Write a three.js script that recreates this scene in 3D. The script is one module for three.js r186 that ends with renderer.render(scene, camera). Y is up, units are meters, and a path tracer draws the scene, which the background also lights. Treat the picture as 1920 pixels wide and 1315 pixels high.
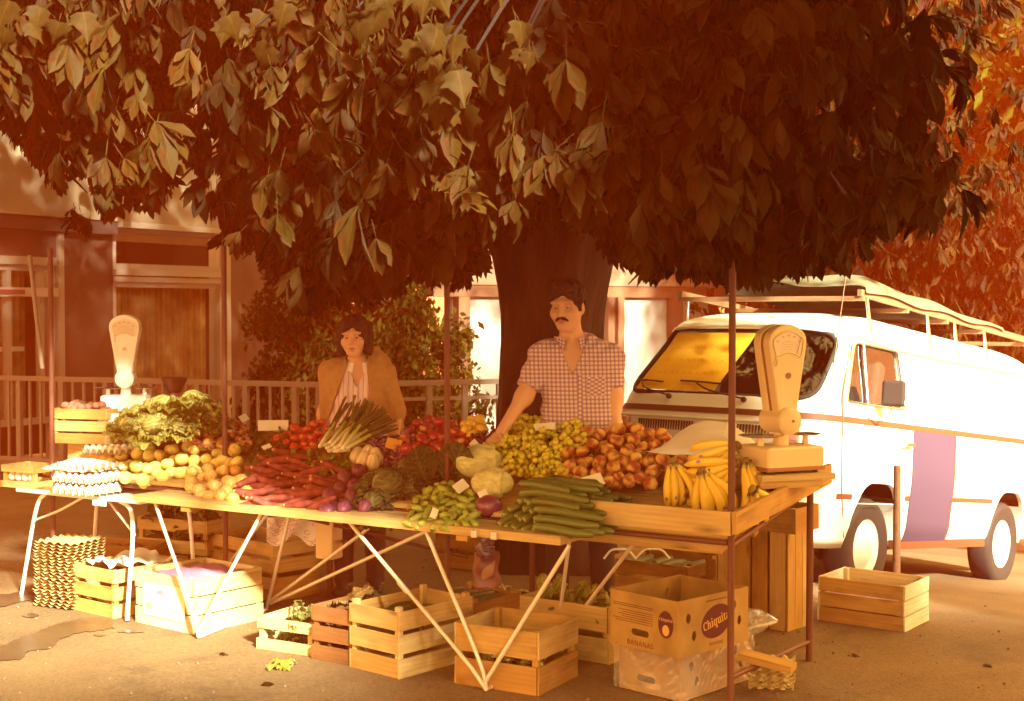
import * as THREE from 'three';
import { mergeGeometries } from 'three/addons/utils/BufferGeometryUtils.js';
import { RoundedBoxGeometry } from 'three/addons/geometries/RoundedBoxGeometry.js';
import { Brush, Evaluator, SUBTRACTION } from 'three-bvh-csg';

// ---------- camera, sky, sun, exposure ----------
const FOCAL = 2600, PW = 1920, PH = 1315, EYE = 1.63, PITCH = Math.atan((PH / 2 - 580) / FOCAL);
const scene = new THREE.Scene();
const camera = new THREE.PerspectiveCamera(2 * Math.atan(PH / 2 / FOCAL) * 180 / Math.PI, PW / PH, 0.1, 400);
camera.position.set(0, EYE, 0);
camera.rotation.x = -PITCH;
camera.focus = 6.6; camera.userData.fStop = 6.3;
scene.add(camera);
const renderer = new THREE.WebGLRenderer({ antialias: true });
renderer.toneMapping = THREE.LinearToneMapping;
renderer.toneMappingExposure = 8.8;
renderer.shadowMap.enabled = true;

const SUN_AZ = [0.50, 0.866], SUN_EL = 33 * Math.PI / 180;
const SUN = new THREE.Vector3(SUN_AZ[0] * Math.cos(SUN_EL), Math.sin(SUN_EL), SUN_AZ[1] * Math.cos(SUN_EL));
{
  const W = 512, H = 256, d = new Float32Array(W * H * 4);
  for (let r = 0; r < H; r++) for (let c = 0; c < W; c++) {
    const el = ((r + 0.5) / H - 0.5) * Math.PI, az = ((c + 0.5) / W - 0.5) * 2 * Math.PI;
    const dir = new THREE.Vector3(Math.cos(az) * Math.cos(el), Math.sin(el), Math.sin(az) * Math.cos(el));
    const near = Math.max(0, dir.dot(SUN)), up = Math.max(0, Math.sin(el));
    const k = 0.86 + 0.22 * near ** 3 - 0.12 * up, hz = Math.exp(-up * 4);
    const o = (r * W + c) * 4;
    d[o] = 0.79 * k; d[o + 1] = (0.54 + 0.04 * hz + 0.03 * near ** 4) * k; d[o + 2] = (0.140 + 0.05 * hz + 0.04 * near ** 4) * k; d[o + 3] = 1;
  }
  const t = new THREE.DataTexture(d, W, H, THREE.RGBAFormat, THREE.FloatType);
  t.mapping = THREE.EquirectangularReflectionMapping; t.magFilter = THREE.LinearFilter; t.needsUpdate = true;
  scene.background = t; scene.environment = t;
}
const sun = new THREE.DirectionalLight(new THREE.Color().setRGB(1.0, 0.97, 0.68), 5);
sun.name = 'sun';
sun.position.copy(SUN).multiplyScalar(60); sun.target.position.set(0, 0, -6);
sun.castShadow = true; sun.shadow.radius = 9; sun.shadow.mapSize.set(4096, 4096);
Object.assign(sun.shadow.camera, { left: -25, right: 25, top: 25, bottom: -25, near: 1, far: 140 });
scene.add(sun, sun.target);
scene.fog = new THREE.FogExp2(new THREE.Color().setRGB(1.0, 0.085, 0.004), 0.0128);

// ---------- helpers ----------
const rng = (a) => () => { a = (a + 0x6d2b79f5) | 0; let t = Math.imul(a ^ (a >>> 15), 1 | a); t = (t + Math.imul(t ^ (t >>> 7), 61 | t)) ^ t; return ((t ^ (t >>> 14)) >>> 0) / 4294967296; };
const R = rng(20250), rr = (a, b) => a + (b - a) * R(), ri = (n) => Math.floor(R() * n), pick = (a) => a[ri(a.length)];
const V = (x, y, z) => new THREE.Vector3(x, y, z), lin = (r, g, b) => new THREE.Color().setRGB(r, g, b);
const cp = Math.cos(PITCH), sp = Math.sin(PITCH);
const ray = (px, py) => { const u = (px - PW / 2) / FOCAL, v = (PH / 2 - py) / FOCAL; return V(u, v * cp - sp, -cp - v * sp); };
const at = (px, py, d) => ray(px, py).multiplyScalar(d).add(V(0, EYE, 0));
const onH = (px, py, h) => { const r = ray(px, py); return r.multiplyScalar((h - EYE) / r.y).add(V(0, EYE, 0)); };
// the road falls away towards the far right
const groundY = (x, z) => { const s = 0.62 * x - 0.79 * z, t = s - 6.6; return t < 0 ? 0 : -0.131 * (t < 16 ? (t < 1 ? t * t / 2 : t - 0.5) : 15.5); };
const onGround = (px, py) => { let h = 0, p; for (let i = 0; i < 12; i++) { p = onH(px, py, h); h = groundY(p.x, p.z); } p.y = h; return p; };
const toPx = (p) => { const y = p.y - EYE, d = -y * sp - p.z * cp; return [PW / 2 + FOCAL * p.x / d, PH / 2 - FOCAL * (y * cp - p.z * sp) / d, d]; };
// stall axes: a runs along the front of the stall (right is positive), b runs back
const EA = V(0.85, 0, 0.527).normalize(), EB = V(0.527, 0, -0.85).normalize(), STALL = V(0.89, 0, -5.6), YAW = Math.atan2(-EA.z, EA.x);
const st = (a, b, h) => STALL.clone().addScaledVector(EA, a).addScaledVector(EB, b).setY(h);
const toAB = (p) => { const q = p.clone().sub(STALL); return [q.dot(EA), q.dot(EB)]; };
const DISP = (b) => 0.735 + 0.30 * b;
const onStall = (px, py, lift = 0) => { const r = ray(px, py), rb = r.dot(EB), o = V(0, EYE, 0).sub(STALL).setY(0).dot(EB); const t = (0.735 + 0.30 * o + lift - EYE) / (r.y - 0.30 * rb); return r.multiplyScalar(t).add(V(0, EYE, 0)); };

const used = new Map();
const numbered = (n) => { const k = used.get(n) ?? 0; used.set(n, k + 1); return k ? n + '_' + String(k).padStart(3, '0') : n; };
const shade = (o) => { o.castShadow = o.receiveShadow = true; return o; };
function tag(o, label, category, group) { o.userData = { ...o.userData, label, category }; if (group) o.userData.group = group; return o; }
function thing(name, label, category, pos, turn = 0, group) {
  const o = new THREE.Group(); o.name = numbered(name); scene.add(o);
  if (pos) o.position.copy(pos); o.rotation.y = turn; return tag(o, label, category, group);
}
function part(name, geo, mat, parent, pos, rot) {
  const m = shade(new THREE.Mesh(geo, mat)); m.name = name;
  if (pos) m.position.copy(pos); if (rot) m.rotation.set(...rot);
  parent.add(m); return m;
}
function solo(name, geo, mat, label, category, group, pos, quat) {
  const m = shade(new THREE.Mesh(geo, mat)); m.name = numbered(name); scene.add(m);
  if (pos) m.position.copy(pos); if (quat) m.quaternion.copy(quat); return tag(m, label, category, group);
}
function struct(name, geo, mat) { const m = shade(new THREE.Mesh(geo, mat)); m.name = numbered(name); m.userData.kind = 'structure'; scene.add(m); return m; }
function copyOf(o, pos, label, group) { const c = o.clone(); c.name = numbered(o.name.replace(/_\d{3}$/, '')); c.userData = { ...o.userData }; if (label) c.userData.label = label; if (group) c.userData.group = group; if (pos) c.position.copy(pos); scene.add(c); return c; }
const joined = (list) => mergeGeometries(list.map((g) => { const n = g.index ? g.toNonIndexed() : g; for (const k of Object.keys(n.attributes)) if (!['position', 'normal', 'uv'].includes(k)) n.deleteAttribute(k); return n; }));
// box with uv in metres, the grain along its longest side
const boxes = new Map();
function box(w, h, d, v = 0) {
  const key = [w, h, d].map((x) => x.toFixed(3)).join() + v;
  if (boxes.has(key)) return boxes.get(key);
  const g = new THREE.BoxGeometry(w, h, d), p = g.attributes.position, n = g.attributes.normal, uv = g.attributes.uv, dims = [w, h, d], long = dims.indexOf(Math.max(...dims));
  for (let i = 0; i < p.count; i++) {
    const c = [p.getX(i), p.getY(i), p.getZ(i)], nn = [Math.abs(n.getX(i)), Math.abs(n.getY(i)), Math.abs(n.getZ(i))], ax = nn.indexOf(1);
    const others = [0, 1, 2].filter((k) => k !== ax), u = others.includes(long) ? long : others[0], w2 = others.find((k) => k !== u);
    uv.setXY(i, c[u] + v * 0.37, c[w2] + v * 0.713 + ax * 0.21);
  }
  boxes.set(key, g); return g;
}
const tube = (pts, r, seg = 12, rad = 7, closed = false) => new THREE.TubeGeometry(pts.length === 2 ? new THREE.LineCurve3(pts[0], pts[1]) : new THREE.CatmullRomCurve3(pts, closed, 'centripetal'), pts.length === 2 ? 1 : seg, r, rad, closed);
const rod = (a, b, r, rad = 8) => { const l = a.distanceTo(b), g = new THREE.CylinderGeometry(r, r, l, rad); g.applyQuaternion(new THREE.Quaternion().setFromUnitVectors(V(0, 1, 0), b.clone().sub(a).normalize())); const m = a.clone().add(b).multiplyScalar(0.5); g.translate(m.x, m.y, m.z); return g; };
// tapered bent tube through points with radii
function taper(pts, rad, n = 8, tint) {
  const curve = new THREE.CatmullRomCurve3(pts), S = Math.max(6, pts.length * 3), fr = curve.computeFrenetFrames(S, false), pos = [], idx = [], uv = [], col = [];
  for (let i = 0; i <= S; i++) {
    const t = i / S, c = curve.getPoint(t), k = t * (rad.length - 1), j = Math.min(rad.length - 2, Math.floor(k)), r = rad[j] + (rad[j + 1] - rad[j]) * (k - j);
    for (let q = 0; q <= n; q++) { const a = q / n * Math.PI * 2, o = fr.normals[i].clone().multiplyScalar(Math.cos(a) * r).addScaledVector(fr.binormals[i], Math.sin(a) * r).add(c); pos.push(o.x, o.y, o.z); uv.push(q / n, t); if (tint) col.push(...tint(t, a)); }
  }
  for (let i = 0; i < S; i++) for (let q = 0; q < n; q++) { const a = i * (n + 1) + q, b = a + n + 1; idx.push(a, b, a + 1, b, b + 1, a + 1); }
  const g = new THREE.BufferGeometry(); g.setAttribute('position', new THREE.Float32BufferAttribute(pos, 3)); g.setAttribute('uv', new THREE.Float32BufferAttribute(uv, 2)); if (tint) g.setAttribute('color', new THREE.Float32BufferAttribute(col, 3));
  g.setIndex(idx); g.computeVertexNormals(); return g;
}
// grid surface from f(u, v) -> Vector3
function sheet(f, nu, nv, uvScale = [1, 1], tint) {
  const pos = [], uv = [], idx = [], col = [];
  for (let j = 0; j <= nv; j++) for (let i = 0; i <= nu; i++) { const p = f(i / nu, j / nv); pos.push(p.x, p.y, p.z); uv.push(i / nu * uvScale[0], j / nv * uvScale[1]); if (tint) col.push(...tint(i / nu, j / nv)); }
  for (let j = 0; j < nv; j++) for (let i = 0; i < nu; i++) { const a = j * (nu + 1) + i, b = a + nu + 1; idx.push(a, a + 1, b, b, a + 1, b + 1); }
  const g = new THREE.BufferGeometry(); g.setAttribute('position', new THREE.Float32BufferAttribute(pos, 3)); g.setAttribute('uv', new THREE.Float32BufferAttribute(uv, 2)); if (tint) g.setAttribute('color', new THREE.Float32BufferAttribute(col, 3));
  g.setIndex(idx); g.computeVertexNormals(); return g;
}

// ---------- noise and textures ----------
const hash = (x, y, s = 0) => { let h = Math.imul(x | 0, 374761393) ^ Math.imul(y | 0, 668265263) ^ Math.imul(s | 0, 1274126177); h = Math.imul(h ^ (h >>> 13), 1274126177); return ((h ^ (h >>> 16)) >>> 0) / 4294967296; };
function vn(x, y, per = 1 << 20, s = 0) { const ix = Math.floor(x), iy = Math.floor(y), fx = x - ix, fy = y - iy, u = fx * fx * (3 - 2 * fx), v = fy * fy * (3 - 2 * fy), m = (k) => ((k % per) + per) % per; const a = hash(m(ix), m(iy), s), b = hash(m(ix + 1), m(iy), s), c = hash(m(ix), m(iy + 1), s), d = hash(m(ix + 1), m(iy + 1), s); return (a + (b - a) * u) * (1 - v) + (c + (d - c) * u) * v; }
function fbm(x, y, per, oct = 4, s = 0) { let a = 0.5, t = 0, n = 0; for (let i = 0; i < oct; i++) { t += a * vn(x, y, per, s + i); n += a; a *= 0.5; x *= 2; y *= 2; per *= 2; } return t / n; }
const noise3 = (x, y, z) => (vn(x + z * 0.7, y - z * 0.4, 1 << 20, 5) + vn(y + 17 + x * 0.3, z + 31, 1 << 20, 9)) / 2;
function texture(n, f, repeat = 1, srgb = true) {
  const d = new Uint8Array(n * n * 4);
  for (let y = 0; y < n; y++) for (let x = 0; x < n; x++) { const c = f(x / n, y / n), o = (y * n + x) * 4; for (let k = 0; k < 3; k++) d[o + k] = Math.max(0, Math.min(255, Math.round(255 * (Array.isArray(c) ? c[k] : c)))); d[o + 3] = 255; }
  const t = new THREE.DataTexture(d, n, n); t.wrapS = t.wrapT = THREE.RepeatWrapping; t.magFilter = THREE.LinearFilter; t.repeat.set(repeat, repeat); if (srgb) t.colorSpace = THREE.SRGBColorSpace; t.needsUpdate = true; return t;
}
function canvasTex(w, h, draw) { const c = document.createElement('canvas'); c.width = w; c.height = h; draw(c.getContext('2d'), w, h); const t = new THREE.CanvasTexture(c); t.colorSpace = THREE.SRGBColorSpace; return t; }
const std = (color, roughness = 0.8, more = {}) => new THREE.MeshStandardMaterial({ color, roughness, side: THREE.DoubleSide, ...more });
const grain = texture(512, (u, v) => { const w = fbm(u * 4, v * 26, 4 * 1, 3, 3), k = fbm(u * 3, v * 90, 3, 3, 8), knot = Math.max(0, 1 - Math.hypot((u - 0.37) * 8, (v - 0.62) * 26)) + Math.max(0, 1 - Math.hypot((u - 0.8) * 10, (v - 0.2) * 30)); const big = fbm(u * 2, v * 3, 2, 3, 12), s = 0.84 + 0.14 * (w - 0.5) + 0.13 * (k - 0.5) + 0.16 * (big - 0.5) - 0.30 * knot - 0.5 * Math.max(0, fbm(u * 4, v * 5, 4, 5, 51) - 0.56); return [s + 0.03, s, s - 0.05]; }, 1.6);
const grainBump = texture(256, (u, v) => fbm(u * 3, v * 64, 3, 3, 8), 1.6, false);
const spotty = texture(256, (u, v) => 0.78 + 0.34 * (fbm(u * 8, v * 8, 8, 5, 2) - 0.5) + 0.06, 1);
const plaster = texture(512, (u, v) => 0.85 + 0.28 * (fbm(u * 5, v * 5, 5, 6, 4) - 0.5), 0.4);
const woods = [[0.66, 0.48, 0.20], [0.58, 0.37, 0.11], [0.48, 0.27, 0.07], [0.36, 0.18, 0.05], [0.72, 0.59, 0.30], [0.28, 0.13, 0.04]].map((c) => std(lin(...c), 0.82, { map: grain, bumpMap: grainBump, bumpScale: 0.0012 }));
const M = {
  paper: std(lin(0.78, 0.74, 0.66), 0.9), paperOrange: std(lin(0.62, 0.30, 0.06), 0.9), rust: std(lin(0.17, 0.055, 0.025), 0.6, { map: spotty }),
  white: std(lin(0.80, 0.79, 0.75), 0.35), leg: std(lin(0.62, 0.58, 0.52), 0.35, { metalness: 0.35 }), chrome: std(lin(0.75, 0.73, 0.7), 0.18, { metalness: 1 }), black: std(lin(0.02, 0.018, 0.016), 0.6),
  rubber: std(lin(0.022, 0.016, 0.012), 0.8, { map: spotty }), cardboard: std(lin(0.44, 0.27, 0.075), 0.9, { map: spotty }), rail: std(lin(0.22, 0.17, 0.14), 0.55),
};

// ---------- ground ----------
{
  const asph = texture(1024, (u, v) => { const big = fbm(u * 4, v * 4, 4, 5, 11), fine = hash(Math.floor(u * 1024), Math.floor(v * 1024), 3), grit = vn(u * 220, v * 220, 220, 6), st = Math.max(0, fbm(u * 9, v * 9, 9, 4, 21) - 0.6) * 1.6; const s = 0.66 + 0.22 * (big - 0.5) + 0.13 * (fine - 0.5) + 0.13 * (grit - 0.5) - st * 0.35; return [s + 0.012, s, s - 0.015]; }, 1);
  const bump = texture(512, (u, v) => 0.6 * vn(u * 160, v * 160, 160, 6) + 0.4 * hash(Math.floor(u * 512), Math.floor(v * 512), 9), 1, false);
  const mat = std(lin(0.35, 0.23, 0.10), 0.93, { map: asph, bumpMap: bump, bumpScale: 0.004 });
  mat.map.repeat.set(0.4, 0.4); mat.bumpMap.repeat.set(1.1, 1.1);
  const xs = [], zs = [];
  for (let x = -60; x <= 60; x += Math.abs(x) < 12 ? 0.4 : 4) xs.push(x);
  for (let z = 20; z >= -110; z -= z > -26 && z < 2 ? 0.4 : 4) zs.push(z);
  const pos = [], uv = [], idx = [];
  for (const z of zs) for (const x of xs) { pos.push(x, groundY(x, z) + 0.006 * (fbm(x * 0.9 + 50, z * 0.9 + 50, 999, 3) - 0.5), z); uv.push(x, z); }
  for (let j = 0; j < zs.length - 1; j++) for (let i = 0; i < xs.length - 1; i++) { const a = j * xs.length + i, b = a + xs.length; idx.push(a, a + 1, b, b, a + 1, b + 1); }
  const g = new THREE.BufferGeometry(); g.setAttribute('position', new THREE.Float32BufferAttribute(pos, 3)); g.setAttribute('uv', new THREE.Float32BufferAttribute(uv, 2)); g.setIndex(idx); g.computeVertexNormals();
  struct('ground', g, mat);
  // spilt water running to the left
  const wet = std(lin(0.22, 0.15, 0.08), 0.3, { map: asph });
  const flat = (poly, lift) => { const pts = poly.map(([x, y]) => onGround(x, y)); const sh = new THREE.Shape(pts.map((p) => new THREE.Vector2(p.x, -p.z))); const gg = new THREE.ShapeGeometry(sh, 6); gg.rotateX(-Math.PI / 2); gg.translate(0, lift, 0); return gg; };
  const wob = (poly) => poly.flatMap(([x, y], i) => { const [x2, y2] = poly[(i + 1) % poly.length], o = [[x, y]]; for (let k = 1; k < 5; k++) o.push([x + (x2 - x) * k / 5 + rr(-3, 3), y + (y2 - y) * k / 5 + rr(-1.6, 1.6)]); return o; });
  const ring = (x, y, a, b) => Array.from({ length: 14 }, (_, i) => [x + Math.cos(i / 14 * 6.283) * a * rr(0.75, 1.15), y + Math.sin(i / 14 * 6.283) * b * rr(0.75, 1.15)]);
  const puddle = struct('puddle', joined([flat(wob([[-120, 1222], [-60, 1216], [10, 1212], [40, 1196], [72, 1186], [106, 1172], [140, 1166], [205, 1162], [216, 1178], [196, 1184], [160, 1186], [112, 1200], [96, 1218], [52, 1224], [40, 1238], [0, 1242], [-120, 1262]]), 0.006), flat(wob([[-60, 1122], [0, 1116], [50, 1112], [84, 1112], [84, 1124], [40, 1130], [0, 1140], [-60, 1146]]), 0.006), flat(ring(56, 1156, 16, 4), 0.006), flat(ring(246, 1186, 26, 2.6), 0.006), flat(ring(186, 1193, 12, 2), 0.006)]), wet);
}
// grit lying on the asphalt near the stall
{
  const g = new THREE.IcosahedronGeometry(1, 0), n = 900, m = shade(new THREE.InstancedMesh(g, std(lin(0.16, 0.11, 0.065), 0.95), n)), mat = new THREE.Matrix4();
  for (let i = 0; i < n; i++) { const z = -5.2 - 4.5 * R() * R(), x = rr(-3.4, 3.4), s = 0.002 + 0.006 * R() ** 3; m.setMatrixAt(i, mat.compose(V(x, groundY(x, z) + s * 0.5, z), new THREE.Quaternion().setFromEuler(new THREE.Euler(rr(0, 3), rr(0, 3), 0)), V(s * rr(0.8, 1.6), s, s))); }
  m.name = 'grit'; scene.add(m); m.userData = { kind: 'stuff', label: 'loose grit scattered on the asphalt in front of the stall', category: 'grit' };
}
// ---------- shop building on the left ----------
const WALL_A = V(-5.54, 0, -15), WU = EB.clone(), WN = EA.clone();   // the wall runs back along b and faces a
const wallHit = (px, py) => { const r = ray(px, py), t = (WALL_A.dot(WN) - V(0, EYE, 0).dot(WN)) / r.dot(WN), p = r.multiplyScalar(t).add(V(0, EYE, 0)); return [p.clone().sub(WALL_A).dot(WU), p.y]; };
{
  const B = thing('shop_building', 'brown walled shop with curtained windows and a pale upper storey behind the railing', 'building', WALL_A, Math.atan2(-WU.z, WU.x));
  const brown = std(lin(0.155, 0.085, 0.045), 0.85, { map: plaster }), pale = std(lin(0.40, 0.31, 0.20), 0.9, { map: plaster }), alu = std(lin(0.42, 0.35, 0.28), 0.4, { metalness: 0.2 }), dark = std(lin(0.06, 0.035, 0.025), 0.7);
  const glass = new THREE.MeshPhysicalMaterial({ color: lin(0.92, 0.9, 0.86), roughness: 0.03, transmission: 1, thickness: 0, side: THREE.DoubleSide });
  const cloth = std(lin(0.52, 0.33, 0.10), 0.95, { map: spotty }), cloth2 = std(lin(0.60, 0.44, 0.20), 0.95, { map: spotty });
  // local: x along the wall, y up, z out of the wall
  const U = (px, py) => wallHit(px, py)[0], Hh = (px, py) => wallHit(px, py)[1];
  const slab = (name, u0, u1, h0, h1, z0, z1, m) => part(name, box(u1 - u0, h1 - h0, z1 - z0), m, B, V((u0 + u1) / 2, (h0 + h1) / 2, (z0 + z1) / 2));
  const gy = -0.3, u1 = U(116, 600), u2 = U(212, 600), u3 = U(416, 600), u4 = U(428, 600), uEnd = U(655, 600);
  const top = Hh(320, 434), tr0 = Hh(320, 531), tr1 = Hh(320, 508);
  slab('wall', u1, u2, gy, top, -0.3, 0, brown); slab('wall', u4, uEnd, gy, top, -0.3, 0, brown);
  slab('wall', -2.5, U(0, 600) - 1.2, gy, top, -0.3, 0, brown);
  slab('upper_storey', -4, uEnd + 0.2, top + 0.07, top + 4.4, -0.3, 0.12, pale);
  slab('cornice', u2, u3 + 0.3, top, top + 0.068, -0.28, 0.16, alu); slab('cornice', -4, u2 - 0.01, top - 0.09, top + 0.065, -0.28, 0.1, dark);
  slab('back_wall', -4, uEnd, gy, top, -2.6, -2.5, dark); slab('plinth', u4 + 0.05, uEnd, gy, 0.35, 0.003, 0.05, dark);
  // window with the drawn curtain
  function curtain(x0, x1, h0, h1, m, z, seed) {
    const n = Math.round((x1 - x0) / 0.09), g = sheet((a, b) => V(x0 + (x1 - x0) * a, h0 + (h1 - h0) * b, z + 0.028 * Math.sin(a * n * 6.283 + 1.4 * vn(a * n, 3, 999, seed)) + 0.012 * Math.sin(a * n * 15)), n * 10, 4, [(x1 - x0), h1 - h0]);
    return part('curtain', g, m, B);
  }
  function windowPart(x0, x1, h0, h1, bars) {
    const w = part('window', joined([box(x1 - x0, 0.07, 0.09).clone().translate((x0 + x1) / 2, h0 + 0.035, -0.05), box(x1 - x0, 0.06, 0.09).clone().translate((x0 + x1) / 2, h1 - 0.03, -0.05), box(0.055, h1 - h0 - 0.13, 0.09).clone().translate(x0 + 0.0275, (h0 + h1) / 2, -0.05), box(0.055, h1 - h0 - 0.13, 0.09).clone().translate(x1 - 0.0275, (h0 + h1) / 2, -0.05), ...bars]), alu, B);
    part('pane', new THREE.PlaneGeometry(x1 - x0 - 0.1, h1 - h0 - 0.12), glass, w, V((x0 + x1) / 2, (h0 + h1) / 2, -0.06));
  }
  windowPart(u2, u3 + 0.02, 0.35, tr0, []); windowPart(u2, u3 + 0.02, tr1, top - 0.002, []);
  slab('transom', u2, u3 + 0.02, tr0 + 0.003, (tr0 + tr1) / 2 - 0.01, -0.1, 0.03, alu); slab('transom', u2, u3 + 0.02, (tr0 + tr1) / 2 + 0.006, tr1 - 0.003, -0.1, 0.05, alu);
  curtain(U(224, 600), U(398, 600), 0.2, tr0 + 0.1, cloth, -0.14, 3);
  slab('pillar', u3 + 0.025, u4 - 0.003, gy, top - 0.003, -0.25, 0.05, alu);
  slab('pillar', u1 - 0.08, u1 - 0.004, gy, top - 0.1, -0.2, 0.05, alu);
  // wide window at the far left, with lace curtains and a notice rail
  const l0 = U(0, 600) - 1.2, lr = Hh(60, 548), lt = Hh(60, 497);
  const bar = (x, w, z = -0.05) => box(w, 2.1, 0.08).clone().translate(x, 1.4, z);
  windowPart(l0, u1 - 0.09, 0.35, lt - 0.004, [bar(U(18, 600), 0.06), bar(U(80, 600), 0.06)]); slab('transom', l0, u1 - 0.09, lt, lt + 0.09, -0.1, 0.04, alu);
  slab('fascia', l0, u1 - 0.09, lt + 0.093, top - 0.093, -0.1, 0.02, std(lin(0.14, 0.07, 0.04), 0.8, { map: plaster }));
  curtain(l0, U(98, 600), 0.3, lt + 0.05, cloth2, -0.5, 9);
  const rl = part('notice_rail', box(u1 - 0.1 - l0, 0.1, 0.03), std(lin(0.5, 0.4, 0.36), 0.6), B, V((l0 + u1 - 0.1) / 2, lr, 0.05));
  part('stripe', box(1.3, 0.05, 0.012), std(lin(0.25, 0.06, 0.05), 0.7), rl, V(-0.15, 0, 0.022));
  const sill = Hh(60, 660); slab('shelf', l0, U(78, 600), sill, sill + 0.05, -0.42, -0.3, M.white);
  slab('roof', -4, uEnd + 0.3, top + 4.403, top + 4.55, -9, 0.3, dark); slab('side_wall', uEnd + 0.003, uEnd + 0.2, gy, top + 4.4, -9, -0.31, brown);
}
// ---------- railings ----------
function railing(label, p0, p1, hTop, hBot, nBars, mids = [], postEvery = 4) {
  const len = p0.distanceTo(p1), o = thing('metal_railing', label, 'railing', p0, Math.atan2(-(p1.z - p0.z), p1.x - p0.x));
  part('top_rail', box(len, 0.045, 0.05), M.rail, o, V(len / 2, hTop, 0));
  for (const h of mids) part('middle_rail', box(len, 0.03, 0.03), M.rail, o, V(len / 2, h, 0));
  if (hBot) part('bottom_rail', box(len, 0.035, 0.04), M.rail, o, V(len / 2, hBot, 0));
  for (let i = 0; i <= nBars; i++) { const post = i % postEvery === 0, x = Math.min(len - 0.03, Math.max(0.03, len * i / nBars)); part(post ? 'post' : 'bar', post ? box(0.05, hTop - 0.026, 0.045) : box(0.022, hTop - (hBot || 0) - 0.04, 0.022), M.rail, o, V(x, post ? (hTop - 0.026) / 2 : (hTop + (hBot || 0)) / 2 - 0.002, 0)); }
  return o;
}
{
  const a = at(-120, 600, 13.4).setY(0), b = at(600, 600, 11.9).setY(0);
  railing('grey metal railing of upright bars running from the left edge to behind the tan cardigan', a, b, 0.98, 0.22, 34);
  const c = at(596, 600, 11.85).setY(0), d = at(1000, 600, 12.6).setY(groundY(1, -12.6));
  railing('open metal railing with two cross rails right of the tan cardigan', c, d.setY(0), 0.98, 0.16, 6, [0.84, 0.5], 1);
}
// ---------- pale building seen either side of the trunk ----------
{
  const d = 17.5, A = at(850, 600, d), Bp = at(1330, 600, d + 2), len = A.clone().setY(0).distanceTo(Bp.clone().setY(0));
  const o = thing('pale_building', 'whitewashed low building with brown posts seen either side of the tree trunk', 'building', A.clone().setY(0), Math.atan2(-(Bp.z - A.z), Bp.x - A.x));
  const wht = std(lin(0.62, 0.58, 0.52), 0.9, { map: plaster }), br = std(lin(0.20, 0.10, 0.05), 0.8);
  part('wall', box(len, 3.6, 0.2), wht, o, V(len / 2, 0.05, -0.12));
  part('eaves', box(len + 0.6, 0.14, 0.5), br, o, V(len / 2, 1.86, -0.2)); part('roof', box(len + 0.6, 1.1, 0.7), std(lin(0.45, 0.30, 0.2), 0.9, { map: plaster }), o, V(len / 2, 2.49, -0.3));
  for (const f of [0.02, 0.575, 0.60, 0.84]) part('post', box(0.16, 3.5, 0.16), br, o, V(len * f, 0.035, 0.07));
}

// ---------- foliage ----------
// leaflet folded along its midrib, hanging down from the origin
function leaflet(L, W, droop, m, pos, idx, uv) {
  const S = 5, base = pos.length / 3;
  for (let i = 0; i <= S; i++) {
    const t = i / S, w = W * 0.5 * Math.sin(Math.PI * Math.pow(t, 1.45)) * (i === S ? 0 : 1) + 0.001, y = -L * t, z = -droop * L * t * t, f = 0.30 * w + 0.004 * (i % 2);
    for (const s of [-1, 0, 1]) { const p = V(s * w, y, z + (s ? f : 0)).applyMatrix4(m); pos.push(p.x, p.y, p.z); uv.push(0.5 + s * w / W, t); }
  }
  for (let i = 0; i < S; i++) for (let k = 0; k < 2; k++) { const a = base + i * 3 + k, b = a + 3; idx.push(a, b, a + 1, b, b + 1, a + 1); }
}
function buf(pos, idx, uv) { const g = new THREE.BufferGeometry(); g.setAttribute('position', new THREE.Float32BufferAttribute(pos, 3)); g.setAttribute('uv', new THREE.Float32BufferAttribute(uv, 2)); g.setIndex(idx); g.computeVertexNormals(); return g; }
function chestnutLeaf(seed, n = 6) {
  const q = rng(seed), pos = [], idx = [], uv = [];
  for (let i = 0; i < n; i++) {
    const f = (i / (n - 1) - 0.5) * 2, L = (0.175 - 0.05 * f * f) * (0.8 + 0.4 * q());
    const m = new THREE.Matrix4().makeRotationFromEuler(new THREE.Euler(-0.35 - 0.5 * q() + 0.9 * q() * q(), 0.9 * f + 1.2 * (q() - 0.5), f * 0.62 + 0.3 * (q() - 0.5), 'ZXY'));
    leaflet(L, L * (0.30 + 0.1 * q()), 0.45 * q(), m, pos, idx, uv);
  }
  leaflet(0.10, 0.005, 0, new THREE.Matrix4().makeRotationX(2.7), pos, idx, uv);
  return buf(pos, idx, uv);
}
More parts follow.
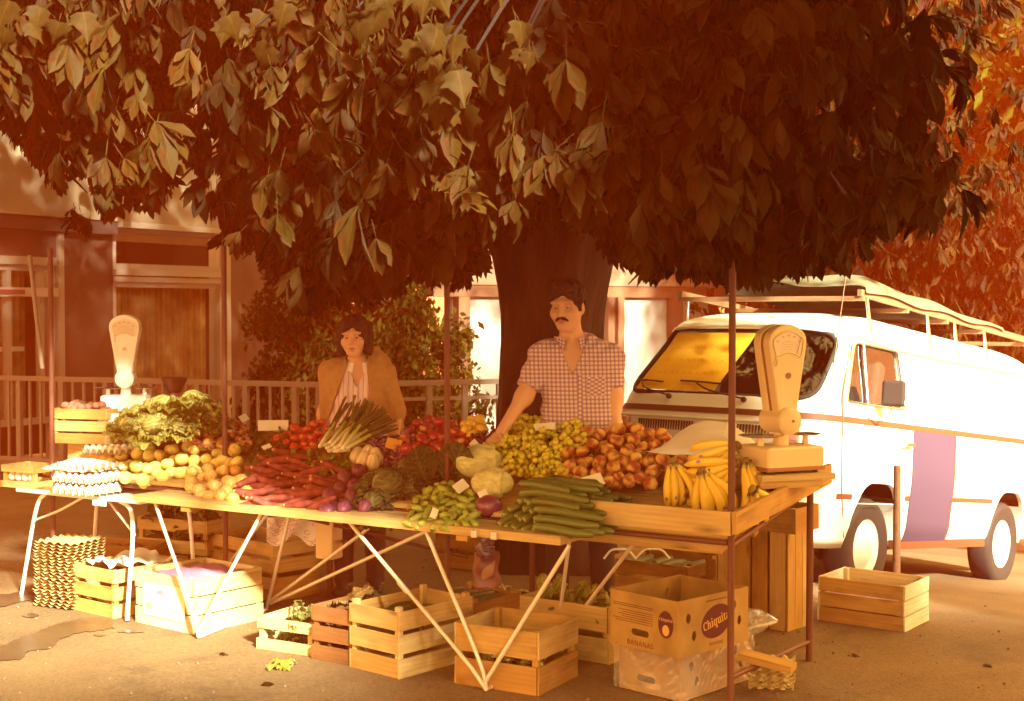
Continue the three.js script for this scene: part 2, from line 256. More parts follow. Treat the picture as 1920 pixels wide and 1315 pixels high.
function mapleLeaf(seed) {
  const q = rng(seed), s = 0.086, out = [[0, 0], [0.32, 0.10], [0.78, -0.05], [0.66, -0.30], [0.98, -0.62], [0.62, -0.66], [0.52, -0.80], [0.34, -0.98], [0.16, -1.22], [0, -1.62]].map(([x, y]) => [x * s, y * s * 1.05]);
  const pos = [], idx = [], uv = [], bend = 0.9 + q(), curl = 0.5 * (q() - 0.3);
  const put = (x, y) => { pos.push(x * (0.86 + 0.1 * q()), y, -bend * y * y * 1.6 - Math.abs(x) * 0.32 + 9 * curl * x * y + 0.005 * (q() - 0.5)); uv.push(x / s / 2 + 0.5, -y / s / 1.7); };
  const mid = [0, -0.5, -0.95, -1.62].map((y) => y * s * 1.05); mid.forEach((y) => put(0, y));
  for (const sg of [1, -1]) {
    const b = pos.length / 3; out.slice(1, 9).forEach(([x, y]) => put(sg * x, y));
    const t = (a, c, d) => sg > 0 ? idx.push(a, d, c) : idx.push(a, c, d);
    t(0, b, b + 1); t(0, b + 1, b + 2); t(0, b + 2, 1); t(1, b + 2, b + 3); t(1, b + 3, b + 4); t(1, b + 4, b + 5); t(1, b + 5, 2); t(2, b + 5, b + 6); t(2, b + 6, b + 7); t(2, b + 7, 3);
  }
  leaflet(0.09, 0.005, 0, new THREE.Matrix4().makeRotationX(2.8), pos, idx, uv);
  return buf(pos, idx, uv);
}
function sprayLeaf(seed, n = 7, size = 0.11) {
  const q = rng(seed), pos = [], idx = [], uv = [];
  for (let i = 0; i < n; i++) { const m = new THREE.Matrix4().makeRotationFromEuler(new THREE.Euler((q() - 0.5) * 1.6, q() * 6.28, (q() - 0.5) * 1.6)); m.setPosition((q() - 0.5) * size * 2.2, (q() - 0.5) * size * 2.2, (q() - 0.5) * size * 2.2); const b = pos.length / 3; const L = size * (0.7 + 0.6 * q()), W = L * 0.5; for (const [x, y, z] of [[0, 0, 0], [-W / 2, -L * 0.45, 0.02 * L], [0, -L * 0.45, -0.05 * L], [W / 2, -L * 0.45, 0.02 * L], [0, -L, 0]]) { const p = V(x, y, z).applyMatrix4(m); pos.push(p.x, p.y, p.z); uv.push(x / W + 0.5, -y / L); } idx.push(b, b + 1, b + 2, b, b + 2, b + 3, b + 1, b + 4, b + 2, b + 2, b + 4, b + 3); }
  return buf(pos, idx, uv);
}
const veins = texture(256, (u, v) => { const x = Math.abs(u - 0.5), mid = x < 0.02 ? 0.14 : 0, side = Math.abs(((v * 9 - x * 6) % 1 + 1) % 1 - 0.5) < 0.07 ? 0.08 : 0, s = 0.80 + 0.25 * (fbm(u * 6, v * 6, 6, 4, 33) - 0.5) + mid + side, rust = Math.max(0, fbm(u * 5, v * 5, 5, 4, 61) - 0.58) * 2.2; return [s + rust * 0.2, s - rust * 0.25, s - rust * 0.4]; });
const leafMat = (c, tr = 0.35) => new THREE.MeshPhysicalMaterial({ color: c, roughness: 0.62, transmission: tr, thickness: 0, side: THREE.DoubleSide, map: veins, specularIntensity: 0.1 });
const LEAF = { chestnut: leafMat(lin(0.058, 0.033, 0.005)), maple: leafMat(lin(0.060, 0.034, 0.005)), far: leafMat(lin(0.095, 0.118, 0.007), 0.5), hedge: leafMat(lin(0.090, 0.088, 0.007)) };  // canopy leaves darkened and far leaves lightened: shade and sunlight put into base colour
const bark = std(lin(0.085, 0.05, 0.032), 0.95, { map: texture(512, (u, v) => { const a = fbm(u * 14, v * 3, 14, 5, 41); return 0.55 + 0.9 * (a - 0.4); }), bumpMap: texture(512, (u, v) => fbm(u * 14, v * 3, 14, 5, 41), 1, false), bumpScale: 0.03 });
const crownLeaf = (p, face, size, spread = 0.7, tilt = 0.5) => new THREE.Matrix4().compose(p, new THREE.Quaternion().setFromEuler(new THREE.Euler(rr(-tilt, tilt), face + rr(-spread, spread), rr(-tilt, tilt) * 0.7, 'YXZ')), V(size, size, size));
function instanced(name, geo, mat, list, parent, tints) {
  const m = shade(new THREE.InstancedMesh(geo, mat, list.length)); m.name = name; m.userData.kind = 'stuff';
  list.forEach((x, i) => { m.setMatrixAt(i, x); if (tints) m.setColorAt(i, tints(i)); });
  parent.add(m); return m;
}
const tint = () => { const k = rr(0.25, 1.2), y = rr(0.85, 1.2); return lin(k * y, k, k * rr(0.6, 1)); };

// lower outline of the foliage against what is behind it, across the photograph
const EDGE = [[-400, 330], [-60, 300], [0, 296], [40, 330], [90, 380], [130, 470], [165, 478], [200, 440], [235, 420], [275, 452], [305, 425], [330, 330], [352, 306], [372, 420], [400, 470], [440, 500], [500, 530], [560, 560], [640, 600], [700, 610], [780, 560], [850, 530], [905, 520], [935, 470], [1000, 480], [1060, 470], [1130, 475], [1165, 540], [1215, 590], [1262, 560], [1330, 575], [1420, 575], [1540, 545], [1600, 520], [1660, 480], [1800, 420], [1920, 380], [2300, 380]];
const edgeAt = (x) => { for (let i = 1; i < EDGE.length; i++) if (x < EDGE[i][0]) { const [x0, y0] = EDGE[i - 1], [x1, y1] = EDGE[i]; return y0 + (y1 - y0) * (x - x0) / (x1 - x0); } return 380; };
// crown gaps shaped to light chosen places: leaves sunward of them are left out
const sunLane = (p) => { const q = p.clone().addScaledVector(SUN, -(p.y - 0.5) / SUN.y); return q; };
const wantsSun = (p) => { const q = sunLane(p); const lane = SUN_AZ[1] * q.x - SUN_AZ[0] * q.z; return q.z > -8.8 && q.z < -4.4 && q.x < -0.3 && q.x > -4 && lane < 2.3 || q.z <= -8.0 && q.z > -16 && lane > 5.6 || q.z > -7.7 && q.z < -6.2 && lane > 4.95 && lane < 6.0 || q.z < -13.4 && q.x > -2.6; };

// the horse chestnut over the stall
const TRUNK = at(1022, 600, 8.9).setY(0);
{
  const T = thing('horse_chestnut_tree', 'large horse chestnut with dark trunk behind the checked shirt and leaves hanging over the stall', 'tree', V(0, 0, 0));
  const tr = sheet((u, v) => { const a = u * Math.PI * 2, y = v * 3.4 - 0.1, r = 0.315 + 0.16 * Math.exp(-y * 2.2) + 0.24 * Math.max(0, y - 1.55) ** 1.5 + 0.022 * Math.sin(a * 5 + y) + 0.014 * Math.sin(a * 11 - y * 2); return V(TRUNK.x + 0.02 * y + Math.cos(a) * r, y, TRUNK.z - Math.sin(a) * r); }, 40, 22, [2, 3]);
  part('trunk', tr, bark, T);
  const limbs = [[-3.2, 3.0, 2.4], [2.9, 3.2, 2.2], [-1.2, 3.5, 4.0], [1.3, 3.4, 4.4], [-4.4, 3.5, -0.3], [4.0, 4.4, 0.2], [-1.5, 4.6, -2], [1.6, 5, -1.8], [0.2, 5.5, 1.2]];
  for (const [dx, y, dz] of limbs) { const s = V(TRUNK.x + dx * 0.05, 2.6, TRUNK.z + dz * 0.05), e = V(TRUNK.x + dx, y, TRUNK.z + dz), m = s.clone().lerp(e, 0.5).add(V(0, 0.45, 0)); part('branch', taper([s, m, e], [0.17, 0.1, 0.035], 8), bark, T); }
  const leaves = [chestnutLeaf(3, 6), chestnutLeaf(8, 7), chestnutLeaf(15, 5)], inView = [], far = [[], [], []];
  // drooping twigs: a clump of leaves hangs from each
  let tries = 0;
  const place = (p, size, face, tilt = 0.5) => {
    const [x, y, d] = toPx(p);
    const seen = d > 1 && x > -120 && x < 2040 && y > -160;
    if (seen) {
      const drop = FOCAL * 0.2 * size / d, lim = edgeAt(x) + 26 * (vn(x / 34, 7, 999, 3) - 0.6) + 80 * (vn(x / 95, 2, 999, 8) - 0.58);
      if (y + drop * 0.85 > lim) return false;
      if (x > 1730 && d > 4 && vn(x / 40, y / 55, 999, 21) < 0.16 + (x - 1730) / 800) return false;
      if (wantsSun(p) && (d < 7.8 ? R() < 0.86 : R() < 0.65)) return false;
      if (x < 420 && y > 170 && vn(x / 46, y / 46, 999, 12) < 0.40) return false;
    } else if (wantsSun(p)) return false;
    const m = crownLeaf(p, face, size, 0.7, tilt);
    if (seen && d < 7.6) inView.push([d / size, m]); else far[ri(3)].push(m);
    return true;
  };
  const twig = (x, y, z, n, reach, big = 1) => { const face = Math.atan2(-x * 0.3, -z * 0.3) * 0.4 + rr(-1, 1); for (let k = 0; k < n; k++) place(V(x + rr(-reach, reach), y - rr(0, reach * 1.3), z + rr(-reach, reach)), rr(0.5, 0.86) * big, face + rr(-1.1, 1.1), R() < 0.3 ? 0.95 : 0.5); };
  // the skirt of the crown that the camera sees
  for (let i = 0; i < 7000; i++) { const d = 4.6 + 6.6 * Math.pow(R(), 1.1), px = rr(-140, 2060), py = rr(-190, 600); if (py > edgeAt(px) + 10) continue; const p = at(px, py, d); const r = Math.hypot(p.x - TRUNK.x, p.z - TRUNK.z); if (r < 0.7 || p.y < 1.70 || (p.y < 2.02 && d < 6)) continue; if (d < 8 && px > 1330 + 560 * vn(py / 70, d * 1.3, 999, 44)) continue; twig(p.x, p.y, p.z, 4, 0.22, d < 6.3 ? 1.3 : 1.0); }
  // the far side of the crown, low above the van roof
  for (let i = 0; i < 900; i++) { const px = rr(1490, 1960), py = rr(330, 600), d = rr(12.4, 15); if (py > 640 - (1990 - px) * 0.12 + 30) continue; const p = at(px, py, d); for (let k = 0; k < 4; k++) { const q = p.clone().add(V(rr(-0.3, 0.3), rr(-0.35, 0.1), rr(-0.3, 0.3))); if (vn(px / 45, py / 45, 999, 31) > 0.44) far[ri(3)].push(crownLeaf(q, rr(0, 6.28), rr(0.7, 1.1))); } }
  // thin twigs that carry the hanging sprays
  for (let i = 0; i < 46; i++) { const px = rr(20, 1740), d = rr(5.4, 9.5), py = edgeAt(px) - rr(40, 260); if (py < -60) continue; const e = at(px, py, d); if (wantsSun(e)) continue; const m = e.clone().lerp(V(TRUNK.x, 3.9, TRUNK.z), 0.10).add(V(rr(-0.1, 0.1), 0.14, 0)), s = e.clone().lerp(V(TRUNK.x, 4.4, TRUNK.z), 0.3); part('twig', taper([s, m, e], [0.016, 0.010, 0.004], 5), bark, T); }
  // the rest of the crown overhead, unseen, its leaves enlarged to block sun from the stall
  for (let i = 0; i < 5500; i++) { const a = rr(0, 6.283), r = Math.sqrt(R()) * 8.6, x = TRUNK.x + Math.cos(a) * r, z = TRUNK.z + Math.sin(a) * r; twig(x, rr(2.9, 5.5) + 1.2 * (1 - r / 8), z, 4, 0.35, 1.9); }
  inView.sort((a, b) => a[0] - b[0]);
  const near = inView.slice(0, 230); for (const [, m] of inView.slice(230)) far[ri(3)].push(m);
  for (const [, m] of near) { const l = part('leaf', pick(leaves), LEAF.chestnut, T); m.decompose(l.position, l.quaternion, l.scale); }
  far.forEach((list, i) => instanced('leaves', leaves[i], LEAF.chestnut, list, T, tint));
}
// the maple whose trunk stands out of the frame on the right; its sprays hang into the top of the picture
{
  const base = V(4.6, 0, -0.4), T = thing('maple_tree', 'maple whose broad lobed leaves hang into the picture top centre', 'tree', V(0, 0, 0));
  part('trunk', sheet((u, v) => { const a = u * 6.2832, y = v * 3.6, r = 0.26 + 0.12 * Math.exp(-y * 2); return V(base.x + Math.cos(a) * r, y, base.z - Math.sin(a) * r); }, 24, 12, [2, 3]), bark, T);
  const g = [mapleLeaf(4), mapleLeaf(9), mapleLeaf(31)], list = [[], [], []];
  const sprays = [[665, -30, 3.9, 5, 60], [668, 55, 4.0, 2, 12], [840, -40, 3.7, 10, 120], [835, 95, 4.3, 12, 60], [820, 150, 4.35, 9, 55], [850, 205, 4.4, 5, 30], [985, 95, 4.6, 6, 45], [975, 130, 4.6, 5, 25], [1040, 130, 5, 8, 70], [1110, 150, 5, 6, 60], [1000, 30, 4.8, 9, 100], [1150, 30, 5.2, 14, 130], [760, 0, 4.3, 7, 60], [1010, 230, 5.4, 8, 70], [1200, 250, 5.6, 10, 80], [530, 40, 4.7, 4, 40], [480, 90, 4.8, 6, 60], [90, 20, 4.6, 8, 90]];
  const q0 = V(base.x - 0.1, 3.4, base.z), hub = V(0.6, 3.1, -4.1);
  part('branch', taper([q0, V(2.8, 4.6, -2.3), hub, V(-1.8, 2.9, -4.9)], [0.14, 0.09, 0.05, 0.02], 8), bark, T);
  for (const [px, py, d, n, s] of sprays) {
    const c = at(px, py - 40, d); part('twig', taper([hub.clone().lerp(c, 0.25).add(V(0, 0.15, 0)), hub.clone().lerp(c, 0.7).add(V(0, 0.12, 0)), c], [0.012, 0.008, 0.004], 5), bark, T);
    for (let k = 0; k < n; k++) { const l = part('leaf', pick(g), LEAF.maple, T), sc = rr(0.5, 0.85); l.position.copy(at(px + rr(-s, s), py + rr(-s, s) * 0.7 - 25, d + rr(-0.15, 0.15))); l.rotation.set(rr(-0.5, 0.35), rr(-0.9, 0.9), rr(-0.55, 0.55), 'YXZ'); l.scale.setScalar(sc); }
  }
  for (let i = 0; i < 7500; i++) { const a = rr(0, 6.283), r = Math.sqrt(R()) * 5.2, p = V(base.x + Math.cos(a) * r, rr(3.4, 7.6) - r * 0.15, base.z + Math.sin(a) * r), [x, y, d] = toPx(p); if (d > 0.5 && y > -40 && Math.abs(x - 960) < 1100) continue; if (wantsSun(p)) continue; list[ri(3)].push(crownLeaf(p, rr(0, 6.28), rr(1.4, 2.4))); }  // unseen crown, its leaves enlarged to shade the stall from the sun
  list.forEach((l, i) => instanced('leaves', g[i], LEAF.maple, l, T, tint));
}
// sunlit trees beyond the van
function bushTree(name, label, cat, pos, w, h, y0, n, mat, geoms, trunk, group) {
  const T = thing(name, label, cat, pos, 0, group);
  if (trunk) { part('trunk', taper([V(0, -0.3, 0), V(0.1, y0 * 0.6, 0), V(0, y0 + h * 0.5, 0)], [trunk, trunk * 0.8, trunk * 0.3], 10), bark, T); for (let k = 0; k < 5; k++) { const a = k * 1.26 + R(); part('branch', taper([V(0, y0 * 0.8, 0), V(Math.cos(a) * w * 0.2, y0 + h * 0.25, Math.sin(a) * w * 0.2), V(Math.cos(a) * w * 0.4, y0 + h * 0.5, Math.sin(a) * w * 0.4)], [trunk * 0.5, trunk * 0.3, trunk * 0.1], 7), bark, T); } }
  const clumps = []; for (let i = 0; i < 34; i++) { const a = rr(0, 6.283), u = rr(-1, 1), r = Math.sqrt(1 - u * u) * rr(0.45, 1); clumps.push([Math.cos(a) * r * w / 2, y0 + h / 2 + u * h / 2 * rr(0.6, 1), Math.sin(a) * r * w / 2, rr(0.16, 0.3) * Math.min(w, h)]); }
  const lists = geoms.map(() => []);
  for (let i = 0; i < n; i++) { const [x, y, z, s] = pick(clumps), d = V(rr(-1, 1), rr(-1, 1), rr(-1, 1)); if (d.length() > 1) continue; const p = V(x, y, z).addScaledVector(d, s); if (p.y < 0.02) continue; lists[ri(geoms.length)].push(crownLeaf(p, rr(0, 6.28), rr(0.8, 1.4), 0.7, 1.0)); }
  lists.forEach((l, i) => instanced('crown', geoms[i], mat, l, T, tint));
  return T;
}
{
  const big = [sprayLeaf(2, 8, 0.16), sprayLeaf(5, 8, 0.13)], small = [sprayLeaf(11, 9, 0.07), sprayLeaf(12, 9, 0.09)];
  const gp = (px, d) => { const p = at(px, 600, d); p.y = groundY(p.x, p.z); return p; };
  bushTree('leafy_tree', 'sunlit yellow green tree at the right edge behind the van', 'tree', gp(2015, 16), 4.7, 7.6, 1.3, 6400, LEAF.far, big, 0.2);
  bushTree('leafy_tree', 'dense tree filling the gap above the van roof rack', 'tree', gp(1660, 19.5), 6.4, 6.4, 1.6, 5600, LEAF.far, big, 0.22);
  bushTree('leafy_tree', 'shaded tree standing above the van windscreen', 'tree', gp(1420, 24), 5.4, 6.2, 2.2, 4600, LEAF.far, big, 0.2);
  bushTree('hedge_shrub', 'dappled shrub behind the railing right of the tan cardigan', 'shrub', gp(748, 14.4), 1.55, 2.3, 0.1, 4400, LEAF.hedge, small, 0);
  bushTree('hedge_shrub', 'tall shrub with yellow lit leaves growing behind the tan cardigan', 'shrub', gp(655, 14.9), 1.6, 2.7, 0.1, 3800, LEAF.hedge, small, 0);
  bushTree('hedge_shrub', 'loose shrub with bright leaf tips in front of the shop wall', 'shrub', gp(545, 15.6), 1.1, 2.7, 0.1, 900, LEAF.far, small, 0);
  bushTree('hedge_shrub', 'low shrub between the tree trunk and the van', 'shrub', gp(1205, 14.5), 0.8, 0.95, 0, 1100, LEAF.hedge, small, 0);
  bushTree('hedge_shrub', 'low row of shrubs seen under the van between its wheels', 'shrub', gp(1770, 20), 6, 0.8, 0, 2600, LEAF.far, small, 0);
}

// ---------- the van ----------
const VAN = new THREE.Group();
{
  VAN.name = numbered('delivery_van'); scene.add(VAN);
  tag(VAN, 'white panel van with brown stripes and a purple side panel parked behind the stall', 'van');
  VAN.position.set(1.752, -0.274, -9.598); VAN.rotation.set(0, -129.9 * Math.PI / 180, 6.75 * Math.PI / 180, 'YXZ'); VAN.updateMatrixWorld(true);
  const lerpT = (tab, h) => { for (let i = 1; i < tab.length; i++) if (h <= tab[i][0]) { const [a, x] = tab[i - 1], [b, y] = tab[i], t = (h - a) / (b - a), s = t * t * (3 - 2 * t) * 0.35 + t * 0.65; return x + (y - x) * Math.max(0, s); } return tab[tab.length - 1][1]; };
  const G0 = 1.70, TOP = 1.93;
  const crown = (h) => { const t = Math.max(0, Math.min(1, (h - G0) / (TOP - G0))); return Math.sqrt(Math.max(0, 1 - Math.pow(t, 2.1))); };
  const hw = (h) => h > G0 ? 0.715 * Math.pow(crown(h), 0.62) + 0.0001 : lerpT([[0.33, 0.76], [0.45, 0.80], [0.80, 0.825], [1.12, 0.82], [1.22, 0.807], [G0, 0.715]], h);
  const fx0 = (h) => h > 1.73 ? 0.50 - 1.5 * (1 - Math.pow(crown(G0 + (h - 1.73) / (TOP - 1.73) * (TOP - G0)), 0.8)) : lerpT([[0.33, 0.90], [0.55, 0.975], [0.9, 0.985], [1.1, 0.955], [1.22, 0.895], [1.73, 0.50]], h);
  const rx0 = (h) => h > G0 ? -3.24 + 1.3 * (1 - Math.pow(crown(h), 0.7)) : lerpT([[0.33, -3.34], [0.6, -3.42], [1.1, -3.40], [G0, -3.24]], h);
  const rc = (h) => Math.min(0.28, hw(h) * 0.9);
  const front = (y, h, o = 0) => { const w = hw(h) + o, c = rc(h), a = Math.abs(y), e = Math.max(0, Math.min(c, a - (w - c))); return fx0(h) + o - 0.075 * (Math.min(a, w) / w) ** 2 - (c - Math.sqrt(Math.max(0, c * c - e * e))); };
  const rear = (y, h, o = 0) => { const w = hw(h) + o, c = rc(h) * 0.8, e = Math.max(0, Math.min(c, Math.abs(y) - (w - c))); return rx0(h) - o + 0.04 * (y / w) ** 2 + (c - Math.sqrt(Math.max(0, c * c - e * e))); };
  const outline = (h, o) => {
    const w = hw(h) + o, c = rc(h), pts = [], ang = [];
    for (let i = 8; i >= 0; i--) ang.push(-(w - c + c * Math.sin(i / 8 * Math.PI / 2)));
    for (let i = 1; i < 12; i++) ang.push((w - c) * (i / 6 - 1));
    for (let i = 0; i <= 8; i++) ang.push(w - c + c * Math.sin(i / 8 * Math.PI / 2));
    for (const y of ang) pts.push([front(y, h, o), y]);
    const xa = front(w, h, o), xb = rear(w, h, o);
    for (let i = 1; i < 14; i++) pts.push([xa + (xb - xa) * i / 14, w]);
    for (const y of [...ang].reverse()) pts.push([rear(y, h, o), y]);
    for (let i = 1; i < 14; i++) pts.push([xb + (xa - xb) * i / 14, -w]);
    return pts;
  };
  function solid(h0, h1, o) {
    const hs = []; for (let h = h0; h < G0 && h < h1; h += 0.07) hs.push(h);
    for (let i = 0; i <= 14; i++) { const h = G0 + (TOP - G0) * Math.sin(i / 14 * Math.PI / 2) * 0.9995; if (h < h1) hs.push(h); } if (h1 < TOP) hs.push(h1);
    const pos = [], idx = [], uv = []; let n = 0;
    for (const h of hs) { const ol = outline(h, o); n = ol.length; for (const [x, y] of ol) { pos.push(x, h, -y); uv.push(x, h); } }
    for (let j = 0; j < hs.length - 1; j++) for (let i = 0; i < n; i++) { const a = j * n + i, b = j * n + (i + 1) % n, c = a + n, d = b + n; idx.push(a, b, c, b, d, c); }
    for (const [j, up] of [[0, 0], [hs.length - 1, 1]]) { const c = pos.length / 3; pos.push((fx0(hs[j]) + rx0(hs[j])) / 2, hs[j] + (up && h1 >= TOP ? 0.002 : 0), 0); uv.push(0, 0); for (let i = 0; i < n; i++) { const a = j * n + i, b = j * n + (i + 1) % n; up ? idx.push(a, b, c) : idx.push(b, a, c); } }
    const g = new THREE.BufferGeometry(); g.setAttribute('position', new THREE.Float32BufferAttribute(pos, 3)); g.setAttribute('uv', new THREE.Float32BufferAttribute(uv, 2)); g.setIndex(idx); g.computeVertexNormals(); return g;
  }
  const rounded = (pts, r) => { const s = new THREE.Shape(), n = pts.length; pts.forEach(([x, y], i) => { const [px, py] = pts[(i + n - 1) % n], [nx, ny] = pts[(i + 1) % n], d0 = Math.hypot(px - x, py - y), d1 = Math.hypot(nx - x, ny - y), a = [x + (px - x) / d0 * r, y + (py - y) / d0 * r], b = [x + (nx - x) / d1 * r, y + (ny - y) / d1 * r]; i ? s.lineTo(...a) : s.moveTo(...a); s.quadraticCurveTo(x, y, ...b); }); s.closePath(); return s; };
  const WS = [[-0.705, 1.255], [0.705, 1.255], [0.64, 1.725], [-0.64, 1.725]], SW = [[0.53, 1.265], [-0.37, 1.265], [-0.37, 1.665], [0.30, 1.665]];
  const wsShape = rounded(WS, 0.12), swShape = rounded(SW, 0.05);
  const extr = (s, d) => new THREE.ExtrudeGeometry(s, { depth: d, bevelEnabled: false, curveSegments: 8 });
  // shape axes to van axes: windscreen (left, height) -> (-z, y), extruded along x; side (x, height), extruded along z
  const wsCut = extr(wsShape, 0.9).rotateY(Math.PI / 2).translate(0.30, 0, 0); // x -> -z
  const swCutL = extr(swShape, 0.5).translate(0, 0, -1.05), swCutR = extr(swShape, 0.5).translate(0, 0, 0.55);
  const arch = (x, z, r) => { const s = rounded([[-r, -0.5], [r, -0.5], [r, 0.16], [r * 0.55, r + 0.03], [-r * 0.55, r + 0.03], [-r, 0.16]], 0.12); return extr(s, 0.42).translate(x, 0.325, z > 0 ? 0.50 : -0.92); };
  const ev = new Evaluator(); ev.attributes = ['position', 'normal', 'uv']; ev.useGroups = false;
  const brush = (g) => { const c = g.index ? g : g; const b = new Brush(c); b.updateMatrixWorld(); return b; };
  let body = brush(solid(0.33, 9, 0));
  for (const c of [solid(0.62, 1.89, -0.03), wsCut, swCutL, swCutR, arch(0, -1, 0.40), arch(0, 1, 0.40), arch(-2.4, -1, 0.38), arch(-2.4, 1, 0.38)]) body = ev.evaluate(body, brush(c), SUBTRACTION);
  const paint = new THREE.MeshPhysicalMaterial({ color: lin(0.80, 0.79, 0.74), roughness: 0.42, clearcoat: 0.5, clearcoatRoughness: 0.2, side: THREE.DoubleSide });
  const P = (n, g, m, parent = VAN, ...r) => part(n, g, m, parent, ...r);
  P('body', body.geometry, paint);
  const dark = std(lin(0.022, 0.016, 0.012), 0.8), seam = std(lin(0.12, 0.06, 0.035), 0.7), brown = std(lin(0.13, 0.04, 0.016), 0.55), purple = std(lin(0.054, 0.034, 0.074), 0.6), lens = std(lin(0.45, 0.22, 0.18), 0.3);
  const glass = new THREE.MeshPhysicalMaterial({ color: lin(0.86, 0.84, 0.8), roughness: 0.03, transmission: 1, thickness: 0, side: THREE.DoubleSide });
  // a strip laid on the left (-z) or right side, or across the front
  const side = (x0, x1, h0, h1, sg, o, n = 2, m = 8) => sheet((u, v) => { const h = h0 + (h1 - h0) * v; return V(x0 + (x1 - x0) * u, h, sg * (hw(h) + o)); }, n, m);
  const nose = (y0, y1, h0, h1, o, n = 30, m = 3) => sheet((u, v) => { const y = y0 + (y1 - y0) * u, h = h0 + (h1 - h0) * v; return V(front(y, h) + o, h, -y); }, n, m);
  const around = (h0, h1, o) => { const full = []; const ws = hw((h0 + h1) / 2); for (let i = 0; i <= 8; i++) full.push(0); return sheet((u, v) => { const h = h0 + (h1 - h0) * v, w = hw(h), c = rc(h); const k = u * 2 - 1, q = Math.abs(k), sg = Math.sign(k) || 1; let x, y; if (q < 0.4) { y = (w - c) * q / 0.4; x = front(y, h) + o; } else if (q < 0.75) { const t = (q - 0.4) / 0.35 * Math.PI / 2; y = w - c + (c + o) * Math.sin(t); const b = fx0(h) - 0.075 * (Math.min(w, w - c + c * Math.sin(t)) / w) ** 2; x = b - c + (c + o) * Math.cos(t); } else { y = w + o; x = fx0(h) - 0.075 - rc(h) - (q - 0.75) / 0.25 * 0.15; } return V(x, h, -sg * y); }, 60, 2); };
  P('stripe', around(1.13, 1.17, 0.003), brown); P('stripe', side(0.5, -3.1, 1.13, 1.17, -1, 0.0034, 20, 2), brown); P('stripe', side(0.5, -3.1, 1.13, 1.17, 1, 0.0034, 20, 2), brown);
  P('stripe', side(0.62, 0.402, 0.645, 0.68, -1, 0.003, 4, 2), brown); P('stripe', side(-0.402, -2.01, 0.645, 0.68, -1, 0.003, 8, 2), brown); P('stripe', side(-2.80, -3.15, 0.645, 0.68, -1, 0.003, 8, 2), brown);
  P('purple_panel', side(-0.475, -1.20, 0.36, 1.129, -1, 0.0055, 4, 16), purple); P('panel_edge', side(-1.204, -1.225, 0.36, 1.129, -1, 0.0055, 1, 16), brown);
  // door seams, drip rail, sill
  const line = (pts, r, m, n = 'seam') => P(n, tube(pts, r, pts.length * 4, 5), m);
  const sp_ = (x, h, o = 0) => V(x, h, -(hw(h) + o));
  line([0.34, 0.40, 0.62, 0.55, 0.53, 0.42, 0.28, 0.22].map((h, i) => 0).map((_, i) => { const hs = [0.40, 0.6, 0.78, 0.95, 1.12, 1.28, 1.48, 1.68], xs = [0.42, 0.52, 0.58, 0.60, 0.60, 0.58, 0.46, 0.36]; return sp_(xs[i], hs[i]); }), 0.006, seam);
  line([0.38, 0.7, 1.12].map((h) => sp_(-0.455, h)), 0.005, seam); line([1.18, 1.35, 1.68].map((h) => sp_(-0.455, h)), 0.003, paint);
  line([0.38, 0.7, 1.12].map((h) => sp_(-1.7, h)), 0.0035, paint);
  line([sp_(-0.47, 0.62), sp_(0.402, 0.62)].map((p) => p), 0.003, paint);
  const gut = []; for (let i = 0; i <= 24; i++) { const y = -0.72 + 1.44 * i / 24; gut.push(V(front(y * 0.985, G0 + 0.015) + 0.012, G0 + 0.015 + 0.03 * (1 - (y / 0.72) ** 2), -y)); }
  P('drip_rail', tube([V(-3.0, G0, 0.725), ...gut.slice(0, 1), ...gut.slice(3, -3), ...gut.slice(-1), V(-3.0, G0, -0.725)], 0.012, 90, 6), paint);
  P('sill', box(1.62, 0.06, 0.05), brown, VAN, V(-1.2, 0.34, -0.75));
  P('underbody', box(3.6, 0.1, 1.1), dark, VAN, V(-1.35, 0.33, 0));
  // glass, seals and what is inside
  const wsPane = sheet((u, v) => { const h = 1.24 + 0.50 * v, wd = 0.72 - 0.07 * v, y = (u * 2 - 1) * wd; return V(front(y, h) - 0.016, h, -y); }, 30, 8);
  P('windscreen', wsPane, glass);
  const seal = (shape, f, r) => { const p = shape.getPoints(6).map((q) => f(q.x, q.y)); return tube(p, r, p.length * 3, 6, true); };
  P('windscreen_seal', seal(wsShape, (y, h) => V(front(y, h) + 0.002, h, -y), 0.017), M.rubber);
  for (const sg of [-1, 1]) { P('side_window', sheet((u, v) => { const h = 1.255 + 0.42 * v; return V(0.55 - 0.93 * u - 0.23 * v * (1 - u), h, sg * (hw(h) - 0.014)); }, 6, 6), glass); P('window_seal', seal(swShape, (x, h) => V(x, h, sg * (hw(h) + 0.001)), 0.010), M.chrome); }
  P('vent_bar', tube([V(0.22, 1.27, -hw(1.27)), V(0.17, 1.66, -hw(1.66))], 0.011), M.chrome);
  P('bulkhead', box(0.03, 1.1, 1.3), dark, VAN, V(-0.62, 1.2, 0)); P('dashboard', box(0.25, 0.16, 1.2), dark, VAN, V(0.58, 1.12, 0)); P('headlining', box(0.85, 0.02, 1.1), dark, VAN, V(-0.15, 1.74, 0));
  for (const z of [-0.38, 0.38]) P('seat', new RoundedBoxGeometry(0.14, 0.75, 0.5, 2, 0.05), dark, VAN, V(-0.3, 1.22, z), [0, 0, 0.15]);
  P('steering_wheel', new THREE.TorusGeometry(0.2, 0.013, 8, 28), M.black, VAN, V(0.36, 1.28, -0.36), [0, Math.PI / 2, 0.0]);
  // grille with its slots, lamps, bumper
  const gp = P('grille', nose(-0.57, 0.57, 0.975, 1.08, 0.004), paint);
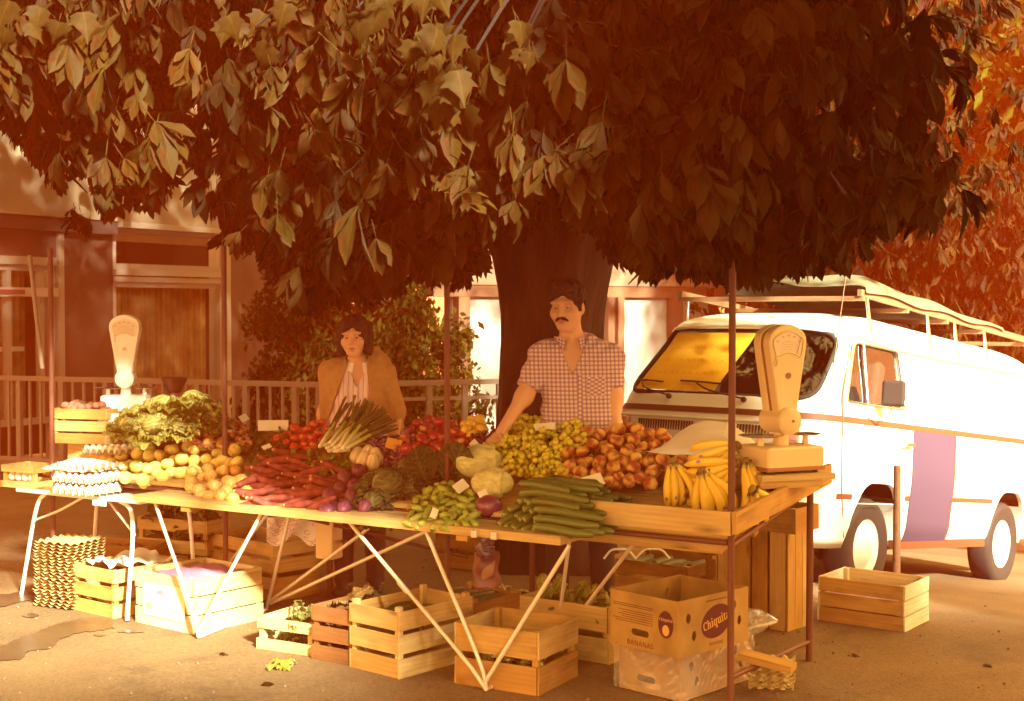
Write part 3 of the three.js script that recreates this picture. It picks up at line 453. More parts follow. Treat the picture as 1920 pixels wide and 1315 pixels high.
  for (const [a, b] of [[-0.50, -0.045], [0.03, 0.50]]) for (let i = 0; i < 22; i++) { const y = a + (b - a) * (i + 0.5) / 22; part('grille_slot', box(0.012, 0.082, 0.011), seam, gp, V(front(y, 1.03) + 0.002, 1.03, -y)); }
  for (const h of [0.963, 1.093]) P('grille_edge', tube([-0.7, -0.6, -0.3, 0, 0.3, 0.6, 0.7].map((y) => V(front(y, h) + 0.002, h, -y)), 0.010, 30, 6), paint);
  for (const y of [-0.63, 0.63]) P('indicator', new RoundedBoxGeometry(0.05, 0.105, 0.105, 3, 0.02), lens, VAN, V(front(y, 1.03) + 0.006, 1.03, -y), [0, y > 0 ? 0.5 : -0.5, 0]);
  for (const y of [-0.52, 0.52]) { const hl = P('headlight', new THREE.SphereGeometry(0.09, 20, 12).scale(0.45, 1, 1), M.chrome, VAN, V(front(y, 0.79) - 0.005, 0.79, -y)); part('rim', new THREE.TorusGeometry(0.095, 0.012, 8, 28), M.chrome, hl, V(0.01, 0, 0), [0, Math.PI / 2, 0]); }
  P('bumper', sheet((u, v) => { const y = (u * 2 - 1) * 0.80, h = 0.39 + 0.15 * v; return V(front(y * 0.96, 0.5) + 0.055 + 0.03 * Math.sin(v * Math.PI), h, -y); }, 30, 6), paint);
  // wipers, aerial, mirror, handle
  for (const [y0, y1] of [[-0.42, -0.62], [0.15, -0.16]]) { const q = (y, h, o) => V(front(y, h) + o, h, -y); P('wiper', joined([tube([q(y0 + 0.12, 1.235, 0.02), q((y0 + y1) / 2 - 0.02, 1.29, 0.035), q(y1 + 0.03, 1.335, 0.028)], 0.006, 8, 5), tube([q(y1 - 0.10, 1.34, 0.018), q(y1 + 0.06, 1.336, 0.02), q(y1 + 0.22, 1.328, 0.018)], 0.007, 8, 5), new THREE.SphereGeometry(0.02, 8, 6).translate(...q(y0 + 0.12, 1.23, 0.015).toArray())]), M.black); }
  P('aerial', joined([tube([V(0.66, 1.20, -0.74), V(0.60, 2.2, -0.79)], 0.0045), new THREE.CylinderGeometry(0.012, 0.014, 0.06, 8).translate(0.66, 1.22, -0.74)]), M.chrome);
  const mir = P('wing_mirror', new RoundedBoxGeometry(0.05, 0.17, 0.15, 3, 0.022), std(lin(0.02, 0.011, 0.007), 0.8), VAN, V(0.12, 1.35, -0.93), [0, 0.25, 0]); part('arm', tube([V(0, -0.08, 0), V(0.02, -0.16, 0.03), V(0.1, -0.17, 0.17)], 0.008), M.chrome, mir);
  P('door_handle', joined([box(0.13, 0.022, 0.022).clone().translate(0, 0, -0.022), box(0.03, 0.04, 0.03).clone().translate(0.06, 0, -0.01)]), M.chrome, VAN, V(-0.36, 1.03, -0.828));
  P('air_vent', side(-1.1, -1.5, 1.56, 1.62, -1, 0.004, 2, 2), paint);
  // wheels
  for (const [x, z] of [[0, -0.67], [-2.4, -0.69], [0, 0.67], [-2.4, 0.69]]) {
    const w = new THREE.Group(); w.name = 'wheel'; w.position.set(x, 0.325, z); w.rotation.y = z > 0 ? 0 : Math.PI; VAN.add(w);
    const prof = [[0.19, -0.085], [0.27, -0.092], [0.305, -0.085], [0.325, -0.06], [0.328, 0], [0.325, 0.06], [0.305, 0.085], [0.27, 0.092], [0.19, 0.075]].map(([r, y]) => new THREE.Vector2(r, y));
    part('tyre', new THREE.LatheGeometry(prof, 40).rotateX(Math.PI / 2), M.rubber, w);
    part('rim', new THREE.LatheGeometry([[0.001, 0.03], [0.10, 0.035], [0.14, 0.052], [0.165, 0.045], [0.195, 0.076], [0.2, 0.07]].map(([r, y]) => new THREE.Vector2(r, y)), 36).rotateX(Math.PI / 2), std(lin(0.55, 0.5, 0.45), 0.4), w);
    part('hub_cap', new THREE.LatheGeometry([[0.001, 0.092], [0.06, 0.088], [0.11, 0.07], [0.155, 0.048], [0.165, 0.04]].map(([r, y]) => new THREE.Vector2(r, y)), 36).rotateX(Math.PI / 2), std(lin(0.8, 0.77, 0.7), 0.3, { metalness: 0.3 }), w);
  }
  // roof rack with its uprights
  const rackWood = std(lin(0.32, 0.17, 0.09), 0.7, { map: grain });
  for (const sg of [-1, 1]) { P('rack_rail', box(3.3, 0.045, 0.03), rackWood, VAN, V(-1.42, 2.0, sg * 0.70)); for (const x of [0.12, -0.86, -1.36, -1.95, -2.9]) P('rack_upright', tube([V(x - 0.05, G0 + 0.02, sg * 0.725), V(x, 1.98, sg * 0.70)], 0.013), M.chrome); }
  for (const x of [0.2, -0.5, -1.2, -1.9, -2.9]) P('rack_bar', box(0.035, 0.03, 1.44), rackWood, VAN, V(x, 1.965, 0));
  // things carried by the van
  const into = (g) => g.applyMatrix4(VAN.matrixWorld);
  const tarpM = std(lin(0.15, 0.15, 0.09), 0.75, { map: spotty });
  solo('tarpaulin', into(sheet((u, v) => { const x = 0.20 - 2.5 * u, k = v * 2 - 1, y = 0.20 + k * 0.535, q = Math.sqrt(Math.max(0, 1 - Math.pow(Math.abs(k), 2.6))); const env = Math.min(1, u * 9 + 0.25) * (1 - 0.75 * u), lump = 0.17 * env * q + 0.035 * q * fbm(u * 8, v * 4, 99, 4, 3) + 0.02 * q * Math.sin(u * 15 + v * 7); const edge = Math.max(0, Math.abs(k) - 0.97) / 0.03; return V(x - 0.06 * q * (1 - Math.min(1, u * 6)), 2.026 + lump * 0.85 - edge * (0.012 + 0.012 * Math.sin(u * 17 + 2)), -y); }, 80, 60, [3, 2])), tarpM, 'grey green tarpaulin heaped over the load on the van roof rack', 'tarpaulin');
  const faint = canvasTex(512, 384, (c, w, h) => { c.fillStyle = '#fff'; c.fillRect(0, 0, w, h); const q = rng(5); c.strokeStyle = 'rgba(200,120,40,0.30)'; c.lineWidth = 5; for (let r = 0; r < 3; r++) { for (let k = 0; k < 9; k++) { const x = 70 + k * 42 + q() * 10, y = 110 + r * 85; if (q() < 0.2) continue; c.beginPath(); c.moveTo(x, y); c.quadraticCurveTo(x + 8, y - 36 * q(), x + 16, y - 12); c.quadraticCurveTo(x + 22, y + 6, x + 30, y - 4); c.stroke(); } } });
  solo('paper_sheet', into(sheet((u, v) => { const h = 1.275 + 0.42 * v, y0 = -0.64 + 0.09 * v, y1 = 0.03 + 0.09 * v, y = y0 + (y1 - y0) * u; return V(front(y, h) + 0.006, h, -y); }, 18, 6)), std(lin(0.74, 0.40, 0.02), 0.85, { map: faint }), 'large yellow paper sheet with faint handwriting across the van windscreen under the wipers', 'poster');
}

// ---------- the stall frame ----------
{
  const S = thing('market_stall', 'long market stall frame of rust brown poles carrying the fruit trays', 'market stall', V(0, 0, 0));
  const pole = (a, b, h, r = 0.0145) => { const p = st(a, b, 0); part('pole', rod(p, p.clone().setY(h), r, 10), M.rust, S); };
  const AF = [0, -1.4, -2.79, -4.08], AB = [0, -1.5, -2.85, -4.2];
  [[0, 0], [-1.603, 0.30], [-3.057, 0.30], [-4.08, 0]].forEach(([a, b]) => pole(a, b, 1.97)); AB.forEach((a, i) => pole(a, 0.93, i ? 0.86 : 0.84, 0.016));
  const R2 = (p, q, n = 'rail', r = 0.012) => part(n, rod(p, q, r, 8), M.rust, S);
  for (let i = 0; i < 3; i++) { R2(st(AF[i] - 0.016, 0, 0.68), st(AF[i + 1] + 0.016, 0, 0.68)); R2(st(AB[i] - 0.016, 0.93, 0.79), st(AB[i + 1] + 0.016, 0.93, 0.79)); }
  for (let i = 0; i < 4; i++) R2(st(AF[i], 0.016, 0.672), st(AB[i], 0.914, 0.79));
  R2(st(0, 0.016, 0.13), st(0, 0.914, 0.09), 'rail', 0.011); R2(st(-2.79, 0.016, 0.66), st(-1.9, 0.93, 0.3), 'brace', 0.010); R2(st(-2.85, 0.914, 0.35), st(-2.3, 0.4, 0.42), 'brace', 0.01);
  // sloping boards
  const tilt = Math.atan2(0.13, 0.93);
  for (let k = 0; k < 6; k++) { const b = 0.08 + k * 0.155, h = 0.705 + 0.13 * (b / 0.93), g = box(4.15, 0.02, 0.148, k), m = part('board', g, woods[[0, 1, 0, 4, 1, 0][k]], S, st(-2.09, b, h)); m.rotation.set(0, YAW, 0); m.rotateX(tilt); }
  // the tray at the right end with its thick front and end boards
  const fb = part('front_board', box(0.66, 0.096, 0.022), woods[0], S, st(-0.317, -0.032, 0.765)); fb.rotation.y = YAW;
  const eb = part('end_board', box(1.16, 0.092, 0.02, 2), woods[1], S, st(0.028, 0.54, 0.812)); eb.rotation.y = Math.atan2(-EB.z, EB.x); eb.rotateZ(0.075);
  const bb = part('back_board', box(1.2, 0.10, 0.02, 1), woods[4], S, st(-0.6, 1.03, 0.87)); bb.rotation.y = YAW;
  // folded awning arm hanging from the left pole
  const p = st(-4.08, -0.03, 0); part('awning_arm', rod(p.clone().setY(1.93).add(V(-0.09, 0, 0)), p.clone().setY(1.30).add(V(-0.02, 0, 0.02)), 0.012, 8), M.rail, S);
}
// ---------- the plank table with folding legs ----------
{
  const T = thing('plank_table', 'long low plank table on crossed folding legs in front of the stall', 'table', V(0, 0, 0));
  const a0 = -3.17, a1 = -0.66, len = a1 - a0, h = 0.665;
  for (let k = 0; k < 3; k++) { const m = part('board', box(len, 0.036, 0.186, k), woods[[0, 4, 0][k]], T, st((a0 + a1) / 2, -0.15 + k * 0.19, h + 0.0006 * k)); m.rotation.y = YAW; }
  for (const a of [a0 + 0.35, a1 - 0.5]) { const m = part('batten', box(0.06, 0.025, 0.55), woods[1], T, st(a, 0.04, h - 0.032)); m.rotation.y = YAW; }
  const legM = std(lin(0.66, 0.58, 0.48), 0.4, { metalness: 0.15 }), low = h - 0.02;
  const top = (px, py, b) => { const p = onH(px, py, low), [a] = toAB(p); return st(a, b, low); };
  const F1 = onGround(372, 1199), F1b = onGround(500, 1146), F2 = onGround(912, 1298), F2b = onGround(1042, 1222);
  const L = (n, ...p) => part(n, tube(p, 0.0095, 10, 7), legM, T);
  for (const f of [F1, F1b, F2, F2b]) f.y = 0.0105;
  L('leg', top(297, 942, -0.21), F1.clone().setY(0.03), F1); L('leg', top(462, 968, -0.2), F1.clone().setY(0.04));
  L('leg', top(405, 962, 0.26), F1b.clone().setY(0.02)); L('leg', top(592, 985, 0.26), F1b.clone().setY(0.04)); L('long_brace', top(765, 1003, -0.17), F1b.clone().add(V(0.02, 0.03, 0)));
  L('leg', top(350, 962, 0.3), onGround(377, 1130).setY(0.01));
  L('long_brace', top(610, 985, -0.16), F2.clone().add(V(-0.03, 0.05, 0.01)), F2.clone().add(V(0, 0.0, 0.01))); L('leg', top(765, 1003, -0.21), F2.clone().setY(0.04), F2); L('leg', top(1065, 1024, -0.21), F2.clone().setY(0.05));
  L('leg', top(922, 1025, 0.27), F2b.clone().setY(0.02)); L('leg', top(1158, 1012, 0.27), F2b.clone().setY(0.03));
  L('foot_bar', F1, F1b); L('foot_bar', F2, F2b);
  { const a = top(610, 985, -0.16), b = F2.clone().add(V(-0.03, 0.05, 0.01)); part('hinge_sleeve', rod(a.clone().lerp(b, 0.41), a.clone().lerp(b, 0.48), 0.0125, 8), M.leg, T); }
  for (const px of [860, 912]) part('clip', new RoundedBoxGeometry(0.03, 0.035, 0.02, 2, 0.006), M.leg, T, st(toAB(onH(px, 1007, h))[0], -0.252, h - 0.004), [0, YAW, 0]);
}
// ---------- the white camping table ----------
{
  const T = thing('camping_table', 'small white camping table carrying the stacked eggs at the left end', 'table', V(0, 0, 0));
  const h = 0.625, FL = onH(28, 919, h), FR = onH(262, 943, h), X = FR.clone().sub(FL).setY(0), len = X.length(); X.normalize(); const Z = V(X.z, 0, -X.x), yaw = Math.atan2(-X.z, X.x);
  const m = part('table_top', new RoundedBoxGeometry(len, 0.022, 0.52, 3, 0.008), M.white, T, FL.clone().addScaledVector(X, len / 2).addScaledVector(Z, 0.26)); m.rotation.y = yaw;
  const q = (u, w, y) => FL.clone().addScaledVector(X, u).addScaledVector(Z, w).setY(y);
  const g = (px, py) => onGround(px, py).setY(0.008);
  const L = (...p) => part('leg', tube(p, 0.0115, 14, 8), M.white, T), Br = (...p) => part('brace', tube(p, 0.007, 10, 6), M.leg, T);
  L(q(0.19, 0.05, h - 0.014), q(0.14, 0.05, h - 0.05), g(40, 1116)); L(q(len - 0.20, 0.05, h - 0.014), q(len - 0.11, 0.04, h - 0.05), g(238, 1167));
  L(q(0.2, 0.47, h - 0.014), q(0.15, 0.47, h - 0.05), q(0.05, 0.5, 0.008)); L(q(len - 0.2, 0.47, h - 0.014), q(len - 0.14, 0.47, h - 0.05), q(len - 0.1, 0.5, 0.008));
  Br(q(0.11, 0.05, 0.46), q(0.3, 0.06, 0.53), q(0.45, 0.1, h - 0.014)); Br(q(len - 0.09, 0.05, 0.44), q(len - 0.2, 0.06, 0.52), q(len - 0.36, 0.1, h - 0.014));
  part('hinge', box(0.09, 0.03, 0.015), M.white, T, q(len - 0.3, -0.002, h - 0.022), [0, yaw, 0]);
}

// ---------- crates ----------
// placed by the ground (or shelf) pixels of the near corner and of the far ends of the two faces seen
function frameBy(N, L, Rr, base) {
  const g = (p) => base === undefined ? onGround(...p) : onH(p[0], p[1], base);
  const n = g(N), l = g(L), r = Rr && g(Rr), X = (r ? r.clone().sub(n) : V(0, 0, 0)).setY(0), l0 = l.clone().sub(n).setY(0);
  const W = X.length(), D0 = l0.length(); let perp = V(-l0.z, 0, l0.x); if (perp.x < 0) perp.negate(); perp.normalize();
  const dir = r ? X.clone().normalize().add(perp).normalize() : perp; const back = V(dir.z, 0, -dir.x); if (back.dot(l0) < 0) back.negate();
  return { n, dir, back, W, D: D0 * Math.max(0.9, back.dot(l0.clone().normalize())), yaw: Math.atan2(-dir.z, dir.x), d: -n.z };
}
// local axes of a crate: x along the face on the right, z towards the near corner side
function crate(label, N, L, Rr, topPx, o = {}) {
  const f = frameBy(N, L, Rr, o.base), W = o.W ?? f.W, D = o.D ?? f.D, y0 = f.n.y, H = o.H ?? (N[1] - topPx) * f.d / FOCAL;
  const c = thing(o.name ?? 'wooden_crate', label, o.cat ?? 'crate', f.n.clone().addScaledVector(f.dir, W / 2).addScaledVector(f.back, D / 2).setY(y0 + (o.lift ?? 0)), f.yaw, o.group);
  const n = o.slats ?? 3, gap = o.gap ?? 0.025, w = o.wood ?? 0, T = 0.009, mat = (k) => o.mat ?? woods[pick(w === 0 ? [0, 0, 4, 1] : w === 1 ? [1, 1, 0, 2] : w === 2 ? [2, 2, 1] : [w])];
  const up = o.upright, nx = o.nx ?? n, sh = (cnt) => (H - gap * (cnt - 1)) / cnt, zs = [D / 2 - T / 2, -D / 2 + T / 2], xs = [W / 2 - T / 2, -W / 2 + T / 2], v = ri(4);
  if (up) {
    const k = up; for (const z of zs) for (let i = 0; i < k; i++) part('plank', box((W - 0.006 * (k - 1)) / k, H - 0.002, T, i), mat(), c, V(-W / 2 + (i + 0.5) * W / k, H / 2, z));
    const kz = o.upz ?? 3; for (const x of xs) for (let i = 0; i < kz; i++) part('plank', box(T, H, (D - 2 * T - 0.02 * (kz - 1)) / kz, i), mat(), c, V(x, H / 2, -D / 2 + T + (i + 0.5) * (D - 2 * T) / kz));
    part('end_panel', box(W - 0.02, 0.014, D - 0.02), mat(), c, V(0, H - 0.03, 0)); return c;
  }
  for (const z of zs) for (let i = 0; i < n; i++) part('slat', box(W, sh(n), T, (v + i) % 4), o.sideMat ?? mat(), c, V(rr(-0.004, 0.004), sh(n) / 2 + i * (sh(n) + gap), z + rr(-0.002, 0.002)), [rr(-0.02, 0.02), rr(-0.006, 0.006), rr(-0.010, 0.010)]);
  for (const x of xs) for (let i = 0; i < nx; i++) part('slat', box(T, sh(nx), D - 2 * T - 0.003, (v + i + 1) % 4), o.endMat ?? mat(), c, V(x + rr(-0.0015, 0.0015), sh(nx) / 2 + i * (sh(nx) + gap), 0));
  const ph = H + (o.posts ?? 0); for (const x of [1, -1]) for (const z of [1, -1]) part('corner_post', box(0.026, ph - 0.004, 0.026, ri(3)), mat(), c, V(x * (W / 2 - T - 0.0135), ph / 2 + 0.001, z * (D / 2 - T - 0.0135)));
  for (let i = 0; i < 3; i++) part('bottom_board', box(W - 2 * T - 0.06, 0.007, D / 3 - 0.03, i), mat(), c, V(0, 0.006, (i - 1) * (D / 3 - 0.008)));
  c.userData.size = [W, H, D]; return c;
}
const sizeOf = (c) => { const s = c.userData.size; delete c.userData.size; return s; };
const world = (c, x, y, z) => { c.updateMatrixWorld(true); return c.localToWorld(V(x, y, z)); };
const crates = {};
{
  const whiteAndLitEnd = std(lin(0.80, 0.74, 0.58), 0.8, { map: grain }), printM = std(lin(0.75, 0.68, 0.58), 0.9);
  crates.a = crate('pale wooden crate with printed white end under the left end of the plank table', [364, 1191], [255, 1166], [491, 1161], 1087, { slats: 3, nx: 3, gap: 0.008, wood: 4, endMat: whiteAndLitEnd });
  { const pr = canvasTex(256, 160, (c, w, h) => { c.fillStyle = '#f4ead2'; c.fillRect(0, 0, w, h); c.fillStyle = '#b98cb0'; c.beginPath(); c.arc(110, 52, 24, Math.PI, 0); c.fill(); c.fillStyle = '#cdb890'; c.fillRect(20, 96, 36, 34); c.fillStyle = '#fffdf2'; c.beginPath(); c.ellipse(150, 96, 60, 26, 0, 0, 7); c.fill(); c.fillStyle = '#d9c59a'; c.fillRect(190, 70, 30, 8); c.fillRect(180, 120, 44, 8); }); const [W, H, D] = crates.a.userData.size; part('printed_label', new THREE.PlaneGeometry(D * 0.72, H * 0.62), std(lin(0.85, 0.85, 0.85), 0.9, { map: pr }), crates.a, V(-W / 2 - 0.004, H * 0.5, 0), [0, -Math.PI / 2, 0]); }
  crates.b = crate('wooden crate with gaps between its slats beside the stack of egg trays', [214, 1161], [146, 1141], [332, 1132], 1070, { slats: 3, gap: 0.022, wood: 0 });
  crates.c = crate('low orange wooden crate of potatoes behind the stack of egg trays', [276, 1113], [100, 1090], [306, 1098], 1026, { slats: 2, gap: 0.012, wood: 1 });
  crates.d = crate('lower of two crates stuffed with leafy greens below the sacks of onions', [388, 1106], [283, 1085], [418, 1092], 1046, { slats: 2, gap: 0.05, wood: 0 });
  crates.e = crate('upper of two crates stuffed with leafy greens below the sacks of onions', [388, 1106], [283, 1085], [418, 1092], 0, { slats: 2, gap: 0.05, wood: 0, H: 0.20, lift: (1106 - 1046) * crates.d.position.z / -FOCAL * 1.0 + 0.006 });
  crates.f = crate('lower crate of the corner stack under the red roots, dark inside', [512, 1130], [404, 1098], [594, 1112], 1086, { slats: 1, nx: 1, wood: 0, posts: 0.02 });
  crates.g = crate('upper crate of the corner stack under the red roots with tall posts', [512, 1130], [404, 1098], [594, 1112], 0, { slats: 2, gap: 0.02, wood: 0, H: 0.165, lift: 0.158, posts: 0.035 });
  crates.h = crate('small pale two-slat crate of greens in the front row under the table', [586, 1232], [494, 1212], [640, 1206], 1170, { slats: 2, gap: 0.05, wood: 4 });
  crates.i = crate('reddish brown crate between two pale ones in the front row', [662, 1250], [591, 1233], [742, 1218], 1146, { slats: 3, gap: 0.022, wood: 5 });
  crates.j = crate('pale three-slat crate with dark zucchini in it in the front row under the table', [748, 1274], [669, 1247], [866, 1232], 1148, { slats: 3, gap: 0.022, wood: 0, nx: 3, posts: 0.02 });
  crates.k = crate('weathered wooden crate at the front behind the foot of the folding legs', [1010, 1306], [851, 1282], [1084, 1268], 1186, { slats: 2, gap: 0.03, wood: 1, nx: 2 });
  crates.l = crate('brown crate of dark squashes behind the pale front crate', [890, 1196], [800, 1176], [968, 1170], 1132, { slats: 2, wood: 1, posts: 0.02 });
  crates.m = crate('two-slat crate of yellowing leaves left of the banana boxes', [1142, 1247], [984, 1214], [1188, 1224], 1140, { slats: 2, gap: 0.03, wood: 0 });
  crates.n = crate('crate lined with newspaper in the shade under the table middle', [962, 1172], [884, 1162], [1000, 1158], 1128, { slats: 1, wood: 1, posts: 0.02 });
  crates.o = crate('tall crate stood on end with upright planks behind the right pole', [1477, 1186], [1346, 1160], [1514, 1172], 985, { upright: 3, upz: 4, wood: 1 });
  crates.p = crate('flat crate lying on top of the upright crate under the right tray', [1492, 1003], [1378, 986], [1522, 990], 955, { base: 0.548, slats: 1, wood: 1 });
  crates.q = crate('empty three-slat crate standing alone in front of the van', [1697, 1186], [1530, 1164], [1748, 1169], 1100, { slats: 3, gap: 0.007, wood: 1, nx: 3, sideMat: whiteAndLitEnd });  // paler side boards: sunlight on plain wood put into their colour
  crates.r = crate('low crate with white wire handles behind the banana boxes', [1292, 1122], [1150, 1096], [1345, 1102], 1064, { slats: 2, wood: 2 });
  crates.s = crate('narrow dark crate end standing left of the upright crate', [1384, 1136], [1338, 1122], [1430, 1118], 1012, { slats: 3, wood: 2 });
  crates.t = crate('crate standing behind the hanging shopping bag in the shade', [908, 1072], [822, 1060], [935, 1062], 1006, { slats: 2, gap: 0.035, wood: 2 });
  for (const k of Object.keys(crates)) if (crates[k].userData.size) crates[k].S = sizeOf(crates[k]);
}
// purple sheet lining, papers and newspapers in crates
{
  const crumple = (w, d, amp, seed, n = 14) => sheet((u, v) => V((u - 0.5) * w, amp * (fbm(u * 5 + seed, v * 5, 999, 3, seed) - 0.5) + amp * 0.6 * Math.abs(((u * 3.3 + v * 2.1 + seed) % 1) - 0.5), (v - 0.5) * d), n, n);
  const inC = (name, c, y, geo, m, label, cat, x = 0, z = 0) => solo(name, geo, m, label, cat, null, world(c, x, y, z), c.quaternion);
  { const [W, H, D] = crates.a.S; inC('lining_paper', crates.a, H * 0.90, crumple(W - 0.06, D - 0.06, 0.03, 3), std(lin(0.42, 0.20, 0.34), 0.85), 'purple lining paper filling the top of the white ended crate', 'paper'); }
  { const [W, H, D] = crates.b.S; inC('wrapping_paper', crates.b, H * 0.98, crumple(W * 0.9, D * 0.8, 0.07, 7), M.paper, 'crumpled white paper lying on the gapped crate at the left', 'paper', 0.04, 0); }
  { const [W, H, D] = crates.q.S; inC('lining_paper', crates.q, H * 0.55, crumple(W - 0.06, D - 0.06, 0.05, 9), std(lin(0.42, 0.22, 0.30), 0.85), 'purple grey paper in the bottom of the crate in front of the van', 'paper'); }
  { const [W, H, D] = crates.n.S; const news = canvasTex(256, 256, (c, w, h) => { c.fillStyle = '#e9dcc8'; c.fillRect(0, 0, w, h); c.fillStyle = '#7d6a58'; const q = rng(4); for (let y = 10; y < h; y += 7) for (let x = 8; x < w; x += 62) c.fillRect(x, y, 48 * (0.7 + 0.3 * q()), 3); }); inC('newspaper', crates.n, H * 1.0, crumple(W * 1.0, D * 0.9, 0.08, 5), std(lin(0.75, 0.70, 0.62), 0.95, { map: news }), 'crumpled newspaper lining the shaded crate under the table middle', 'newspaper'); }
  { const [W, H, D] = crates.g.S; inC('newspaper', crates.g, 0.02, crumple(W * 0.9, D * 0.9, 0.05, 8), M.paper, 'pale paper showing under the slats of the corner crate stack', 'newspaper'); }
  for (const [px, py, s] of []) { const p = onGround(px, py + 60).setY(0); solo('crumpled_paper', crumple(s, s, 0.035, px), std(lin(0.6, 0.44, 0.26), 0.9), px < 670 ? 'left of two crumpled papers on the brown front crate' : 'larger right crumpled paper on the brown front crate', 'paper', null, world(crates.i, px < 670 ? -0.05 : 0.09, crates.i.S[1] + 0.03, -0.1)); }
}
// ---------- banana boxes ----------
function carton(label, N, L, Rr, H, base, open, prints) {
  const f = frameBy(N, L, Rr, base), { W, D } = f, T = 0.006;
  const c = thing('banana_box', label, 'cardboard box', f.n.clone().addScaledVector(f.dir, W / 2).addScaledVector(f.back, D / 2).setY(base), f.yaw);
  // which local z side faces the near corner
  const zn = Math.sign(c.worldToLocal ? (c.updateMatrixWorld(true), c.worldToLocal(f.n.clone()).z) : 1);
  const hole = (w, h, holes) => { const s = new THREE.Shape([[-w / 2, 0], [w / 2, 0], [w / 2, h], [-w / 2, h]].map(([x, y]) => new THREE.Vector2(x, y))); for (const [x, y, rx, ry] of holes) { const p = new THREE.Path(); p.absellipse(x, y, rx, ry, 0, Math.PI * 2); s.holes.push(p); } const g = new THREE.ExtrudeGeometry(s, { depth: T, bevelEnabled: false, curveSegments: 16 }); return g; };
  const slot = (w, h, x, y, sw, shh, extra = []) => { const s = new THREE.Shape([[-w / 2, 0], [w / 2, 0], [w / 2, h], [-w / 2, h]].map(([a, b]) => new THREE.Vector2(a, b))); const p = new THREE.Path(); p.moveTo(x - sw, y - shh); p.lineTo(x + sw, y - shh); p.absarc(x + sw, y, shh, -Math.PI / 2, Math.PI / 2); p.lineTo(x - sw, y + shh); p.absarc(x - sw, y, shh, Math.PI / 2, Math.PI * 1.5); s.holes.push(p); return new THREE.ExtrudeGeometry(s, { depth: T, bevelEnabled: false, curveSegments: 10 }); };
  // long side (right face) and end side (left face)
  const rnd = [[-W * 0.36, H * 0.66, 0.016, 0.021], [-W * 0.28, H * 0.33, 0.016, 0.021], [W * 0.29, H * 0.72, 0.014, 0.02], [W * 0.37, H * 0.42, 0.014, 0.02]];
  part('side', hole(W, H, rnd), M.cardboard, c, V(0, 0, zn * D / 2 - (zn > 0 ? T : 0))); part('side', hole(W, H, rnd), M.cardboard, c, V(0, 0, -zn * D / 2 + (zn > 0 ? 0 : -T)));
  for (const s of [-1, 1]) { const e = part('end', slot(D - 2 * T - 0.002, H - 0.001, 0.02 * zn, H * 0.30, 0.035, 0.014), M.cardboard, c, V(s * W / 2 + (s > 0 ? -T : 0), 0, 0)); e.rotation.y = Math.PI / 2; }
  part('bottom', box(W - 2 * T, 0.005, D - 2 * T), M.cardboard, c, V(0, 0.003, 0));
  if (!open) part('lid', box(W + 0.004, 0.006, D + 0.004), M.cardboard, c, V(0, H + 0.0035, 0));
  if (prints) {
    const ink = '#4a1f24', kraft = '#ab8a5d';
    const long = canvasTex(512, 256, (x, w, h) => { x.fillStyle = '#ffffff'; x.clearRect(0, 0, w, h); x.fillStyle = ink; x.save(); x.translate(270, 126); x.rotate(-0.20); x.beginPath(); x.ellipse(0, 0, 112, 76, 0, 0, 7); x.fill(); x.fillStyle = '#c39a5c'; x.font = 'bold 56px serif'; x.textAlign = 'center'; x.fillText('Chiquita', 0, 18, 200); x.restore(); x.fillStyle = 'rgba(90,40,30,0.65)'; x.font = 'bold 22px sans-serif'; x.textAlign = 'center'; x.fillText('BANANAS', 270, 236); x.fillRect(190, 22, 160, 5); });
    const end = canvasTex(512, 340, (x, w, h) => { x.clearRect(0, 0, w, h); x.fillStyle = 'rgba(90,40,30,0.6)'; for (const [y, a, b] of [[70, 20, 330], [82, 20, 330], [108, 60, 330], [122, 90, 330], [136, 60, 330], [150, 90, 330], [164, 20, 330], [178, 40, 330]]) x.fillRect(a, y, b - a, 5); x.font = 'bold 44px sans-serif'; x.fillText('BANANAS', 128, 322); x.fillStyle = ink; x.beginPath(); x.ellipse(425, 152, 56, 84, 0, 0, 7); x.fill(); x.fillStyle = '#c39a5c'; x.font = 'bold 26px serif'; x.textAlign = 'center'; x.fillText('Chiquita', 425, 132, 100); x.beginPath(); x.ellipse(425, 188, 26, 34, 0, 0, 7); x.fill(); });
    const pm = (t) => new THREE.MeshStandardMaterial({ map: t, transparent: true, roughness: 0.9, side: THREE.DoubleSide });
    part('print', new THREE.PlaneGeometry(W * 0.98, H * 0.98), pm(long), c, V(0, H / 2, zn * (D / 2 + 0.0015)), [0, zn > 0 ? 0 : Math.PI, 0]);
    part('print', new THREE.PlaneGeometry(D * 0.98, H * 0.98), pm(end), c, V(-W / 2 - 0.0015, H / 2, 0), [0, -Math.PI / 2, 0]);
  }
  c.S = [W, H, D, zn]; return c;
}
const boxLow = carton('lower cardboard banana box wrapped in clear plastic film beside the front right pole', [1278, 1317], [1157, 1290], [1412, 1276], 0.205, 0.002, false, false);
const boxTop = carton('open printed cardboard banana box on top of the film wrapped box', [1272, 1236], [1142, 1206], [1406, 1202], 0.232, 0.215, true, true);
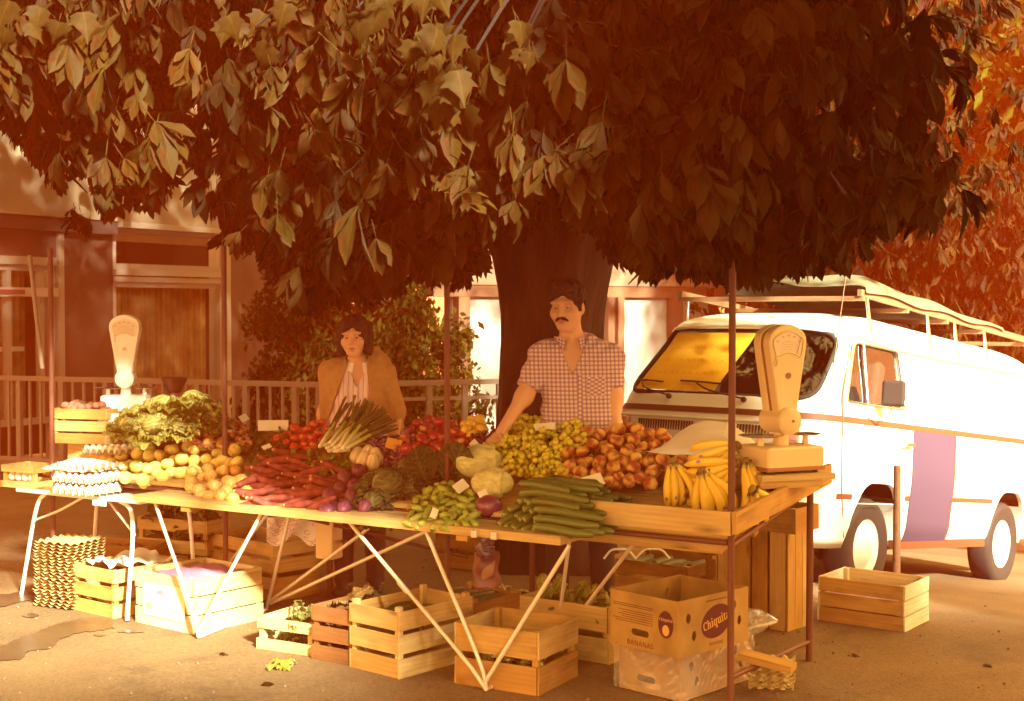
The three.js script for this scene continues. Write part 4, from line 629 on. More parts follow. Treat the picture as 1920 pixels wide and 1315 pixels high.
{
  const film = new THREE.MeshPhysicalMaterial({ color: lin(0.95, 0.93, 0.9), roughness: 0.12, transmission: 0.84, thickness: 0, side: THREE.DoubleSide, specularIntensity: 1 });
  const [W, H, D, zn] = boxLow.S, w = W / 2 + 0.012, d = D / 2 + 0.012;
  // film pulled round the box: down the end, round the corner, along the side
  const g = sheet((u, v) => { const s = u * (2 * d + 2 * w), y = 0.01 + v * (H + 0.012) - 0.0; const wr = 0.006 * Math.abs(Math.sin(s * 30 + y * 25 + 9 * fbm(s * 6, y * 8, 999, 3, 4))) * (0.3 + fbm(s * 9, y * 14, 999, 3, 7)) + 0.0035 * Math.abs(Math.sin(s * 70 - y * 60 + 8 * fbm(s * 12, y * 12, 999, 3, 9))) + 0.02 * Math.max(0, fbm(s * 7 + 3, y * 9, 999, 3, 2) - 0.5); return s < 2 * d ? V(-w - wr - 0.004, y, zn * (-d + s)) : V(-w + (s - 2 * d), y, zn * (d + wr + 0.004)); }, 200, 60);
  solo('plastic_film', g, film, 'crinkled clear plastic film round the lower banana box', 'plastic film', null, boxLow.position, boxLow.quaternion);
  const lump = sheet((u, v) => { const a = u * 6.2832, r = 0.02 + 0.10 * Math.sin(v * Math.PI) * (0.7 + 0.6 * fbm(u * 6, v * 6, 6, 3, 5)); return V(Math.cos(a) * r * 1.5 + 0.02 * Math.sin(v * 9 + a * 3), 0.01 + v * 0.11 + 0.02 * fbm(u * 7, v * 7, 7, 2, 3), Math.sin(a) * r); }, 34, 18);
  solo('plastic_film', lump, film, 'bunched end of plastic film sticking out behind the pole', 'plastic film', null, world(boxLow, W / 2 - 0.02, H - 0.03, zn * D * 0.42), boxLow.quaternion);
}

// ---------- display trays under the produce ----------
{
  const tilt = Math.atan(0.30);
  const places = [[-0.47, 0.36, 0.80, 0.62, 'under the peaches'], [-1.13, 0.5, 0.42, 0.72, 'under the green grapes'], [-1.62, 0.55, 0.46, 0.6, 'under the red apples'], [-2.12, 0.55, 0.44, 0.6, 'under the leeks'], [-2.6, 0.5, 0.44, 0.66, 'under the tomatoes and herbs'], [-3.08, 0.52, 0.44, 0.66, 'under the carrots'], [-3.6, 0.45, 0.5, 0.62, 'under the lettuces']];
  for (const [a, b, w, d, where] of places) {
    const c = thing('display_tray', 'shallow slanted wooden tray ' + where, 'tray', st(a, b, DISP(b) - 0.135), YAW, 'slanted trays on the stall'); c.rotateX(tilt); delete c.userData.group;
    part('bottom_board', box(w, 0.008, d), woods[1], c, V(0, 0.004, 0));
    for (const s of [-1, 1]) { part('side_board', box(0.01, 0.07, d - 0.02), woods[0], c, V(s * (w / 2 - 0.005), 0.044, 0)); part('end_board', box(w, 0.075, 0.01), woods[0], c, V(0, 0.046, s * (d / 2 - 0.005))); }
    // blocks that lift the back of the tray
    part('block', box(w * 0.8, 0.12 + 0.09 * d, 0.05), woods[2], c, V(0, -0.06 - 0.045 * d, -d / 2 + 0.06));
  }
}
// ---------- fruit and vegetables ----------
const inPoly = (P, x, y) => { let k = false; for (let i = 0, j = P.length - 1; i < P.length; j = i++) { const [a, b] = P[i], [c, d] = P[j]; if ((b > y) !== (d > y) && x < (c - a) * (y - b) / (d - b) + a) k = !k; } return k; };
function scatter(P, gap, tries = 900) { const xs = P.map((p) => p[0]), ys = P.map((p) => p[1]), out = []; for (let i = 0; i < tries; i++) { const x = rr(Math.min(...xs), Math.max(...xs)), y = rr(Math.min(...ys), Math.max(...ys)); if (!inPoly(P, x, y)) continue; if (out.some(([a, b]) => (a - x) ** 2 + ((b - y) * 1.15) ** 2 < gap * gap)) continue; out.push([x, y]); } return out; }
function fruit(seed, sx, sy, dimple, color, w = 18, h = 13) {
  const g = new THREE.SphereGeometry(1, w, h), p = g.attributes.position, col = [], q = rng(seed), ox = q() * 50;
  for (let i = 0; i < p.count; i++) { const v = V(p.getX(i), p.getY(i), p.getZ(i)), k = 1 + 0.05 * (noise3(v.x * 1.3 + ox, v.y * 1.3, v.z * 1.3) - 0.5) - dimple * Math.exp(-((1 - v.y) ** 2) * 14) - dimple * 0.6 * Math.exp(-((1 + v.y) ** 2) * 14); col.push(...color(v, noise3(v.x * 1.6 + ox, v.y * 1.6 + 9, v.z * 1.6), q)); p.setXYZ(i, v.x * k * sx, v.y * k * sy, v.z * k * sx); }
  g.setAttribute('color', new THREE.Float32BufferAttribute(col, 3)); g.computeVertexNormals(); return g;
}
const mix = (a, b, t) => a.map((x, i) => x + (b[i] - x) * Math.max(0, Math.min(1, t)));
const vc = (rough = 0.5, more = {}) => new THREE.MeshStandardMaterial({ vertexColors: true, roughness: rough, side: THREE.DoubleSide, ...more });
const SKIN = { matte: vc(0.75), satin: vc(0.45), gloss: vc(0.25) };
const four = (f) => [11, 23, 37, 53].map(f);
const G = {
  peach: four((s) => fruit(s, 0.033, 0.031, 0.16, (v, n) => mix([0.68, 0.42, 0.10], [0.30, 0.055, 0.028], (n - 0.30) * 3.6 + v.x * 0.3))),
  paleApple: four((s) => fruit(s, 0.036, 0.033, 0.2, (v, n) => mix([0.80, 0.70, 0.26], [0.66, 0.50, 0.08], (n - 0.4) * 2.5))),
  yellow: four((s) => fruit(s, 0.037, 0.035, 0.16, (v, n) => mix([0.78, 0.56, 0.11], [0.70, 0.38, 0.05], (n - 0.4) * 2.5))),
  golden: four((s) => fruit(s, 0.035, 0.033, 0.16, (v, n) => mix([0.82, 0.68, 0.22], [0.74, 0.48, 0.09], (n - 0.42) * 2.5))),
  onion: four((s) => fruit(s, 0.033, 0.029, -0.25, (v, n) => mix([0.66, 0.40, 0.12], [0.50, 0.24, 0.06], 0.5 + 0.5 * Math.sin(Math.atan2(v.z, v.x) * 9 + n * 4)))),
  redOnion: four((s) => fruit(s, 0.037, 0.039, -0.3, (v, n) => v.y < -0.86 ? [0.66, 0.5, 0.3] : mix([0.20, 0.055, 0.11], [0.13, 0.03, 0.06], 0.5 + 0.5 * Math.sin(Math.atan2(v.z, v.x) * 10 + n * 5)))),
  tomato: four((s) => fruit(s, 0.026, 0.022, 0.18, (v, n) => mix([0.50, 0.06, 0.03], [0.55, 0.16, 0.04], (n - 0.5) * 2))),
  redApple: four((s) => fruit(s, 0.034, 0.032, 0.22, (v, n) => mix([0.36, 0.035, 0.045], [0.62, 0.34, 0.07], (n - 0.60) * 7))),
  pepper: [0, 1, 2].map((s) => taper([V(-0.027, 0, 0), V(-0.01, 0.004, 0), V(0.012, 0.002, 0.004 * s), V(0.03, -0.004, 0.008 * s)], [0.006, 0.0135, 0.012, 0.003], 8, (t) => mix([0.36, 0.42, 0.07], [0.20, 0.27, 0.04], t))),
  cucumber: [0, 1, 2].map((s) => taper([V(-0.165, 0, 0), V(-0.155, 0, 0), V(-0.07, 0.004 + 0.004 * s, 0.008 * s), V(0.06, 0.004, 0.011 * s), V(0.15, 0, 0), V(0.165, 0, 0)], [0.004, 0.0150, 0.0190, 0.0185, 0.0135, 0.004], 12, (t, a) => mix(mix([0.24, 0.27, 0.06], [0.085, 0.115, 0.022], t * 3.2), [0.15, 0.18, 0.04], 0.4 * Math.max(0, Math.sin(a * 5))))),
  root: [0, 1, 2, 3].map((s) => taper([V(-0.125, 0, 0), V(-0.10, 0.002, 0), V(0.0, 0.006 * (s - 1), 0.004), V(0.08, 0.0, 0), V(0.13, -0.004, 0.004 * s)], [0.004, 0.019, 0.025, 0.019, 0.006], 10, (t, a) => t < 0.10 ? [0.55, 0.30, 0.16] : mix([0.27, 0.05, 0.03], [0.14, 0.02, 0.014], 0.5 + 0.5 * Math.sin(t * 31 + s + Math.sin(a) * 0.6)))),
  carrot: [0, 1, 2].map((s) => taper([V(-0.085, 0, 0), V(-0.075, 0, 0), V(0, 0.003 * s, 0), V(0.10, 0, 0.004 * s)], [0.006, 0.014, 0.011, 0.002], 8, (t) => mix([0.60, 0.25, 0.12], [0.52, 0.20, 0.09], Math.sin(t * 40)))),
};
const stemM = std(lin(0.16, 0.13, 0.05), 0.8);
function heapOf(name, geoms, mat, P, gap, lifts, label, cat, group, o = {}) {
  lifts.forEach((lift, li) => scatter(P, gap * (li ? 1 : 1), 3200).forEach(([x, y]) => { const p = (o.on ?? onStall)(x, y, lift + rr(-0.006, 0.006)); const q = new THREE.Quaternion().setFromEuler(o.turn ? o.turn(x, y) : new THREE.Euler(rr(-0.9, 0.9), rr(0, 6.28), rr(-0.9, 0.9))); const m = solo(name, pick(geoms), mat, label, cat, group, p, q); m.scale.setScalar(rr(o.s0 ?? 0.9, o.s1 ?? 1.1)); }));
}
heapOf('peach', G.peach, SKIN.matte, [[1050, 890], [1062, 842], [1105, 806], [1185, 798], [1240, 815], [1292, 842], [1292, 872], [1232, 880], [1222, 910], [1100, 905], [1052, 908]], 20.5, [-0.08, -0.045, -0.01, 0.018], 'ripe red and yellow peach in the heap between the green grapes and the bananas', 'peach', 'peaches heaped in the right tray');
heapOf('apple', G.paleApple, SKIN.satin, [[192, 852], [246, 842], [282, 842], [278, 905], [252, 910], [192, 885]], 22, [-0.03, 0], 'pale yellow apple in the leftmost fruit tray behind the egg stack', 'apple', 'pale yellow apples');
heapOf('apple', G.golden, SKIN.satin, [[290, 858], [322, 834], [400, 826], [462, 834], [446, 868], [380, 880], [350, 898], [290, 892]], 23, [-0.03, 0], 'golden yellow apple heaped above the onions', 'apple', 'golden apples');
heapOf('onion', G.onion, SKIN.satin, [[350, 884], [440, 872], [466, 905], [462, 938], [380, 934], [352, 912]], 21, [-0.03, 0], 'brown skinned onion heaped at the left of the red roots', 'onion', 'brown onions', { turn: () => new THREE.Euler(rr(-1.6, 1.6), rr(0, 6.28), rr(-1.6, 1.6)) });
heapOf('red_onion', G.redOnion, SKIN.satin, [[602, 934], [640, 890], [682, 880], [688, 962], [640, 966], [604, 962]], 25, [-0.04, 0], 'purple red onion piled left of the dark savoy cabbages', 'onion', 'red onions', { turn: () => new THREE.Euler(1.9 + rr(-0.6, 0.6), rr(-0.7, 0.7), rr(-0.5, 0.5)) });
heapOf('tomato', G.tomato, SKIN.gloss, [[512, 826], [552, 800], [612, 790], [624, 830], [560, 842]], 15, [-0.02, 0.005], 'small red tomato heaped left of the leeks', 'tomato', 'tomatoes behind the red roots');
heapOf('tomato', G.tomato, SKIN.gloss, [[864, 828], [900, 824], [902, 852], [868, 856]], 14, [-0.01, 0.01], 'red tomato piled above the pale cabbages', 'tomato', 'tomatoes right of the red apples');
heapOf('apple', G.redApple, SKIN.gloss, [[742, 826], [775, 798], [800, 788], [852, 788], [872, 812], [862, 846], [770, 850]], 18, [-0.02, 0.008], 'dark red apple with yellow patches heaped in front of the railing', 'apple', 'red apples');
heapOf('yellow_pepper', G.yellow, SKIN.gloss, [[866, 796], [884, 784], [908, 788], [906, 816], [872, 818]], 14, [0, 0.02], 'yellow bell pepper heaped behind the tomatoes left of the grapes', 'pepper', 'yellow peppers', { s0: 0.7, s1: 0.9 });
heapOf('green_pepper', G.pepper, SKIN.satin, [[762, 984], [778, 938], [826, 906], [872, 912], [894, 944], [892, 984], [836, 994]], 12.5, [-0.05, -0.025, 0], 'small light green pepper in the loose pile on the plank table', 'pepper', 'small green peppers', { s0: 0.9, s1: 1.4, turn: () => new THREE.Euler(rr(-0.6, 0.6), rr(0, 6.28), rr(-0.7, 0.7)) });
heapOf('red_root', G.root, SKIN.matte, [[474, 905], [500, 870], [548, 852], [600, 866], [640, 880], [618, 925], [600, 950], [540, 952], [474, 944]], 24, [-0.05, -0.015, 0.01], 'long dark red root vegetable in the pile left of the red onions', 'root vegetable', 'long red roots', { turn: () => new THREE.Euler(rr(-3, 3), YAW + 0.55 + rr(-0.3, 0.3), 0.42 + rr(-0.2, 0.2), 'YXZ'), s0: 0.7, s1: 0.98 });
heapOf('carrot', G.carrot, SKIN.matte, [[345, 826], [372, 800], [450, 786], [468, 812], [456, 832], [370, 838]], 12, [-0.02, 0.005], 'pale pink carrot heaped beside the lettuces', 'carrot', 'carrots', { turn: () => new THREE.Euler(rr(-3, 3), YAW + 2.6 + rr(-0.5, 0.5), rr(-0.25, 0.25), 'YXZ') });
// cucumbers stacked in rows, their pale ends to the left front
{
  const aL = toAB(onH(905, 985, 0.70))[0], aR = toAB(onH(1190, 985, 0.70))[0], n = 9;
  const put = (a, b, h, yaw, tip) => { const m = solo('cucumber', pick(G.cucumber), SKIN.satin, 'long dark green cucumber stacked at the right end of the plank table', 'cucumber', 'cucumbers', st(a, b, h), new THREE.Quaternion().setFromEuler(new THREE.Euler(rr(-0.4, 0.4), yaw, tip, 'YXZ'))); m.scale.set(rr(0.85, 1.05), rr(0.92, 1.12), rr(0.92, 1.12)); };
  // on the left they point at the viewer, on the right they lie along the table
  for (let layer = 0; layer < 4; layer++) for (let i = 0; i < 10 - layer; i++) put(aL + 0.02 + 0.043 * (i + layer * 0.5) + rr(-0.004, 0.004), 0.02 + layer * 0.035 - 0.006 * i + rr(-0.02, 0.02), 0.70 + layer * 0.032, YAW + 1.38 + rr(-0.16, 0.12), 0.10 + rr(-0.03, 0.03));
  for (let layer = 0; layer < 6; layer++) for (let i = 0; i < 11 - layer; i++) put(aR - 0.15 - layer * 0.035 + rr(-0.05, 0.03), -0.185 + 0.048 * (i + layer * 0.62), 0.70 + layer * 0.031, YAW - 0.10 + rr(-0.28, 0.22), rr(-0.07, 0.05));
}
// leaves of salads and cabbages
const cabVein = texture(256, (u, v) => { const x = u - 0.5, ax = Math.abs(x), mid = Math.exp(-ax * ax * 1200) * 0.35, side = Math.exp(-((((v * 7 - ax * 5) % 1 + 1) % 1 - 0.5) ** 2) * 60) * 0.22, net = fbm(u * 18, v * 18, 18, 3, 14); const s = 0.66 + mid + side + 0.3 * (net - 0.5); return [s, s, s * 0.92]; });
const cabBump = texture(256, (u, v) => fbm(u * 20, v * 20, 20, 3, 14), 1, false);
const GREENS = { lettuce: [lin(0.62, 0.60, 0.10), lin(0.52, 0.50, 0.07), lin(0.72, 0.68, 0.20)], savoy: [lin(0.12, 0.13, 0.035), lin(0.16, 0.17, 0.05), lin(0.21, 0.22, 0.06)], pale: [lin(0.84, 0.82, 0.40), lin(0.80, 0.78, 0.34)], herb: [lin(0.25, 0.25, 0.04)], leek: [lin(0.26, 0.27, 0.07)] };
for (const k of Object.keys(GREENS)) GREENS[k] = GREENS[k].map((c) => new THREE.MeshPhysicalMaterial({ color: c, roughness: 0.6, transmission: k === 'pale' ? 0 : 0.2, thickness: 0, side: THREE.DoubleSide, map: k === 'pale' ? spotty : cabVein, bumpMap: cabBump, bumpScale: k === 'savoy' ? 0.008 : 0.003 }));
const ruffle = (seed, L, W, cup, wav) => { const q = rng(seed), ph = q() * 6; return sheet((u, v) => { const x = (u - 0.5) * 2, w = W * 0.5 * Math.pow(Math.sin(Math.PI * Math.min(0.999, 0.12 + v * 0.80)), 0.7), e = Math.abs(x) ** 2 * wav * (0.3 + v) * Math.sin(v * 16 + x * 4 + ph) + (v > 0.8 ? (v - 0.8) * 5 * wav * Math.sin(x * 11 + ph) : 0); return V(x * w, L * v * (1 - 0.25 * cup * v), cup * L * (v * v * 0.75 - 0.05) + cup * 0.5 * x * x * w + e); }, 12, 12, [1, 1]); };
const LET = [1, 2, 3, 4].map((s) => ruffle(s, 0.17, 0.16, 0.35, 0.022)), SAV = [5, 6, 7].map((s) => ruffle(s, 0.17, 0.19, 0.5, 0.016)), BIG = ruffle(9, 0.30, 0.22, 0.25, 0.008);
function head(name, label, cat, pos, r, leafG, mats, n, core, squash = 0.9, group) {
  const o = thing(name, label, cat, pos, rr(0, 6), group); o.rotation.x = rr(-0.2, 0.5);
  if (core) part('core', new THREE.SphereGeometry(r * core, 20, 14).scale(1, squash, 1), mats[mats.length - 1], o, V(0, r * 0.1, 0));
  for (let i = 0; i < n; i++) { const ring = i / n, a = i * 2.4, open = 0.25 + ring * 1.15; const l = part('leaf', pick(leafG), mats[Math.min(mats.length - 1, Math.floor((1 - ring) * mats.length))], o, V(Math.sin(a) * r * 0.12, -r * 0.45, Math.cos(a) * r * 0.12)); l.rotation.set(open, a, rr(-0.2, 0.2), 'YXZ'); l.scale.setScalar(r / 0.13 * (0.72 + 0.3 * ring)); }
  return o;
}
{
  const L = [[236, 800, 0.10, 'leftmost pale lettuce behind the egg tray'], [285, 800, 0.12, 'wide lettuce with curled pale leaves in front of the big ones'], [335, 806, 0.09, 'pale lettuce just left of the carrots'], [305, 762, 0.13, 'big green lettuce right below the scale bowl'], [362, 756, 0.15, 'largest lettuce standing against the left pole'], [258, 775, 0.10, 'dark green lettuce at the corner of the orange crate'], [395, 788, 0.11, 'lettuce touching the pole left of the carrots'], [340, 780, 0.11, 'crumpled lettuce in the middle of the lettuce heap']];
  for (const [x, y, r, w] of L) head('lettuce', w, 'lettuce', at(x, y, 7.5 + (y < 790 ? 0.25 : 0) + (x > 380 ? 0.1 : 0)), r, LET, GREENS.lettuce, 15, 0.45);
  head('savoy_cabbage', 'large dark savoy cabbage with an open pale heart on the plank table', 'cabbage', onStall(728, 912, 0.02), 0.155, SAV, GREENS.savoy, 18, 0.5);
  head('savoy_cabbage', 'dark savoy cabbage half hidden behind the open one', 'cabbage', onStall(772, 884, 0.0), 0.13, SAV, GREENS.savoy, 14, 0.55);
  head('savoy_cabbage', 'low dark savoy cabbage leaning over the table edge beside the red onions', 'cabbage', onStall(700, 942, -0.01), 0.10, SAV, GREENS.savoy, 12, 0.5);
  for (const [x, y, ry, rz, w] of [[838, 896, -0.3, -0.45, 'tall dark cabbage leaf standing up in front of the red apples'], [800, 905, 0.5, 0.35, 'broad dark cabbage leaf lying left of the standing one']]) { const m = solo('cabbage_leaf', BIG, GREENS.savoy[1], w, 'leaf', null, onStall(x, y, -0.03)); m.rotation.set(0.35, ry, rz); m.scale.setScalar(0.85); }
  for (const [x, y, sx, yaw, w] of [[900, 866, 0.115, 0.1, 'pale green pointed cabbage lying behind the other'], [924, 906, 0.10, -0.35, 'rounder white cabbage lying in front above the cucumbers']]) {
    const o = thing('white_cabbage', w, 'cabbage', onStall(x, y, 0.035), yaw);
    part('head', fruit(7 + x, 1, 1, 0, () => [1, 1, 1], 28, 20).scale(sx, sx * 0.66, sx * 0.72), GREENS.pale[0], o);
    for (let i = 0; i < 4; i++) { const a = -0.5 + i * 0.8, g = sheet((u, v) => { const t = (u - 0.5) * 2.1, p = 0.25 + v * 1.9, k = 1.025 + 0.01 * i + (v > 0.85 ? (v - 0.85) * 0.5 : 0) + 0.012 * Math.sin(u * 13 + i); return V(-Math.cos(p) * sx * k, Math.sin(p) * Math.cos(t) * sx * 0.66 * k, Math.sin(p) * Math.sin(t) * sx * 0.72 * k); }, 14, 14); part('leaf', g, GREENS.pale[i % 2], o, null, [a, 0, 0]); }
  }
  solo('red_cabbage', fruit(91, 0.062, 0.055, 0.03, (v, n) => mix([0.20, 0.05, 0.09], [0.13, 0.025, 0.05], n * 2 - 0.5), 24, 18), SKIN.gloss, 'dark purple red cabbage between the peppers and the cucumbers', 'cabbage', null, onStall(916, 950, -0.01));
}
function leafMass(name, label, cat, P, gap, size, mats, lift = 0) {
  const list = scatter(P, gap, 1500), o = thing(name, label, cat, onStall(...list[0], lift));
  o.updateMatrixWorld(true); const geos = [];
  for (const [x, y] of list) for (let k = 0; k < 3; k++) { const g = ruffle(ri(9999), size * rr(0.7, 1.3), size * rr(0.5, 0.9), rr(-0.3, 0.6), size * 0.16).applyMatrix4(new THREE.Matrix4().makeRotationFromEuler(new THREE.Euler(rr(-0.6, 1.2), rr(-1.8, 1.8), rr(-1, 1), 'YXZ'))); const p = onStall(x, y, lift + rr(-0.02, 0.015)).sub(o.position); geos.push(g.translate(p.x, p.y - size * 0.4, p.z)); }
  const m = part('leaves', joined(geos), mats[0], o); m.userData.kind = 'stuff'; return o;
}
leafMass('parsley', 'bushy bunch of dark green parsley behind the golden apples', 'herbs', [[446, 842], [452, 806], [490, 798], [540, 804], [536, 838], [500, 852]], 11, 0.035, GREENS.herb, 0.0);
leafMass('salad_greens', 'loose green salad leaves in front of the leek roots', 'salad', [[536, 856], [600, 846], [664, 852], [672, 884], [620, 888], [556, 868]], 13, 0.05, GREENS.lettuce.slice(1), 0.0);
leafMass('endive', 'dark loose greens between the parsley and the red roots', 'salad', [[462, 862], [520, 846], [560, 850], [500, 872]], 12, 0.045, GREENS.herb, -0.01);
for (const [k, lab] of [['d', 'green leaves spilling from the lower left crate'], ['e', 'green leaves spilling from the upper left crate']]) { const [W, H, D] = crates[k].S, geos = []; for (let i = 0; i < 70; i++) geos.push(ruffle(i + 5, 0.12, 0.08, 0.3, 0.012).applyMatrix4(new THREE.Matrix4().makeRotationFromEuler(new THREE.Euler(rr(-0.8, 1.4), rr(0, 6), rr(-1, 1), 'YXZ')).setPosition(rr(-1, 1) * (W / 2 - 0.03), rr(0.02, H + 0.01), rr(-1, 1) * (D / 2 - 0.03)))); solo('greens', joined(geos), GREENS.herb[0], lab, 'greens', null, crates[k].position, crates[k].quaternion).userData.kind = 'stuff'; }
{ const fill = (k, n, mat, s, lab, y0 = 0.6, y1 = 1) => { const [W, H, D] = crates[k].S, geos = []; for (let i = 0; i < n; i++) geos.push(ruffle(i + 50, s, s * 0.7, 0.4, s * 0.12).applyMatrix4(new THREE.Matrix4().makeRotationFromEuler(new THREE.Euler(rr(-0.8, 1.5), rr(0, 6), rr(-1, 1), 'YXZ')).setPosition(rr(-1, 1) * (W / 2 - 0.04), rr(y0, y1) * H, rr(-1, 1) * (D / 2 - 0.04)))); const m = solo('greens', joined(geos), mat, lab, 'greens', null, crates[k].position, crates[k].quaternion); m.userData.kind = 'stuff'; };
  fill('h', 40, GREENS.herb[0], 0.09, 'dark greens inside the small two-slat front crate', 0.1, 0.9); fill('m', 50, GREENS.lettuce[0], 0.09, 'yellowing leaves in the crate left of the banana boxes', 0.6, 1.02); fill('i', 22, GREENS.savoy[0], 0.08, 'limp dark leaves in the reddish brown front crate', 0.4, 0.9); fill('k', 26, GREENS.lettuce[2], 0.10, 'pale leaves showing through the gap of the weathered front crate', 0.2, 0.5); }
for (const [x, z, sc, w] of [[-0.05, -0.06, 0.62, 'left of two limp brownish leaves on the reddish brown front crate'], [0.07, -0.1, 0.8, 'larger right limp leaf on the reddish brown front crate']]) { const m = solo('cabbage_leaf', LET[1], std(lin(0.42, 0.26, 0.08), 0.8, { map: cabVein }), w, 'leaf', null, world(crates.i, x, crates.i.S[1] - 0.02, z)); m.rotation.set(0.9, rr(0, 6), 0.3, 'YXZ'); m.scale.setScalar(sc); }
// dark zucchini and potatoes in crates
{ const zu = [0, 1].map((s) => taper([V(-0.11, 0, 0), V(-0.1, 0, 0), V(0, 0.006 * s, 0), V(0.1, 0, 0), V(0.115, 0, 0)], [0.004, 0.022, 0.027, 0.022, 0.006], 10, () => [0.07, 0.075, 0.02]));
  for (const [k, lab, grp, n] of [['j', 'dark zucchini in the pale three-slat front crate', 'zucchini in the front crate', 9], ['l', 'dark zucchini in the brown crate behind', 'zucchini in the brown crate', 8], ['r', 'dark aubergine in the wire handled crate', 'aubergines', 9]]) { const [W, H, D] = crates[k].S; for (let i = 0; i < n; i++) { const m = solo('zucchini', pick(zu), SKIN.satin, lab, k === 'r' ? 'aubergine' : 'zucchini', grp, world(crates[k], rr(-1, 1) * (W / 2 - 0.13), H * 0.72 + rr(0, 0.03), (i / (n - 1) - 0.5) * (D - 0.1))); m.rotation.set(0, crates[k].rotation.y + rr(-0.25, 0.25), 0); } }
  const po = [3, 4, 5].map((s) => fruit(s, 0.03, 0.024, 0.02, (v, n) => mix([0.30, 0.17, 0.08], [0.2, 0.1, 0.05], n), 12, 9)); const [W, H, D] = crates.c.S; for (let i = 0; i < 40; i++) solo('potato', pick(po), SKIN.matte, 'earthy potato in the low orange crate', 'potato', 'potatoes in the low crate', world(crates.c, rr(-1, 1) * (W / 2 - 0.05), H * 0.78 + rr(-0.02, 0.03), rr(-1, 1) * (D / 2 - 0.05))); }
// leeks
{
  const shaft = vc(0.6), strip = (L, w, s) => { const q = rng(s), k = (q() - 0.5) * 0.12; return sheet((u, v) => V((u - 0.5) * w * (1 - v * 0.75) + k * v * v, L * v, 0.012 * Math.abs(u - 0.5) * 2 + (q() - 0.5) * 0.001 - 0.1 * k * v * v), 2, 8); };
  const strips = [1, 2, 3, 4, 5].map((s) => strip(0.24, 0.032, s));
  for (let i = 0; i < 14; i++) {
    const t = i / 13, x0 = 598 + 50 * ((i * 5) % 14) / 13, y0 = 850 - 10 * ((i * 3) % 5) / 4 - 10 * (1 - t), A = onStall(x0, y0, 0.03 + 0.02 * (i % 3)), ex = 648 + 96 * Math.sqrt(t) + rr(-6, 6), ey = 758 + 62 * t * t + rr(-8, 4), B = at(ex, ey, -A.z + 0.16 + rr(-0.05, 0.05));
    const len = A.distanceTo(B), o = thing('leek', 'leek with white root end and green top in the bundle before the tan cardigan', 'leek', A, 0, 'bundle of leeks'); o.quaternion.setFromUnitVectors(V(0, 1, 0), B.clone().sub(A).normalize());
    part('shaft', taper([V(0, 0, 0), V(0, 0.012, 0), V(0, len * 0.3, 0), V(0, len * 0.55, 0)], [0.006, 0.0115, 0.0115, 0.012], 8, (q) => mix([0.78, 0.74, 0.55], [0.33, 0.34, 0.09], (q - 0.25) * 2)), shaft, o);
    for (let k = 0; k < 4; k++) { const l = part('leaf', strips[(i + k) % 5], GREENS.leek[0], o, V(0, len * 0.42, 0)); l.rotation.set(rr(-0.10, 0.10), k * 1.6 + i, rr(-0.1, 0.1), 'YXZ'); l.scale.set(1, len * 0.6 / 0.24, 1); }
  }
  const gb = fruit(4, 0.035, 0.04, -0.35, (v, n) => mix([0.72, 0.60, 0.40], [0.58, 0.42, 0.26], 0.5 + 0.5 * Math.sin(Math.atan2(v.z, v.x) * 7)), 20, 14);
  for (const [x, y] of [[668, 856], [688, 852], [706, 858], [680, 866], [700, 868]]) { const m = solo('garlic_bulb', gb, SKIN.matte, 'pale garlic bulb in the small group right of the leek roots', 'garlic', 'garlic bulbs', onStall(x, y, 0.0)); m.rotation.set(rr(-0.4, 0.4), rr(0, 6), rr(-0.5, 0.5)); }
}
// grapes: each bunch is a thing, its berries one part
{
  const berry = new THREE.IcosahedronGeometry(1, 2);
  const bunchG = (seed, r, n) => { const q = rng(seed), l = []; for (let i = 0; i < n; i++) { const t = i / n, w = 0.055 * Math.pow(1 - t, 0.6) + 0.008, a = i * 2.4 + q(); l.push(berry.clone().scale(r, r * 1.1, r).translate(Math.cos(a) * w * (0.6 + 0.5 * q()), -0.14 * t + 0.01 * q(), Math.sin(a) * w * (0.6 + 0.5 * q()))); } return joined(l); };
  const green = [1, 2, 3].map((s) => bunchG(s, 0.0135, 46)), darkG = [5, 6].map((s) => bunchG(s, 0.0105, 48));
  const gm = new THREE.MeshPhysicalMaterial({ color: lin(0.58, 0.52, 0.05), roughness: 0.35, side: THREE.DoubleSide }), dm = std(lin(0.11, 0.03, 0.045), 0.4), pm = std(lin(0.30, 0.12, 0.20), 0.5);
  const put = (P, gap, geos, m, label, grp, lift) => scatter(P, gap, 1400).forEach(([x, y]) => { const o = thing('grape_bunch', label, 'grapes', onStall(x, y, lift + rr(-0.01, 0.015)), 0, grp); const b = part('berries', pick(geos), m, o); b.userData.kind = 'stuff'; part('stalk', tube([V(0, 0.02, 0), V(0, -0.06, 0)], 0.002, 4, 5), stemM, o); o.rotation.set(rr(0.5, 1.4), rr(-0.8, 0.8), rr(-0.8, 0.8), 'YXZ'); });
  put([[920, 842], [948, 800], [1000, 790], [1036, 772], [1068, 776], [1104, 800], [1086, 828], [1062, 848], [1042, 886], [985, 880], [940, 866]], 19, green, gm, 'bunch of green grapes in the heap below the checked shirt', 'green grapes', 0.02);
  put([[892, 828], [912, 814], [936, 816], [930, 842], [900, 846]], 15, darkG, dm, 'bunch of dark blue grapes by the hand resting on the stall', 'dark grapes', 0.01);
  put([[688, 842], [714, 822], [768, 822], [764, 850], [702, 852]], 17, darkG, pm, 'bunch of dusty purple grapes right of the leeks', 'purple grapes', 0.0);
}
